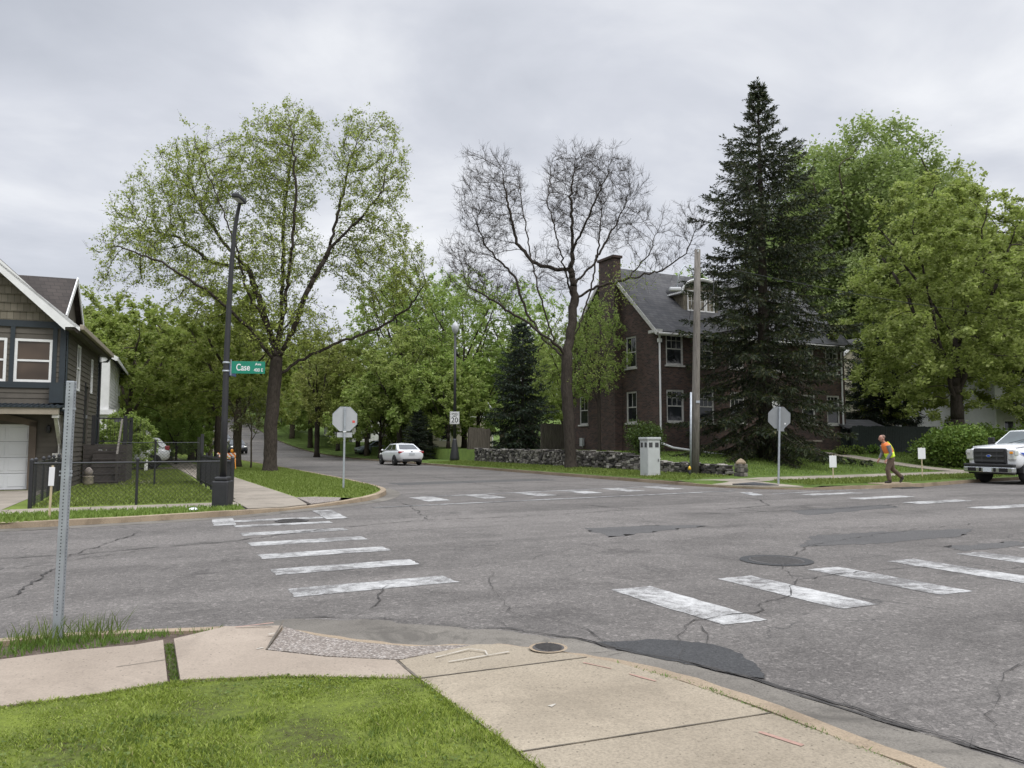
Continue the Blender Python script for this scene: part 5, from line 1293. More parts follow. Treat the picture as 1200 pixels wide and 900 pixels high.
# barricade
t = thing('barricade', 'orange and white striped folding barricade behind the black fence', 'barricade', (4.75, 42.5, .12), rad(8)); t.scale = (.8, .8, .8)
for nm, zz in (('board', .82), ('board', .48)): MB().box(-.6, .6, -.03, .0, zz, zz + .26).build(nm, 'barricade_stripes', t)
for sx_ in (-.52, .52):
    for sy_ in (-.35, .30): MB().bar((sx_, sy_, -.02), (sx_, 0.02, 1.12), .05).build('leg', 'amber', t)
MB().lathe([(.03, 1.1), (.09, 1.14), (.09, 1.3), (.03, 1.34)], (.35, 0, 0), 12).build('warning_light', 'amber', t, True)
tag(MB().lathe([(.03, 0), (.09, .02), (.11, .05), (.05, .08)], (1.35, 17.75, .11), 9).build('litter', 'litter_white', None), 'crumpled white litter on the verge left of the black lamp base', 'litter')

# ------------------------------------------------------------------ stone wall and pier
def stone_wall():
    t = thing('stone_wall', 'low rubble stone retaining wall along the right verge', 'wall', (21.6, 23.6, 0)); rr = random.Random(9); m = MB(); y = 0
    bmx = MB()
    while y < 24.6:
        yy = 23.6 + y; zb = .1; top = max(.62, z_lawn(yy) + .02) + rr.uniform(-.03, .05); z = zb; w = rr.uniform(.14, .36)
        while z < top:
            h = min(rr.uniform(.08, .18), max(.07, top - z)); ww = w * rr.uniform(.8, 1.1); j = rr.uniform(-.06, .06)
            c = Vector((rr.uniform(-.05, .03), y + w / 2 + rr.uniform(-.05, .05), z + h / 2))
            vs = []
            for sx_, sy_, sz_ in [(a, b, d) for a in (-1, 1) for b in (-1, 1) for d in (-1, 1)]:
                vs.append(c + Vector((sx_ * .19 * rr.uniform(.75, 1.1), sy_ * ww * .5 * rr.uniform(.75, 1.08), sz_ * h * .5 * rr.uniform(.8, 1.08))))
            m.add(vs, [(0, 1, 3, 2), (4, 6, 7, 5), (0, 4, 5, 1), (2, 3, 7, 6), (0, 2, 6, 4), (1, 5, 7, 3)]); z += h * .95
        y += w * .92
    o = m.build('stones', 'wall_stone', t, bevel=.03)
    MB().box(.02, .12, 0, 24.5, .0, .5).build('core', 'dirt', t)
stone_wall()
t = thing('stone_pier', 'short stone gatepost with a pointed cap at the near end of the stone wall', 'pier', (21.75, 23.15, .2))
rr = random.Random(3); m = MB()
for k in range(3):
    for a, b in ((-1, -1), (1, -1), (1, 1), (-1, 1)): m.cbox((a * .09 + rr.uniform(-.015, .015), b * .09 + rr.uniform(-.015, .015), .09 + k * .17), (.2, .2, .16))
m.build('shaft', 'wall_stone', t, bevel=.025); MB().lathe([(.26, .50), (.27, .57), (.12, .68), (.02, .72)], n=4).build('cap', 'kerb_concrete', t, bevel=.02)

# ------------------------------------------------------------------ chain link fences
def chain_fence(label, p, q, h, posts, zf=.1, mesh=.105, top=True, group='black chain link fence runs'):
    p, q = Vector((*p, 0)), Vector((*q, 0)); d = (q - p); L = d.length; d.normalize()
    t = thing('chain_link_fence', label, 'fence', (p.x, p.y, zf), math.atan2(d.y, d.x), group)
    for s in posts:
        m = MB(); m.tube([(s * L, 0, -.05), (s * L, 0, h + .06)], .03 if 0 < s < 1 else .045, 8); m.lathe([(.05, h + .05), (.045, h + .09), (.01, h + .12)], (s * L, 0, 0), 8); m.build('post', 'black_metal', t)
    if top: MB().tube([(0, 0, h), (L, 0, h)], .022 if h < 1.2 else .014, 6).build('top_rail', 'black_metal', t)
    A, B = [], []; n = int((L + h) / mesh)
    for i in range(n + 1):
        for sgn in (1, -1):
            a = i * mesh - (h if sgn > 0 else 0); x0, z0, x1, z1 = (a, 0, a + h, h) if sgn > 0 else (a, 0, a - h, h)
            def clip(x0, z0, x1, z1):
                pts = []
                for xx, zz, ox, oz in ((x0, z0, x1, z1), (x1, z1, x0, z0)):
                    if xx < 0: k = (0 - xx) / (ox - xx + 1e-9); xx, zz = 0, zz + (oz - zz) * k
                    if xx > L: k = (xx - L) / (xx - ox + 1e-9); xx, zz = L, zz + (oz - zz) * k
                    pts.append((xx, zz))
                return pts
            if max(x0, x1) <= 0 or min(x0, x1) >= L: continue
            (a0, b0), (a1, b1) = clip(x0, z0, x1, z1); A.append((a0, .004 * sgn, max(.02, b0))); B.append((a1, .004 * sgn, b1))
    A, B = np.array(A), np.array(B); V, F = prisms(A, B, np.full(len(A), .003), np.full(len(A), .003)); link('netting', np_mesh('netting', V, F), 'black_metal', t)
chain_fence('black chain link fence panel run along the left pavement facing the camera', (-1.84, 20.25), (2.42, 20.3), 1.0, (0, .5, 1))
chain_fence('black chain link fence run leading back beside the garage drive', (-1.84, 20.4), (-1.75, 26.9), 1.0, (.1, .35, .55, .75, 1))
chain_fence('taller black chain link fence across the back of the left yard', (-.2, 29.0), (2.35, 29.0), 1.45, (.45,))
def rail_fence():
    t = thing('picket_fence', 'black metal picket fence leading away beside the left pavement', 'fence', (2.42, 20.45, .1)); L = 8.3
    for i in range(6): MB().box(-.03, .03, i * L / 5 - .03, i * L / 5 + .03, -.05, 1.12).build('post', 'black_metal', t)
    m = MB()
    for i in range(76): m.box(-.009, .009, i * .11 - .009, i * .11 + .009, .08, 1.04)
    m.build('pickets', 'black_metal', t)
    for z in (.15, .98): MB().box(-.016, .016, 0, L, z - .018, z + .018).build('rail', 'black_metal', t)
rail_fence()
t = thing('fence_gate', 'taller solid black gate panel at the far end of the picket fence', 'gate', (2.42, 28.85, .1))
MB().box(-.05, .05, -.05, .05, 0, 1.75).build('post', 'black_metal', t); m = MB(); m.box(-.03, .03, .05, 1.6, .08, 1.65); m.build('panel', 'black_metal', t); MB().cbox((.05, 1.45, .95), (.05, .12, .05)).build('latch', 'galvanised', t)
def board_fence(label, p, q, h, zf, mat, bw=.14, lean=0, name='board_fence'):
    p, q = Vector((*p, 0)), Vector((*q, 0)); d = q - p; L = d.length; t = thing(name, label, 'fence', (p.x, p.y, zf), math.atan2(d.y, d.x)); rr = random.Random(int(L * 10)); m = MB(); n = int(L / bw)
    for i in range(n): m.box(i * bw + .006, (i + 1) * bw - .006, -.012, .012, 0, h + rr.uniform(-.03, .03))
    m.build('boards', mat, t)
    for z in (.35, h - .3): MB().box(0, L, .013, .05, z - .04, z + .04).build('rail', mat, t)
    for i in range(int(L / 2) + 1): MB().box(min(L - .1, i * 2.), min(L - .1, i * 2.) + .09, .051, .14, -.1, h - .1).build('post', mat, t)
    t.rotation_euler = (0, rad(lean), t.rotation_euler.z)
board_fence('weathered wooden board fence between lantern post and dark conifer', (22.0, 50.8), (24.0, 51.3), 2.3, .3, 'fence_wood', .16, 3)
board_fence('short weathered wooden fence at the rear corner of the brick house', (23.5, 42.6), (25.4, 42.4), 1.7, 1.0, 'fence_wood')
board_fence('dark green board fence right of the brick house', (38.9, 32.0), (46, 31.4), 1.9, .62, 'fence_green')

# ------------------------------------------------------------------ buildings
def wall(m, P0, D, x0, x1, z0, z1, openings=(), lap=0, lip=.016, reveal=.10, gable=None):
    """wall face from P0 along D; openings (a,b,c,d) leave holes with reveals; lap: clapboard courses;
       gable=(half_position, rise): the rows above z1 close to a peak"""
    D = Vector((*D, 0)).normalized(); N = Vector((D.y, -D.x, 0)); P0 = Vector(P0)
    def pt(x, z, o=0): return P0 + D * x + N * o + Vector((0, 0, z))
    zs = {z0, z1}; xs = {x0, x1}
    for a, b, c, d in openings: xs |= {a, b}; zs |= {c, d}
    if lap:
        k = math.ceil(z0 / lap)
        while k * lap < z1: zs.add(round(k * lap, 5)); k += 1
    zs = sorted(zs); xs = sorted(xs)
    def off(z, top):
        if not lap: return 0
        f = (z / lap) % 1
        if f > .9999 or f < .0001: return 0 if top else lip
        return lip * (1 - f)
    for za, zb in zip(zs, zs[1:]):
        if zb - za < 1e-5: continue
        for xa, xb in zip(xs, xs[1:]):
            xm, zm = (xa + xb) / 2, (za + zb) / 2
            if any(a < xm < b and c < zm < d for a, b, c, d in openings): continue
            oa, ob = off(za, False), off(zb, True)
            m.quad(pt(xa, za, oa), pt(xb, za, oa), pt(xb, zb, ob), pt(xa, zb, ob))
            if oa > 0: m.quad(pt(xa, za, 0), pt(xb, za, 0), pt(xb, za, oa), pt(xa, za, oa))
    for a, b, c, d in openings:
        for (ax, az), (bx, bz) in (((a, c), (b, c)), ((b, c), (b, d)), ((b, d), (a, d)), ((a, d), (a, c))):
            m.quad(pt(ax, az, lip if lap else 0), pt(bx, bz, lip if lap else 0), pt(bx, bz, -reveal), pt(ax, az, -reveal))
    if gable:
        pk, rise = gable; z = z1; st = lap or rise
        while z < z1 + rise - .001:
            zb = min(z1 + rise, z + st); ta, tb = (z - z1) / rise, (zb - z1) / rise; o = lip if lap else 0
            ra = [x0 + (pk - x0) * ta, x1 + (pk - x1) * ta]; rb = [x0 + (pk - x0) * tb, x1 + (pk - x1) * tb]
            m.quad(pt(ra[0], z, o), pt(ra[1], z, o), pt(rb[1], zb, 0), pt(rb[0], zb, 0))
            if lap: m.quad(pt(ra[0], z, 0), pt(ra[1], z, 0), pt(ra[1], z, o), pt(ra[0], z, o))
            z = zb
    return pt
def window(parent, P0, D, a, b, c, d, fm='white_trim', glass='window_glass', fw=.07, depth=.07, sill='kerb_concrete', mid=True, munt=(0, 0), proud=0, casing=None):
    D = Vector((*D, 0)).normalized(); N = Vector((D.y, -D.x, 0)); P0 = Vector(P0)
    M4 = Matrix((( D.x, N.x, 0, P0.x), (D.y, N.y, 0, P0.y), (0, 0, 1, P0.z), (0, 0, 0, 1)))   # local x along wall, y outward
    y0, y1 = -depth - .03 + proud, -depth + .03 + proud
    m = MB()
    m.box(a, a + fw, y0, y1, c, d, M4); m.box(b - fw, b, y0, y1, c, d, M4); m.box(a + fw, b - fw, y0, y1, c, c + fw, M4); m.box(a + fw, b - fw, y0, y1, d - fw, d, M4)
    if mid: zm = (c + d) / 2; m.box(a + fw, b - fw, y0, y1 - .012, zm - .03, zm + .03, M4)
    w = m.build('window', fm, parent)
    MB().box(a + fw * .6, b - fw * .6, y0 - .012, y0 + .012, c + fw * .6, d - fw * .6, M4).build('pane', glass, w)
    if munt[0] or munt[1]:
        mm = MB(); zb = (c + d) / 2 if mid else c
        for i in range(1, munt[0] + 1): xx = a + fw + (b - a - 2 * fw) * i / (munt[0] + 1); mm.box(xx - .012, xx + .012, y0 + .014, y0 + .03, zb, d - fw, M4)
        for i in range(1, munt[1] + 1): zz = zb + (d - zb) * i / (munt[1] + 1); mm.box(a + fw, b - fw, y0 + .013, y0 + .031, zz - .012, zz + .012, M4)
        mm.build('muntins', fm, w)
    if sill: MB().box(a - .08, b + .08, -.08, .07, c - .1, c - .003, M4).build('sill', sill, w, bevel=.01)
    if casing:
        k = MB(); q = .10; y2 = .035
        k.box(a - q, a - .003, .0, y2, c - q, d + q, M4); k.box(b + .003, b + q, .0, y2, c - q, d + q, M4); k.box(a, b, .0, y2, d + .003, d + q, M4); k.box(a, b, .0, y2, c - q, c - .003, M4); k.build('casing', casing, w)
    return w

def brick_house():
    u0, u1, v0, v1 = 25.4, 39.7, 33.1, 41.8; zg, ze = .9, 7.75; zr = 11.75; vm = (v0 + v1) / 2
    t = thing('brick_house', 'dark brown brick two storey house with slate grey roof and arched white dormer', 'house', (u0, v0, 0))
    W, Dp = u1 - u0, v1 - v0
    lo, up = (2.62, 4.38), (5.72, 7.50)
    fr = [(.55, 1.73, *lo), (2.75, 3.85, *lo), (5.0, 6.1, *lo), (10.6, 11.7, *lo), (12.7, 13.8, *lo), (.55, 1.73, *up), (2.75, 3.85, *up), (5.0, 6.1, *up), (7.9, 9.0, *up), (10.6, 11.7, *up), (12.7, 13.8, *up)]
    door = (7.9, 8.95, 1.95, 4.1)
    m = MB(); wall(m, (0, 0, 0), (1, 0), 0, W, zg, ze, fr + [door])
    # west gable wall runs from the back corner to the front one so that it faces -x
    sd = [(Dp - 2.95, Dp - 1.95, *lo), (Dp - 2.95, Dp - 1.95, *up), (Dp - 8.0, Dp - 7.0, *lo)]
    wall(m, (0, Dp, 0), (0, -1), 0, Dp, zg, ze, sd, gable=(Dp / 2, zr - ze - .1))
    wall(m, (W, 0, 0), (0, 1), 0, Dp, zg, ze, (), gable=(Dp / 2, zr - ze - .1)); wall(m, (W, Dp, 0), (-1, 0), 0, W, zg, ze)
    m.build('wall', 'dark_brick', t, fix=False)
    MB().box(.03, W - .03, .03, Dp - .03, .3, zg + .0).build('foundation', 'wall_stone', t)
    MB().box(.15, W - .15, .15, Dp - .15, zg, ze).build('interior', 'dark_hole', t)
    for q in fr: window(t, (0, 0, 0), (1, 0), *q, 'old_white_trim', sill='old_white_trim', munt=(2, 1), fw=.10)
    for q in sd: window(t, (0, Dp, 0), (0, -1), *q, 'old_white_trim', sill='old_white_trim', munt=(1, 0), fw=.09)
    d = MB(); d.box(7.97, 8.88, .06, .12, 1.98, 4.05); dd = d.build('door', 'white_trim', t); MB().cbox((8.75, .04, 2.95), (.06, .05, .1)).build('handle', 'black_metal', dd)
    oh = .45; zo = ze - .02
    def zroof(y): return zr - abs(y - Dp / 2) * (zr - ze) / (Dp / 2)
    ef, eb = -oh, Dp + oh
    rf = MB(); rf.slab([(-.35, ef, zroof(ef) + .12), (W + .35, ef, zroof(ef) + .12), (W + .35, Dp / 2, zr + .12), (-.35, Dp / 2, zr + .12)], .14); rf.slab([(-.35, eb, zroof(eb) + .12), (-.35, Dp / 2, zr + .12), (W + .35, Dp / 2, zr + .12), (W + .35, eb, zroof(eb) + .12)], .14)
    roof = rf.build('roof', 'roof_shingle', t)
    tr = MB(); tr.box(-.3, W + .3, -oh - .02, -oh + .06, zroof(ef) - .12, zroof(ef) + .02); tr.box(-.3, W + .3, -oh + .06, -.02, ze - .34, ze - .26); tr.box(-.05, W + .05, -.06, -.003, ze - .26, ze - .06)
    for xx in (-.38, W + .34):
        for sgn in (-1, 1):
            y0 = Dp / 2 + sgn * (Dp / 2 + oh); tr.bar((xx + .02, y0, zroof(y0) - .03), (xx + .02, Dp / 2, zr - .03), .05, .2)
    tr.box(-.35, .0, -oh, .35, ze - .36, ze - .2); tr.build('cornice', 'old_white_trim', t)
    MB().tube([(-.3, -oh - .08, zroof(ef) - .02), (W + .3, -oh - .08, zroof(ef) - .02)], .07, 8).build('gutter', 'old_white_trim', t, True)
    ch = MB(); ch.box(-.5, .0 - .004, Dp / 2 - 1.0, Dp / 2 + .55, .4, 12.2); ch.build('chimney', 'dark_brick', t)
    MB().box(-.58, .08, Dp / 2 - 1.08, Dp / 2 + .63, 12.2, 12.35).build('chimney_cap', 'dark_brick', t, bevel=.01)
    ds = MB(); ds.tube([(-.12, -oh - .05, zroof(ef) - .05), (-.05, -.25, ze - .5), (.06, -.10, ze - .7), (.06, -.10, 1.5)], .055, 8); ds.cbox((.06, -.10, ze - .75), (.2, .16, .2)); ds.build('downspout', 'white_trim', t)
    MB().tube([(.06, -.12, 1.5), (.5, -.6, 1.25), (2.9, -3.6, .72)], .06, 8).build('downspout_extension', 'white_trim', t, True)
    ds = MB(); ds.tube([(13.95, -oh - .05, zroof(ef) - .1), (13.95, -.10, ze - .7), (13.95, -.10, 1.5), (14.3, -.8, 1.05), (16.4, -1.6, .75)], .055, 8); ds.build('downspout', 'white_trim', t)
    # dormer with an arched front
    x0, x1, yf = 2.9, 5.45, 1.35; zb, zk = zroof(yf) - .05, 10.15
    dm = MB(); hw = (x1 - x0) / 2; xc = (x0 + x1) / 2; arch = [(xc + hw * math.cos(a), zk + .62 * math.sin(a)) for a in [math.pi * i / 14 for i in range(15)]]
    n = len(arch); dm.add([(x0, yf, zb), (x1, yf, zb)] + [(a, yf, b) for a, b in arch], [tuple(range(n + 2))]); dm.add([(x0, yf, zb), (x0, yf, zk), (x0, yf + 2.2, zk)], [(0, 1, 2)]); dm.add([(x1, yf, zb), (x1, yf, zk), (x1, yf + 2.2, zk)], [(0, 1, 2)])
    dw = dm.build('dormer', 'cedar_shake', t)
    ar = MB(); o2 = [(xc + (hw + .22) * math.cos(a), zk + .02 + .78 * math.sin(a)) for a in [math.pi * i / 14 for i in range(15)]]
    pts = [(a, yf - .22, b) for a, b in o2] + [(a, yf + 2.6, b) for a, b in o2]; ar.add(pts, [(i, i + 1, n + i + 1, n + i) for i in range(n - 1)])
    ra = ar.build('dormer_roof', 'roof_shingle', t); sm = ra.modifiers.new('solid', 'SOLIDIFY'); sm.thickness = .08
    fa = MB(); fa.tube([(a, yf - .23, b - .05) for a, b in o2], .10, 6, sx=.6); fa.box(x0 - .3, x0 + .0, yf - .2, yf + 1.2, zk - .12, zk - .03); fa.box(x1, x1 + .3, yf - .2, yf + 1.2, zk - .12, zk - .03); fa.build('dormer_trim', 'white_trim', t)
    for q in ((xc - 1.0, xc - .36), (xc - .32, xc + .32), (xc + .36, xc + 1.0)): window(t, (0, yf, 0), (1, 0), q[0], q[1], zb + .12, zk + .12, 'white_trim', fw=.08, depth=-.01, sill=None, mid=False, munt=(1, 1))
    # porch steps, brick pier
    st = MB()
    for k in range(5): st.box(7.7, 9.2, -.35 - .3 * (k + 1), -.02, .55 + .0, 1.95 - .22 * (k + 1) + .0 + .002 * k)
    st.build('steps', 'far_concrete', t); MB().box(7.5, 9.4, -.34, -.012, .6, 1.93).build('stoop', 'far_concrete', t)
    pr = MB(); pr.box(9.3, 9.9, -1.9, -.4, .55, 1.55); pr.build('step_pier', 'dark_brick', t); MB().box(9.22, 9.98, -1.98, -.32, 1.55, 1.66).build('pier_cap', 'far_concrete', t, bevel=.01)
    mt = MB(); mt.cbox((-.14, 4.9 + 2.6, 1.55), (.16, .3, .5)); mt.tube([(-.1, 7.5, 1.2), (-.1, 7.5, 1.8)], .03, 6); mt.build('gas_meter', 'cabinet_grey', t)
brick_house()

def left_house():
    rot = rad(-4.9); ox, oy = -1.72, 27.4
    t = thing('grey_house', 'dark grey sided house with shingled gable and white garage door at the left edge', 'house', (ox, oy, .1), rot)
    W, Dp, ze, z2 = 8.6, 7.8, 4.98, 2.42; gx = -W / 2; rise = 4.05
    # local: corner at origin, front wall runs to -x facing -y, right wall runs to +y facing +x
    win = [(W - 1.36 , W - .36, 3.30, 4.62), (W - 2.56, W - 1.56, 3.30, 4.62), (W - 6.5, W - 5.4, 3.3, 4.62)]
    m = MB(); wall(m, (-W, 0, 0), (1, 0), 0, W, z2 + .02, ze, [(a, b, c, d) for a, b, c, d in win], lap=.165, lip=.02)
    rw = [(2.15, 2.9, 3.2, 4.75), (5.6, 6.1, 3.3, 4.6)]; door = (4.3, 5.2, 1.42, 3.5)
    wall(m, (0, 0, 0), (0, 1), 0, Dp, 0, ze + .05, rw + [door], lap=.165, lip=.02)
    wall(m, (0, Dp, 0), (-1, 0), 0, W, 0, ze); wall(m, (-W, Dp, 0), (0, -1), 0, Dp, 0, ze)
    m.build('wall', 'siding_grey', t, fix=False)
    g = MB(); wall(g, (-W, -.03, 0), (1, 0), 0, W, ze + .2, ze + .2, (), lap=.26, lip=.03, gable=(W / 2, rise)); g.build('gable_shingles', 'cedar_shake', t, fix=False)
    fr = MB(); fr.box(-W, 0, -.055, -.003, ze, ze + .22); fr.box(-.16, .0, -.05, -.025, z2 + .3, ze); fr.box(.022, .05, -.05, .14, 0, ze); fr.box(-.16, .022, -.05, -.026, z2 - .0, z2 + .3); fr.box(.022, .045, Dp - .14, Dp + .01, 0, ze)
    for x in (-.36, -1.36, -2.56): fr.box(x - .12 if x != -.36 else x, x if x != -.36 else x + .12, -.052, -.021, 3.2, ze)
    fr.box(-2.7, -.24, -.051, -.02, 3.12, 3.3); fr.build('corner_trim', 'navy_trim', t)
    for a, b, c, d in win: window(t, (-W, 0, 0), (1, 0), a, b, c, d, 'white_trim', 'window_blind', .075, .0, None)
    for a, b, c, d in rw: window(t, (0, 0, 0), (0, 1), a, b, c, d, 'white_trim', 'window_glass', .07, .0, None)
    dd = MB().box(-.05, -.02, door[0] + .05, door[1] - .05, door[2], door[3] - .05).build('door', 'black_metal', t); MB().cbox((.0, door[1] - .15, 2.4), (.05, .05, .12)).build('handle', 'alloy', dd)
    MB().box(-.02, .05, door[0] - .08, door[0] + .02, 1.42, 3.6).build('door_frame', 'black_metal', t)
    # ground floor with the garage door, set back under a pent roof
    gf = MB(); gd = (W - 4.6, W - .98, .02, 2.02); wall(gf, (-W, .55, 0), (1, 0), 0, W, 0, z2 + .05, [gd], lap=.165, lip=.015, reveal=.2); gf.build('garage_wall', 'siding_grey', t, fix=False)
    dr = MB(); x0, x1 = -4.6, -.98; dr.box(x0, x1, .70, .76, .02, 2.02); gdo = dr.build('garage_door', 'garage_white', t)
    pn = MB()
    for r_ in range(4):
        for c_ in range(6): pn.box(x0 + .12 + c_ * .59, x0 + .60 + c_ * .59, .685, .698, .10 + r_ * .49, .46 + r_ * .49)
    pn.build('door_panels', 'garage_white', gdo, bevel=.006)
    ln = MB()
    for r_ in range(1, 4): ln.box(x0, x1, .694, .699, .02 + r_ * .49 - .004, .02 + r_ * .49 + .004)
    ln.build('door_seams', 'vent_dark', gdo)
    sr = MB(); sr.box(x1 + .003, x1 + .2, .47, .535, 0, 2.1); sr.box(x0 - .2, x0 - .003, .47, .535, 0, 2.1)
    nA = 14; top = []; bot = []
    for i in range(nA + 1):
        s = i / nA; x = x0 - .2 + (x1 - x0 + .4) * s; rise_ = .30 * (1 - (2 * s - 1) ** 2); top.append((x, 2.12 + rise_)); bot.append((x, 1.92 + rise_))
    for i in range(nA):
        q = [bot[i], bot[i + 1], top[i + 1], top[i]]; sr.prism(q, .47, .534, lambda a, b, c: (a, c, b))
    sr.build('door_surround', 'brown_trim', t); wl = MB(); wl.lathe([(.05, 0), (.07, .1), (.05, .22), (.02, .26)], (-.45, .42, 1.75), 8); wl.build('wall_lamp', 'black_metal', t)
    MB().box(-W, .0, -.001, .54, z2 - .08, z2 + .0).build('soffit', 'deck_dark', t)
    MB().box(-W, -.02, -.75, -.57, z2 - .12, z2 + .1).build('pent_beam', 'tan_trim', t)
    pr = MB(); pr.slab([(-W, -.80, z2 + .12), (.02, -.80, z2 + .12), (.02, -.03, z2 + .20), (-W, -.03, z2 + .20)], .05); pr.build('pent_roof', 'navy_trim', t)
    cr = MB()
    for i in range(60): x = -W + .07 + i * .143; cr.tube([(x, -.82, z2 + .13), (x, -.03, z2 + .215)], .026, 5)
    cr.build('pent_tiles', 'navy_trim', t)
    bl = MB(); bl.box(-.34, .03, -.40, -.06, z2 + .24, z2 + .86); bl.build('balcony_box', 'navy_trim', t)
    br = MB(); br.bar((-.11, .50, z2 - 1.15), (-.11, -.62, z2 - .14), .10); br.box(-.17, -.05, .42, .53, z2 - 1.5, z2 - .1); br.box(-.19, -.03, -.70, -.50, z2 - .22, z2 - .12); br.build('bracket', 'old_white_trim', t)
    br = MB(); br.tube([(-.12, .3, z2 - .12), (-.12, .3, 1.0), (-.2, .2, .8)], .035, 6); br.cbox((-.14, .3, 1.05), (.3, .1, .16)); br.build('downspout', 'old_white_trim', t)
    # main roof: ridge runs along y
    oh, zr = .42, ze + .2 + rise
    def zroof(x): return zr - abs(x - gx) * rise / (W / 2)
    rf = MB(); xe = oh
    rf.slab([(xe, -.45, zroof(xe) + .1), (xe, Dp + .3, zroof(xe) + .1), (gx, Dp + .3, zr + .1), (gx, -.45, zr + .1)], .1); rf.slab([(-W - oh, -.45, zroof(-W - oh) + .1), (gx, -.45, zr + .1), (gx, Dp + .3, zr + .1), (-W - oh, Dp + .3, zroof(-W - oh) + .1)], .1); rf.build('roof', 'roof_brown', t)
    bg = MB()
    for sg in (1, -1):
        e = gx + sg * (W / 2 + oh); prof = [(e, zroof(e) + .09), (gx, zr + .09), (gx, zr - .28), (gx + sg * (W / 2 + .02), zroof(gx + sg * (W / 2 + .02)) - .28), (gx + sg * (W / 2 + .02), ze + .0), (e, ze + .02)]
        bg.prism(prof, -.50, -.455, lambda a, b, c: (a, c, b))
    bg.build('bargeboard', 'white_trim', t)
    so = MB(); so.box(.025, oh - .02, -.44, Dp + .28, ze - .06, ze - .02); so.build('eave_soffit', 'siding_grey', t)
    gt = MB(); gt.box(oh - .02, oh + .10, -.45, Dp + .3, ze - .06, ze + .10); gt.build('gutter', 'tan_trim', t, bevel=.02)
    ds = MB(); ds.tube([(oh, Dp + .2, ze - .05), (.3, Dp + .1, ze - .25), (.08, Dp - .03, ze - .3), (.08, Dp - .03, .2)], .045, 8); ds.build('downspout', 'black_metal', t)
    # dormer on the right slope with its own ridge along x
    dx, dy0, dy1, dz = -.42, 2.6, 6.4, 7.42; ym = (dy0 + dy1) / 2; xr = -2.4; zl = 5.75
    dd = MB(); dd.slab([(dx, dy0 - .2, zl), (dx, ym, dz), (xr, ym, dz), (xr, dy0 - .2, zl)], .09); dd.slab([(dx, dy1 + .2, zl), (xr, dy1 + .2, zl), (xr, ym, dz), (dx, ym, dz)], .09); dd.build('dormer_roof', 'roof_brown', t)
    dg = MB(); dg.add([(-.6, dy0, 5.1), (-.6, dy1, 5.1), (-.6, dy1, zl + .02), (-.6, ym, dz - .14), (-.6, dy0, zl + .02)], [(0, 1, 2, 3, 4)]); dg.build('dormer_wall', 'siding_grey', t)
    db = MB(); db.bar((dx + .03, dy0 - .2, zl - .05), (dx + .03, ym, dz - .03), .04, .18); db.bar((dx + .03, dy1 + .2, zl - .05), (dx + .03, ym, dz - .03), .04, .18); db.build('dormer_trim', 'white_trim', t)
    MB().box(-W + .15, -.12, .9, Dp - .1, .05, ze).build('interior', 'dark_hole', t)
    # side deck
    dk = thing('wooden_deck', 'raised dark wooden deck with steps and black railing beside the grey house', 'deck', (ox, oy, .1), rot); y0, y1, x1 = 2.9, 6.6, 1.45; zt = 1.38
    f = MB(); f.box(.06, x1, y0 + 1.2, y1, zt - .05, zt)
    for i in range(9): f.box(.06, x1, y0 + 1.17, y0 + 1.2, .03 + i * .145, .165 + i * .145)
    f.box(x1 - .03, x1, y0 + 1.2, y1, .0, zt - .05); f.build('platform', 'deck_dark', dk)
    stp = MB()
    for k in range(5):
        z = zt - .25 * (k + 1); stp.box(.4, x1 - .1, y0 + 1.16 - .28 * (k + 1), y0 + 1.16 - .28 * k, z - .04, z); stp.box(.4, x1 - .1, y0 + 1.16 - .28 * (k + 1) + .02, y0 + 1.16 - .28 * (k + 1) + .04, z - .25, z - .04)
    stp.build('steps', 'deck_dark', dk)
    for (px, py) in ((x1 - .08, y0 + 1.25), (.35, y0 + 1.25), (x1 - .08, y1 - .1)): MB().box(px - .06, px + .06, py - .06, py + .06, zt, zt + 1.05).build('post', 'black_metal', dk)
    rl_ = MB(); rl_.box(.35, x1 - .08, y0 + 1.23, y0 + 1.27, zt + .92, zt + .97); rl_.box(.35, x1 - .08, y0 + 1.23, y0 + 1.27, zt + .1, zt + .14); rl_.box(x1 - .10, x1 - .06, y0 + 1.25, y1 - .1, zt + .92, zt + .97); rl_.box(x1 - .10, x1 - .06, y0 + 1.25, y1 - .1, zt + .1, zt + .14)
    for i in range(14): rl_.box(.42 + i * .12, .43 + i * .12, y0 + 1.245, y0 + 1.255, zt + .14, zt + .92)
    for i in range(8): rl_.box(x1 - .085, x1 - .075, y0 + 1.4 + i * .17, y0 + 1.41 + i * .17, zt + .14, zt + .92)
    rl_.build('railing', 'black_metal', dk); hr = MB(); hr.bar((x1 - .18, y0 + 1.2, zt + .9), (x1 - .18, y0 - .15, zt - .35), .06, .08); hr.build('handrail', 'weathered_wood', dk)
    MB().bar((x1 - .18, y0 - .15, 0), (x1 - .18, y0 - .15, zt - .32), .07).build('post', 'deck_dark', dk)
left_house()
t = thing('planter', 'small garden ornament at the foot of the deck steps', 'planter', (-1.05, 29.6, .11))
MB().lathe([(.12, 0), (.17, .1), (.15, .28), (.18, .32), (.05, .34)], n=12).build('pot', 'tan_trim', t, True); MB().lathe([(.03, .32), (.12, .38), (.14, .48), (.06, .6), (.01, .62)], n=9).build('bust', 'paver', t, True)

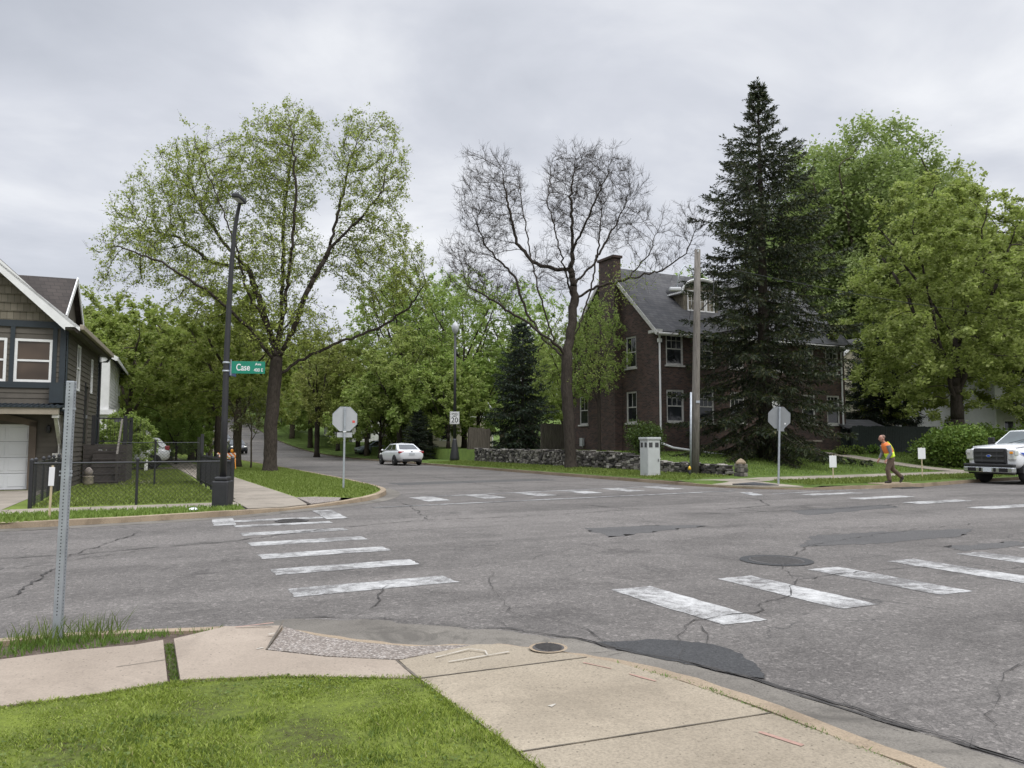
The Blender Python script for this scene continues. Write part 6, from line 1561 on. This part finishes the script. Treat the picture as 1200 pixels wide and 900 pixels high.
def plain_house(name, label, loc, rot, W, Dp, ze, rise, wallm, roofm, lap, wins, side_wins=(), porch=None, ridge='x', trim='white_trim', chim=False):
    """front faces -y, origin at the front left corner"""
    t = thing(name, label, 'house', loc, rot); m = MB()
    gab = (W / 2, rise) if ridge == 'y' else None; gs = (Dp / 2, rise) if ridge == 'x' else None
    wall(m, (0, 0, 0), (1, 0), 0, W, 0, ze, wins, lap, gable=gab); wall(m, (0, Dp, 0), (0, -1), 0, Dp, 0, ze, side_wins, lap, gable=gs); wall(m, (W, 0, 0), (0, 1), 0, Dp, 0, ze, (), lap, gable=gs); wall(m, (W, Dp, 0), (-1, 0), 0, W, 0, ze, (), lap, gable=gab)
    m.build('wall', wallm, t, fix=False); MB().box(.12, W - .12, .12, Dp - .12, 0, ze - .02).build('interior', 'dark_hole', t)
    for q in wins: window(t, (0, 0, 0), (1, 0), *q, trim, sill=None, casing=trim, depth=.04)
    for q in side_wins: window(t, (0, Dp, 0), (0, -1), *q, trim, sill=None, casing=trim, depth=.04)
    oh = .4; rf = MB(); tr = MB()
    if ridge == 'x':
        s = rise / (Dp / 2)
        for sg in (-1, 1):
            ye = Dp / 2 + sg * (Dp / 2 + oh); q = [(-.35, ye, ze - oh * s + .1), (W + .35, ye, ze - oh * s + .1), (W + .35, Dp / 2, ze + rise + .1), (-.35, Dp / 2, ze + rise + .1)]; rf.slab(q, .1)
            for xx in (-.37, W + .37): tr.bar((xx, ye, ze - oh * s - .02), (xx, Dp / 2, ze + rise - .02), .05, .2)
            tr.box(-.35, W + .35, ye - .02, ye + .02, ze - oh * s - .1, ze - oh * s + .06)
    else:
        s = rise / (W / 2)
        for sg in (-1, 1):
            xe = W / 2 + sg * (W / 2 + oh); q = [(xe, -.35, ze - oh * s + .1), (xe, Dp + .35, ze - oh * s + .1), (W / 2, Dp + .35, ze + rise + .1), (W / 2, -.35, ze + rise + .1)]; rf.slab(q, .1)
            for yy in (-.37, Dp + .37): tr.bar((xe, yy, ze - oh * s - .02), (W / 2, yy, ze + rise - .02), .05, .2)
            tr.box(xe - .02, xe + .02, -.35, Dp + .35, ze - oh * s - .1, ze - oh * s + .06)
    for xx, yy in ((-.02, -.02), (W + .02, -.02), (-.02, Dp + .02)): tr.cbox((xx, yy, ze / 2), (.14, .14, ze - .1))
    rf.build('roof', roofm, t); tr.build('trim', trim, t)
    if porch:
        d, hz, px0, px1 = porch; p = MB(); p.slab([(px0, -d, hz), (px1, -d, hz), (px1 - .4, -.05, hz + 1.0), (px0 + .4, -.05, hz + 1.0)], .12); p.build('porch_roof', roofm, t)
        MB().box(px0 + .2, px1 - .2, -d + .15, -.03, .0, .55).build('porch_floor', 'far_concrete', t)
        b = MB(); b.box(px0 + .1, px1 - .1, -d + .1, -d + .25, hz - .38, hz - .13); b.box(px0 + .2, px1 - .2, -d + .14, -d + .22, 1.28, 1.36); b.build('porch_beam', trim, t)
        for i in range(5): x = px0 + .35 + i * (px1 - px0 - .7) / 4; MB().box(x - .1, x + .1, -d + .08, -d + .27, .55, hz - .38).build('column', trim, t)
    if chim: MB().box(W * .6, W * .6 + .7, Dp / 2 - .35, Dp / 2 + .35, ze + rise * .4, ze + rise + 1.0).build('chimney', 'dark_brick', t)
    return t
t = plain_house('white_house', 'white two storey house with tall corner pilasters behind the grey house', (-8.1, 41.5, .1), rad(-3), 7.3, 9, 5.6, 1.9, 'siding_white', 'roof_shingle', .16, [(1, 2, 1, 2.8), (3, 4, 1, 2.8), (1, 2, 3.8, 5.4), (4.5, 5.5, 3.8, 5.4)], (), None, 'y')
for nm, x0 in (('pilaster', 7.02), ('pilaster', 6.2)):
    MB().box(x0, x0 + .36, -.25, .05, 0, 5.5).build(nm, 'white_trim', t)
MB().box(6.0, 7.7, -.4, .1, 2.75, 2.98).build('belt_course', 'white_trim', t)
p = MB(); p.slab([(7.32, 1.5, 2.5), (9.2, 1.3, 2.25), (9.2, 5.5, 2.25), (7.32, 5.5, 2.9)], .12); p.build('porch_roof', 'roof_shingle', t)
for q in (1.6, 5.2): MB().box(8.95, 9.1, q, q + .15, 0, 2.2).build('porch_post', 'white_trim', t)
plain_house('white_house', 'far white house behind the street trees beyond the stop sign', (23.6, 88, hfar(90) + .2), 0, 13, 14, 4.0, 3.0, 'siding_white', 'roof_shingle', .2, [(1, 2.2, 1, 2.8), (3.5, 4.7, 1, 2.8), (6.3, 7.3, .3, 2.6), (9, 10.2, 1, 2.8)], [(1.2, 2.4, 1, 2.8), (4, 5.2, 1, 2.8), (6.6, 7.6, 1, 2.8), (9.5, 10.7, 1, 2.8)], None, 'x')
plain_house('small_house', 'small pale house with tall windows behind the tangled grey shrub', (24.2, 70.5, hfar(70) + .9), 0, 9, 8, 3.4, 2.6, 'siding_cream', 'roof_shingle', .2, [(1, 2, .8, 2.6), (3.4, 4.4, .8, 2.6)], [(1.5, 2.3, .8, 2.6), (4.5, 5.3, .8, 2.6)], None, 'x')
plain_house('cream_house', 'cream sided gabled house half hidden by the dark ragged conifer', (46.5, 41.2, .5), 0, 8.5, 11, 6.0, 3.0, 'siding_cream', 'roof_shingle', .18, [(1, 2, 1.2, 2.9), (3.2, 4.2, 1.2, 2.9), (5.5, 6.5, 1.2, 2.9), (1.2, 2.2, 4, 5.6), (5.2, 6.2, 4, 5.6)], [(2, 3, 1.2, 2.9), (6, 7, 4, 5.6)], None, 'y')
plain_house('porch_house', 'white house with a dark roofed columned porch behind the right hedge', (55.5, 33.5, .4), 0, 12, 9, 5.6, 3.2, 'siding_white', 'roof_shingle', .18, [(1, 2.2, 1.2, 2.7), (3, 4.2, 1.2, 2.7), (7.6, 8.8, 1.2, 2.7), (1.4, 2.4, 3.9, 5.2), (3.0, 4.0, 3.9, 5.2), (6, 7, 3.9, 5.2), (7.6, 8.6, 3.9, 5.2)], [(2, 3, 1.2, 2.7), (5, 6, 1.2, 2.7)], (2.6, 2.95, -.3, 12.3), 'x')
t = thing('garden_shed', 'low shed with grey roof behind the dark green board fence', 'shed', (39.2, 32.6, .62)); MB().box(0, 3.4, 0, 2.6, 0, 1.75).build('wall', 'fence_green', t)
m = MB(); m.slab([(-.2, -.25, 1.75), (3.6, -.25, 1.75), (3.6, 1.3, 2.35), (-.2, 1.3, 2.35)], .08); m.slab([(-.2, 2.85, 1.75), (-.2, 1.3, 2.35), (3.6, 1.3, 2.35), (3.6, 2.85, 1.75)], .08); m.build('roof', 'roof_shingle', t)

# ------------------------------------------------------------------ vehicles (local +x is the front)
def body_loft(m, st, n_side=6):
    """st: (x, zb, zt, hw_bottom, hw_mid, hw_top)"""
    rings = []
    for x, zb, zt, hb, hm, ht in st:
        half = [(0, zb), (hb * .8, zb), (hb, zb + .05), (hm, zb + (zt - zb) * .35), (hm * .995, zb + (zt - zb) * .7), (ht, zt - .05), (ht * .9, zt - .005), (ht * .45, zt + .012), (0, zt + .015)]
        rings.append([(x, y, z) for y, z in half] + [(x, -y, z) for y, z in half[-2:0:-1]])
    n = len(rings[0]); o = len(m.v); m.v += [p for r in rings for p in r]
    for i in range(len(rings) - 1):
        for k in range(n): m.f.append((o + i * n + k, o + i * n + (k + 1) % n, o + (i + 1) * n + (k + 1) % n, o + (i + 1) * n + k))
    m.f.append(tuple(o + k for k in range(n))[::-1]); m.f.append(tuple(o + (len(rings) - 1) * n + k for k in range(n))); return m
def wheel(parent, x, y, r, w, sd, rim='alloy', spokes=5):
    hub = MB().lathe([(r * .62, -w / 2), (r * .93, -w / 2), (r, -w * .36), (r, w * .36), (r * .93, w / 2), (r * .62, w / 2)], (x, y, r), 24, 'y').build('wheel', 'tyre', parent, True)
    m = MB(); yo = y + sd * w * .40; m.lathe([(r * .63, -.02), (r * .60, .02), (r * .52, .02), (r * .5, -.01)], (x, yo, r), 20, 'y')
    for k in range(spokes):
        a = 2 * math.pi * k / spokes; m.bar((x, yo, r), (x + math.cos(a) * r * .58, yo, r + math.sin(a) * r * .58), .06, .03, (0, 1, 0))
    m.lathe([(r * .16, -.03), (r * .16, .035), (r * .05, .045)], (x, yo, r), 12, 'y'); m.build('rim', rim, hub)
def cabin(parent, fb, rb, ft, rt, zb, zbr, zt, hwb, hwt, paint, glass='car_glass', ws='car_glass', split=True, crown=.05):
    """greenhouse frustum with glass panes set 6 mm proud of it"""
    B = {'fl': (fb, hwb, zb), 'fr': (fb, -hwb, zb), 'rl': (rb, hwb, zbr), 'rr': (rb, -hwb, zbr)}; T = {'fl': (ft, hwt, zt - .03), 'fr': (ft, -hwt, zt - .03), 'rl': (rt, hwt, zt - .02), 'rr': (rt, -hwt, zt - .02)}
    m = MB(); xm = (ft + rt) / 2
    m.v = [B['fl'], B['fr'], B['rr'], B['rl'], T['fl'], T['fr'], T['rr'], T['rl'], (xm, hwt, zt), (xm, -hwt, zt), (ft, 0, zt - .03 + crown * .6), (rt, 0, zt - .02 + crown * .6), (xm, 0, zt + crown)]
    m.f = [(0, 1, 5, 10, 4), (2, 3, 7, 11, 6), (3, 0, 4, 8, 7), (1, 2, 6, 9, 5), (4, 10, 12, 8), (10, 5, 9, 12), (8, 12, 11, 7), (12, 9, 6, 11), (0, 3, 2, 1)]
    m.build('cabin', paint, parent, bevel=.05)
    def pane(nm, a, b, c, d, i0, i1, j0, j1, g):
        a, b, c, d = map(Vector, (a, b, c, d))
        def at(u, v): return a.lerp(b, u).lerp(d.lerp(c, u), v)
        q = [at(i0, j0), at(i1, j0), at(i1, j1), at(i0, j1)]; n = (q[1] - q[0]).cross(q[3] - q[0]).normalized(); cen = sum(q, Vector()) / 4
        if n.dot(cen - Vector((xm, 0, zb))) < 0: n = -n
        k = MB(); k.add([p + n * .010 for p in q] + [p - n * .02 for p in q], [(0, 1, 2, 3), (4, 5, 6, 7), (0, 1, 5, 4), (1, 2, 6, 5), (2, 3, 7, 6), (3, 0, 4, 7)]); k.build(nm, g, parent)
    pane('windscreen', B['fl'], B['fr'], T['fr'], T['fl'], .06, .94, .08, .93, ws); pane('rear_window', B['rl'], B['rr'], T['rr'], T['rl'], .08, .92, .12, .90, glass)
    for l, r_ in (('fl', 'rl'), ('fr', 'rr')):
        if split:
            pane('side_window', B[l], B[r_], T[r_], T[l], .12, .50, .10, .90, glass); pane('side_window', B[l], B[r_], T[r_], T[l], .53, .88, .10, .90, glass)
        else: pane('side_window', B[l], B[r_], T[r_], T[l], .1, .9, .1, .9, glass)
def sedan(name, label, loc, rot, paint, suv=False, group=None):
    t = thing(name, label, 'car', loc, rot, group); k = .22 if suv else 0
    if not suv:
        st = [(-2.26, .46, .80, .55, .72, .60), (-2.20, .34, .98, .74, .84, .74), (-2.0, .28, 1.03, .80, .88, .80), (-1.3, .22, 1.0, .84, .895, .84), (-.3, .2, .97, .86, .90, .86), (.9, .2, .95, .86, .90, .85), (1.5, .22, .90, .84, .89, .80), (2.05, .26, .76, .78, .85, .70), (2.24, .40, .62, .55, .68, .52)]
    else:
        st = [(-2.2, .62, 1.0, .66, .78, .70), (-2.12, .46, 1.12, .80, .90, .82), (-1.8, .38, 1.14, .84, .93, .86), (-.3, .34, 1.10, .87, .94, .88), (.9, .34, 1.08, .87, .94, .87), (1.5, .36, 1.03, .85, .92, .82), (2.05, .42, .88, .78, .88, .74), (2.2, .56, .74, .6, .72, .58)]
    body_loft(MB(), st).build('body', paint, t, True, sub=1)
    if not suv: cabin(t, 1.22, -1.78, .42, -.98, .93, 1.0, 1.43, .80, .60, paint)
    else: cabin(t, 1.15, -2.12, .45, -1.62, 1.06, 1.12, 1.66, .84, .66, paint)
    r = .33 + .04 * bool(suv); ax = (1.38, -1.34)
    for x in ax:
        for sd in (-1, 1):
            a = MB(); rr_ = r * 1.16; yb = sd * (.905 if not suv else .945); pts = [(x + rr_ * math.cos(q), r + rr_ * math.sin(q)) for q in [math.pi * (-.12 + 1.24 * i / 16) for i in range(17)]]
            a.add([(px, yb, max(.16, pz)) for px, pz in pts] + [(px, yb - sd * .3, max(.16, pz)) for px, pz in pts], [tuple(range(17))] + [(i, i + 1, 18 + i, 17 + i) for i in range(16)]); a.build('wheel_arch', 'black_plastic', t)
            wheel(t, x, sd * (.84 if not suv else .88), r, .2, sd)
    zt = .80 + k * .8; xr = -2.19 if not suv else -2.13
    for sd in (-1, 1):
        m = MB(); m.box(xr - .02, xr + .22, sd * .50, sd * .86, zt, zt + .15 + k * .5); m.build('tail_light', 'tail_red', t, bevel=.04)
        m = MB(); m.box(1.98, 2.16, sd * .48, sd * .78, .62 + k, .75 + k); m.build('headlight', 'headlight', t, bevel=.03)
        m = MB(); m.cbox((.95, sd * .95, 1.0 + k), (.10, .14, .10)); m.build('mirror', paint, t, bevel=.03)
        for hx in (.15, -.85): MB().cbox((hx, sd * .91, .86 + k), (.18, .03, .035)).build('handle', paint, t)
    MB().box(-2.285, -2.24, -.62, .62, .27 + k, .44 + k).build('bumper_insert', 'black_plastic', t, bevel=.02)
    MB().box(-2.285 + k * .3, -2.2, -.19, .19, .70 + k, .83 + k).build('number_plate', 'plate', t); MB().cbox((-2.235, 0, .93), (.03, .12, .06)).build('badge', 'chrome', t)
    MB().box(2.16, 2.25, -.42, .42, .38 + k, .58 + k).build('grille', 'black_plastic', t, bevel=.02)
    MB().cbox((-.9, 0, 1.47 + k), (.16, .03, .05)).build('aerial', 'black_plastic', t); return t
sd0 = sedan('parked_car', 'white sedan seen from behind, parked at the right kerb beyond the crosswalk', (16.75, 50.2, .004), rad(91), 'car_white')
for lb, x, y, mt, r_ in (('dark car parked far up the street, nearer of the two', 10.3, 84, 'car_dark', -90), ('dark car parked far up the street, farther of the two', 10.4, 97, 'car_dark', -90), ('pale blue grey car in the far driveway behind the left stop sign', 22.5, 74.5, 'car_silver_blue', 180)):
    c = copy_thing(sd0, (x, y, hfar(y) + .01 + (.15 if x > 20 else 0)), rad(r_), 1, lb)
    for ch in c.children:
        if ch.name.split('.')[0] in ('body', 'cabin', 'mirror', 'handle'):
            ch.data = ch.data.copy(); ch.data.materials.clear(); ch.data.materials.append(M[mt])
sedan('parked_suv', 'white SUV in the driveway behind the leafy shrubs at left', (.05, 46.6, .12), rad(180), 'car_white', True)

def pickup():
    t = thing('pickup_truck', 'white work pickup truck with black grille, blue stripe and amber beacon at the right edge', 'pickup truck', (31.22, 17.72, .004), rad(174.5))
    L = 2.05
    lo = [(L - .06, .70, 1.30, .80, .92, .86), (L - .12, .60, 1.34, .92, .985, .90), (L - .35, .56, 1.375, .95, 1.0, .90), (1.2, .52, 1.41, .95, 1.005, .92), (.45, .50, 1.44, .95, 1.01, .95), (-.8, .50, 1.44, .95, 1.01, .96), (-1.6, .50, 1.44, .95, 1.01, .96)]
    body_loft(MB(), lo).build('body', 'car_white', t, True, sub=1)
    MB().box(-3.9, -1.64, -1.0, 1.0, .62, 1.36).build('cargo_bed', 'car_white', t, bevel=.05); MB().box(-3.8, -1.75, -.86, .86, 1.362, 1.372).build('bed_liner', 'black_plastic', t)
    hd = MB(); hd.v = [(L - .16, -.80, 1.32), (L - .16, .80, 1.32), (L - .3, .88, 1.40), (.62, .90, 1.49), (.62, -.90, 1.49), (L - .3, -.88, 1.40), (L - .3, 0, 1.44), (.62, 0, 1.53)]
    hd.f = [(0, 1, 2, 6, 5), (5, 6, 7, 4), (6, 2, 3, 7)]; o = hd.build('hood', 'car_white', t, True); s = o.modifiers.new('s', 'SOLIDIFY'); s.thickness = .06
    cabin(t, .62, -1.55, -.12, -1.42, 1.44, 1.44, 2.04, .93, .74, 'car_white', 'car_glass', 'windscreen', True, .04)
    g = MB(); g.box(L - .10, L + .0, -.66, .66, .75, 1.33); gr = g.build('grille', 'black_plastic', t, bevel=.05)
    gb = MB()
    for z in (.86, 1.04, 1.22): gb.box(L + .002, L + .022, -.58, .58, z - .035, z + .035)
    for y in (-.3, .3): gb.box(L + .002, L + .012, y - .03, y + .03, .80, 1.28)
    gb.build('grille_bars', 'vent_dark', gr, bevel=.008)
    em = MB(); em.lathe([(.001, 0), (.115, 0), (.115, .012), (.09, .016)], (0, 0, 0), 20, 'x'); eo = em.build('emblem', 'chrome', gr); eo.location = (L + .02, 0, 1.04); eo.scale = (1, 1, .45)
    e2 = MB().lathe([(.001, .0165), (.082, .0165), (.078, .020)], (0, 0, 0), 20, 'x').build('emblem_field', 'blue_stripe', gr); e2.location = (L + .02, 0, 1.04); e2.scale = (1, 1, .42)
    for sd in (-1, 1):
        m = MB(); m.box(L - .16, L - .015, sd * .685, sd * .965, .90, 1.29); m.build('headlight', 'headlight', t, bevel=.04); MB().box(L - .22, L - .03, sd * .968, sd * .99, 1.08, 1.24)  .build('indicator', 'headlight', t, bevel=.01)
        w = MB(); w.box(L - .05, L + .01, sd * .80, sd * .92, 1.13, 1.21); w.build('lamp', 'amber' if sd > 0 else 'headlight', t, bevel=.01)
        m = MB(); m.cbox((.35, sd * 1.16, 1.60), (.12, .24, .30)); m.cbox((.40, sd * 1.03, 1.56), (.05, .16, .05)); m.build('mirror', 'black_plastic', t, bevel=.03)
        m = MB(); m.v = [(L - .25, sd * 1.012, 1.18), (L - .7, sd * 1.018, 1.16), (-1.5, sd * 1.022, 1.20), (-1.5, sd * 1.022, 1.06), (L - .6, sd * 1.018, 1.02)]; m.f = [(0, 1, 2, 3, 4)]; o = m.build('stripe', 'blue_stripe', t); s = o.modifiers.new('s', 'SOLIDIFY'); s.thickness = .012; s.offset = 0
        MB().cbox((-1.0, sd * 1.02, 1.12), (.22, .03, .05)).build('handle', 'black_plastic', t); MB().box(-1.5, 1.0, sd * .96, sd * 1.06, .44, .50).build('running_board', 'black_plastic', t)
        for x in (1.22, -2.55):
            r = .40; a = MB(); rr_ = r * 1.17; yb = sd * 1.016; pts = [(x + rr_ * math.cos(q), r + .03 + rr_ * math.sin(q)) for q in [math.pi * (-.05 + 1.1 * i / 16) for i in range(17)]]
            a.add([(p, yb, max(.42, z)) for p, z in pts] + [(p, yb - sd * .4, max(.42, z)) for p, z in pts], [tuple(range(17))] + [(i, i + 1, 18 + i, 17 + i) for i in range(16)]); a.build('wheel_arch', 'black_plastic', t)
            wheel(t, x, sd * .885, r, .27, sd, 'alloy', 8)
    m = MB(); m.box(L - .08, L + .14, -1.0, 1.0, .42, .64); bp = m.build('bumper', 'chrome', t, bevel=.05); m = MB(); m.box(L - .06, L + .12, -1.0, 1.0, .643, .75); m.build('bumper_pad', 'black_plastic', t, bevel=.03)
    for y0, y1 in ((.24, .34), (-.34, -.24), (.46, .80), (-.80, -.46)): MB().box(L + .138, L + .146, y0, y1, .46, .60).build('bumper_opening', 'dark_hole', bp)
    MB().box(L + .142, L + .152, -.17, .17, .45, .61).build('number_plate', 'plate', bp)
    MB().box(L - .16, L - .0, -.9, .9, .36, .44).build('air_dam', 'black_plastic', t, bevel=.02); MB().box(-3.6, 1.9, -.75, .75, .36, .52).build('chassis', 'black_plastic', t)
    b = MB(); b.lathe([(.10, 2.06), (.10, 2.14), (.09, 2.15)], (-1.05, .45, 0), 14); b.build('beacon_base', 'black_plastic', t); b = MB(); b.lathe([(.09, 2.15), (.09, 2.27), (.06, 2.33), (.02, 2.34)], (-1.05, .45, 0), 14); b.build('beacon', 'amber', t, True)
    wp = MB()
    for y in (.35, -.3): wp.bar((.66, y, 1.50), (.40, y + .5, 1.66), .02)
    wp.build('wipers', 'black_plastic', t)
pickup()

# ------------------------------------------------------------------ the worker
def fused(name, tubes, mat, parent, voxel=.016):
    """tubes: (points, radii, sideways stretch) melted into one continuous skin"""
    m = MB()
    for pts, rs, sx in tubes:
        seg = []
        for i, (p, r) in enumerate(zip(pts, rs)): seg.append((Vector(p), r))
        # rings by hand so that sideways (y) stretch is exact
        o = len(m.v); n = 12
        for i, (p, r) in enumerate(seg):
            d = (seg[min(i + 1, len(seg) - 1)][0] - seg[max(0, i - 1)][0]).normalized(); sd = Vector((0, 1, 0)); sd = (sd - d * sd.dot(d)).normalized(); w = d.cross(sd)
            for k in range(n): a = 2 * math.pi * k / n; m.v.append(tuple(p + sd * math.cos(a) * r * sx + w * math.sin(a) * r))
        for i in range(len(seg) - 1):
            for k in range(n): a, b = o + i * n + k, o + i * n + (k + 1) % n; m.f.append((a, b, b + n, a + n))
        m.f.append(tuple(o + k for k in range(n))[::-1]); m.f.append(tuple(o + (len(seg) - 1) * n + k for k in range(n)))
    o = m.build(name, None, None); q = o.modifiers.new('r', 'REMESH'); q.mode = 'VOXEL'; q.voxel_size = voxel; q.use_smooth_shade = True
    q = o.modifiers.new('s', 'SMOOTH'); q.factor = .5; q.iterations = 4
    bpy.context.view_layer.update(); nm = bpy.data.meshes.new_from_object(o.evaluated_get(bpy.context.evaluated_depsgraph_get())); bpy.data.objects.remove(o)
    return link(name, nm, mat, parent, True)
def worker():
    x, y = 23.90, 18.12
    t = thing('person', 'road worker in orange and yellow safety vest stepping over the storm drain, bent forward', 'person', (x, y, .145), math.pi - YAW)
    def limb(a, b, c, r, sx=1, more=()): return ([a, tuple((p + q) / 2 for p, q in zip(a, b)), b, tuple((p + q) / 2 for p, q in zip(b, c)), c, *more], r, sx)
    legA = ((.0, .095, .86), (.17, .11, .46), (.10, .11, .08)); legB = ((-.02, -.095, .86), (-.12, -.11, .47), (-.43, -.11, .20))
    armA = ((.15, .20, 1.31), (.10, .25, 1.03), (.24, .22, .82)); armB = ((.17, -.20, 1.31), (.16, -.25, 1.04), (.29, -.22, .83))
    torso = ([(-.01, 0, .80), (.0, 0, .90), (.045, 0, 1.04), (.11, 0, 1.20), (.16, 0, 1.32), (.19, 0, 1.38)], [.10, .115, .105, .115, .10, .06], 1.55)
    neck = ([(.18, 0, 1.35), (.22, 0, 1.42), (.26, 0, 1.49)], [.06, .055, .055], 1)
    head = ([(.30, 0, 1.435), (.295, 0, 1.47), (.285, 0, 1.53), (.28, 0, 1.59), (.272, 0, 1.635), (.268, 0, 1.66)], [.035, .072, .095, .098, .078, .035], .82)
    nose = ([(.365, 0, 1.55), (.395, 0, 1.52), (.375, 0, 1.505)], [.012, .018, .012], 1)
    hands = []
    for sd, w in ((1, armA[2]), (-1, armB[2])):
        hands.append(([w, (w[0] + .03, w[1], w[2] - .05), (w[0] + .045, w[1], w[2] - .10)], [.030, .034, .028], .9))
        for k, ln in enumerate((.062, .074, .070, .052)):
            yy = w[1] + (k - 1.5) * .019; hands.append(([(w[0] + .045, yy, w[2] - .09), (w[0] + .055, yy, w[2] - .09 - ln * .55), (w[0] + .045, yy, w[2] - .09 - ln)], [.0095, .009, .008], 1))
        hands.append(([(w[0] + .045, w[1] - sd * .02, w[2] - .045), (w[0] + .08, w[1] - sd * .03, w[2] - .075), (w[0] + .085, w[1] - sd * .03, w[2] - .105)], [.013, .011, .009], 1))
    fused('body', [torso, neck, head, nose, limb(*legA, [.08, .075, .055, .055, .038]), limb(*legB, [.08, .075, .055, .055, .038]), limb(*armA, [.06, .05, .042, .04, .03]), limb(*armB, [.06, .05, .042, .04, .03]), *hands], 'skin', t, .009)
    for sd in (-1, 1):
        MB().lathe([(.001, 0), (.011, .003), (.006, .008)], (.366, sd * .032, 1.56), 8, 'x').build('eye', 'eye_dark', t); MB().lathe([(.004, -.012), (.024, 0), (.012, .012)], (.27, sd * .082, 1.54), 8, 'y').build('ear', 'skin', t, True)
    MB().box(.352, .366, -.024, .024, 1.482, 1.489).build('mouth', 'trouser_brown', t)
    fused('hair', [([(.235, 0, 1.55), (.245, 0, 1.60), (.258, 0, 1.645), (.262, 0, 1.672)], [.075, .094, .082, .035], .90)], 'hair_short', t)
    hips = ([(-.015, 0, .78), (-.005, 0, .86), (.01, 0, .94)], [.115, .13, .125], 1.45)
    fused('trousers', [hips, limb(legA[0], legA[1], (.105, .11, .10), [.115, .10, .082, .078, .07]), limb(legB[0], legB[1], (-.41, -.11, .215), [.115, .10, .082, .078, .068])], 'trouser_brown', t)
    fused('shirt', [([(.0, 0, .90), (.045, 0, 1.04), (.11, 0, 1.20), (.165, 0, 1.33), (.20, 0, 1.39)], [.13, .12, .13, .115, .07], 1.5), limb(armA[0], armA[1], (.225, .222, .84), [.085, .07, .06, .056, .045]), limb(armB[0], armB[1], (.275, -.222, .85), [.085, .07, .06, .056, .045])], 'shirt_grey', t)
    fused('vest', [([(.035, 0, 1.02), (.06, 0, 1.08), (.11, 0, 1.20), (.162, 0, 1.325), (.195, 0, 1.395)], [.137, .138, .148, .133, .09], 1.52)], 'vest_orange', t)
    fused('vest_band', [([(.0, 0, .895), (.015, 0, .94), (.05, 0, 1.06)], [.145, .148, .148], 1.53)], 'vest_yellow', t)
    for sd in (-1, 1):
        MB().tube([(-.08, sd * .11, 1.05), (-.045, sd * .115, 1.19), (.03, sd * .11, 1.33), (.13, sd * .10, 1.44)], .015, 6).build('vest_stripe', 'vest_yellow', t, True)
    fused('boot', [([(.10, .11, .16), (.10, .11, .06), (.13, .11, .05)], [.058, .062, .05], 1), ([(.06, .11, .045), (.16, .11, .045), (.25, .11, .035), (.285, .11, .03)], [.044, .046, .038, .028], 1.05)], 'boot', t, .012)
    fused('boot', [([(-.40, -.11, .26), (-.44, -.11, .17), (-.44, -.11, .14)], [.058, .062, .05], 1), ([(-.475, -.11, .19), (-.42, -.11, .12), (-.37, -.11, .045), (-.35, -.11, .02)], [.042, .046, .038, .028], 1.05)], 'boot', t, .012)
worker()
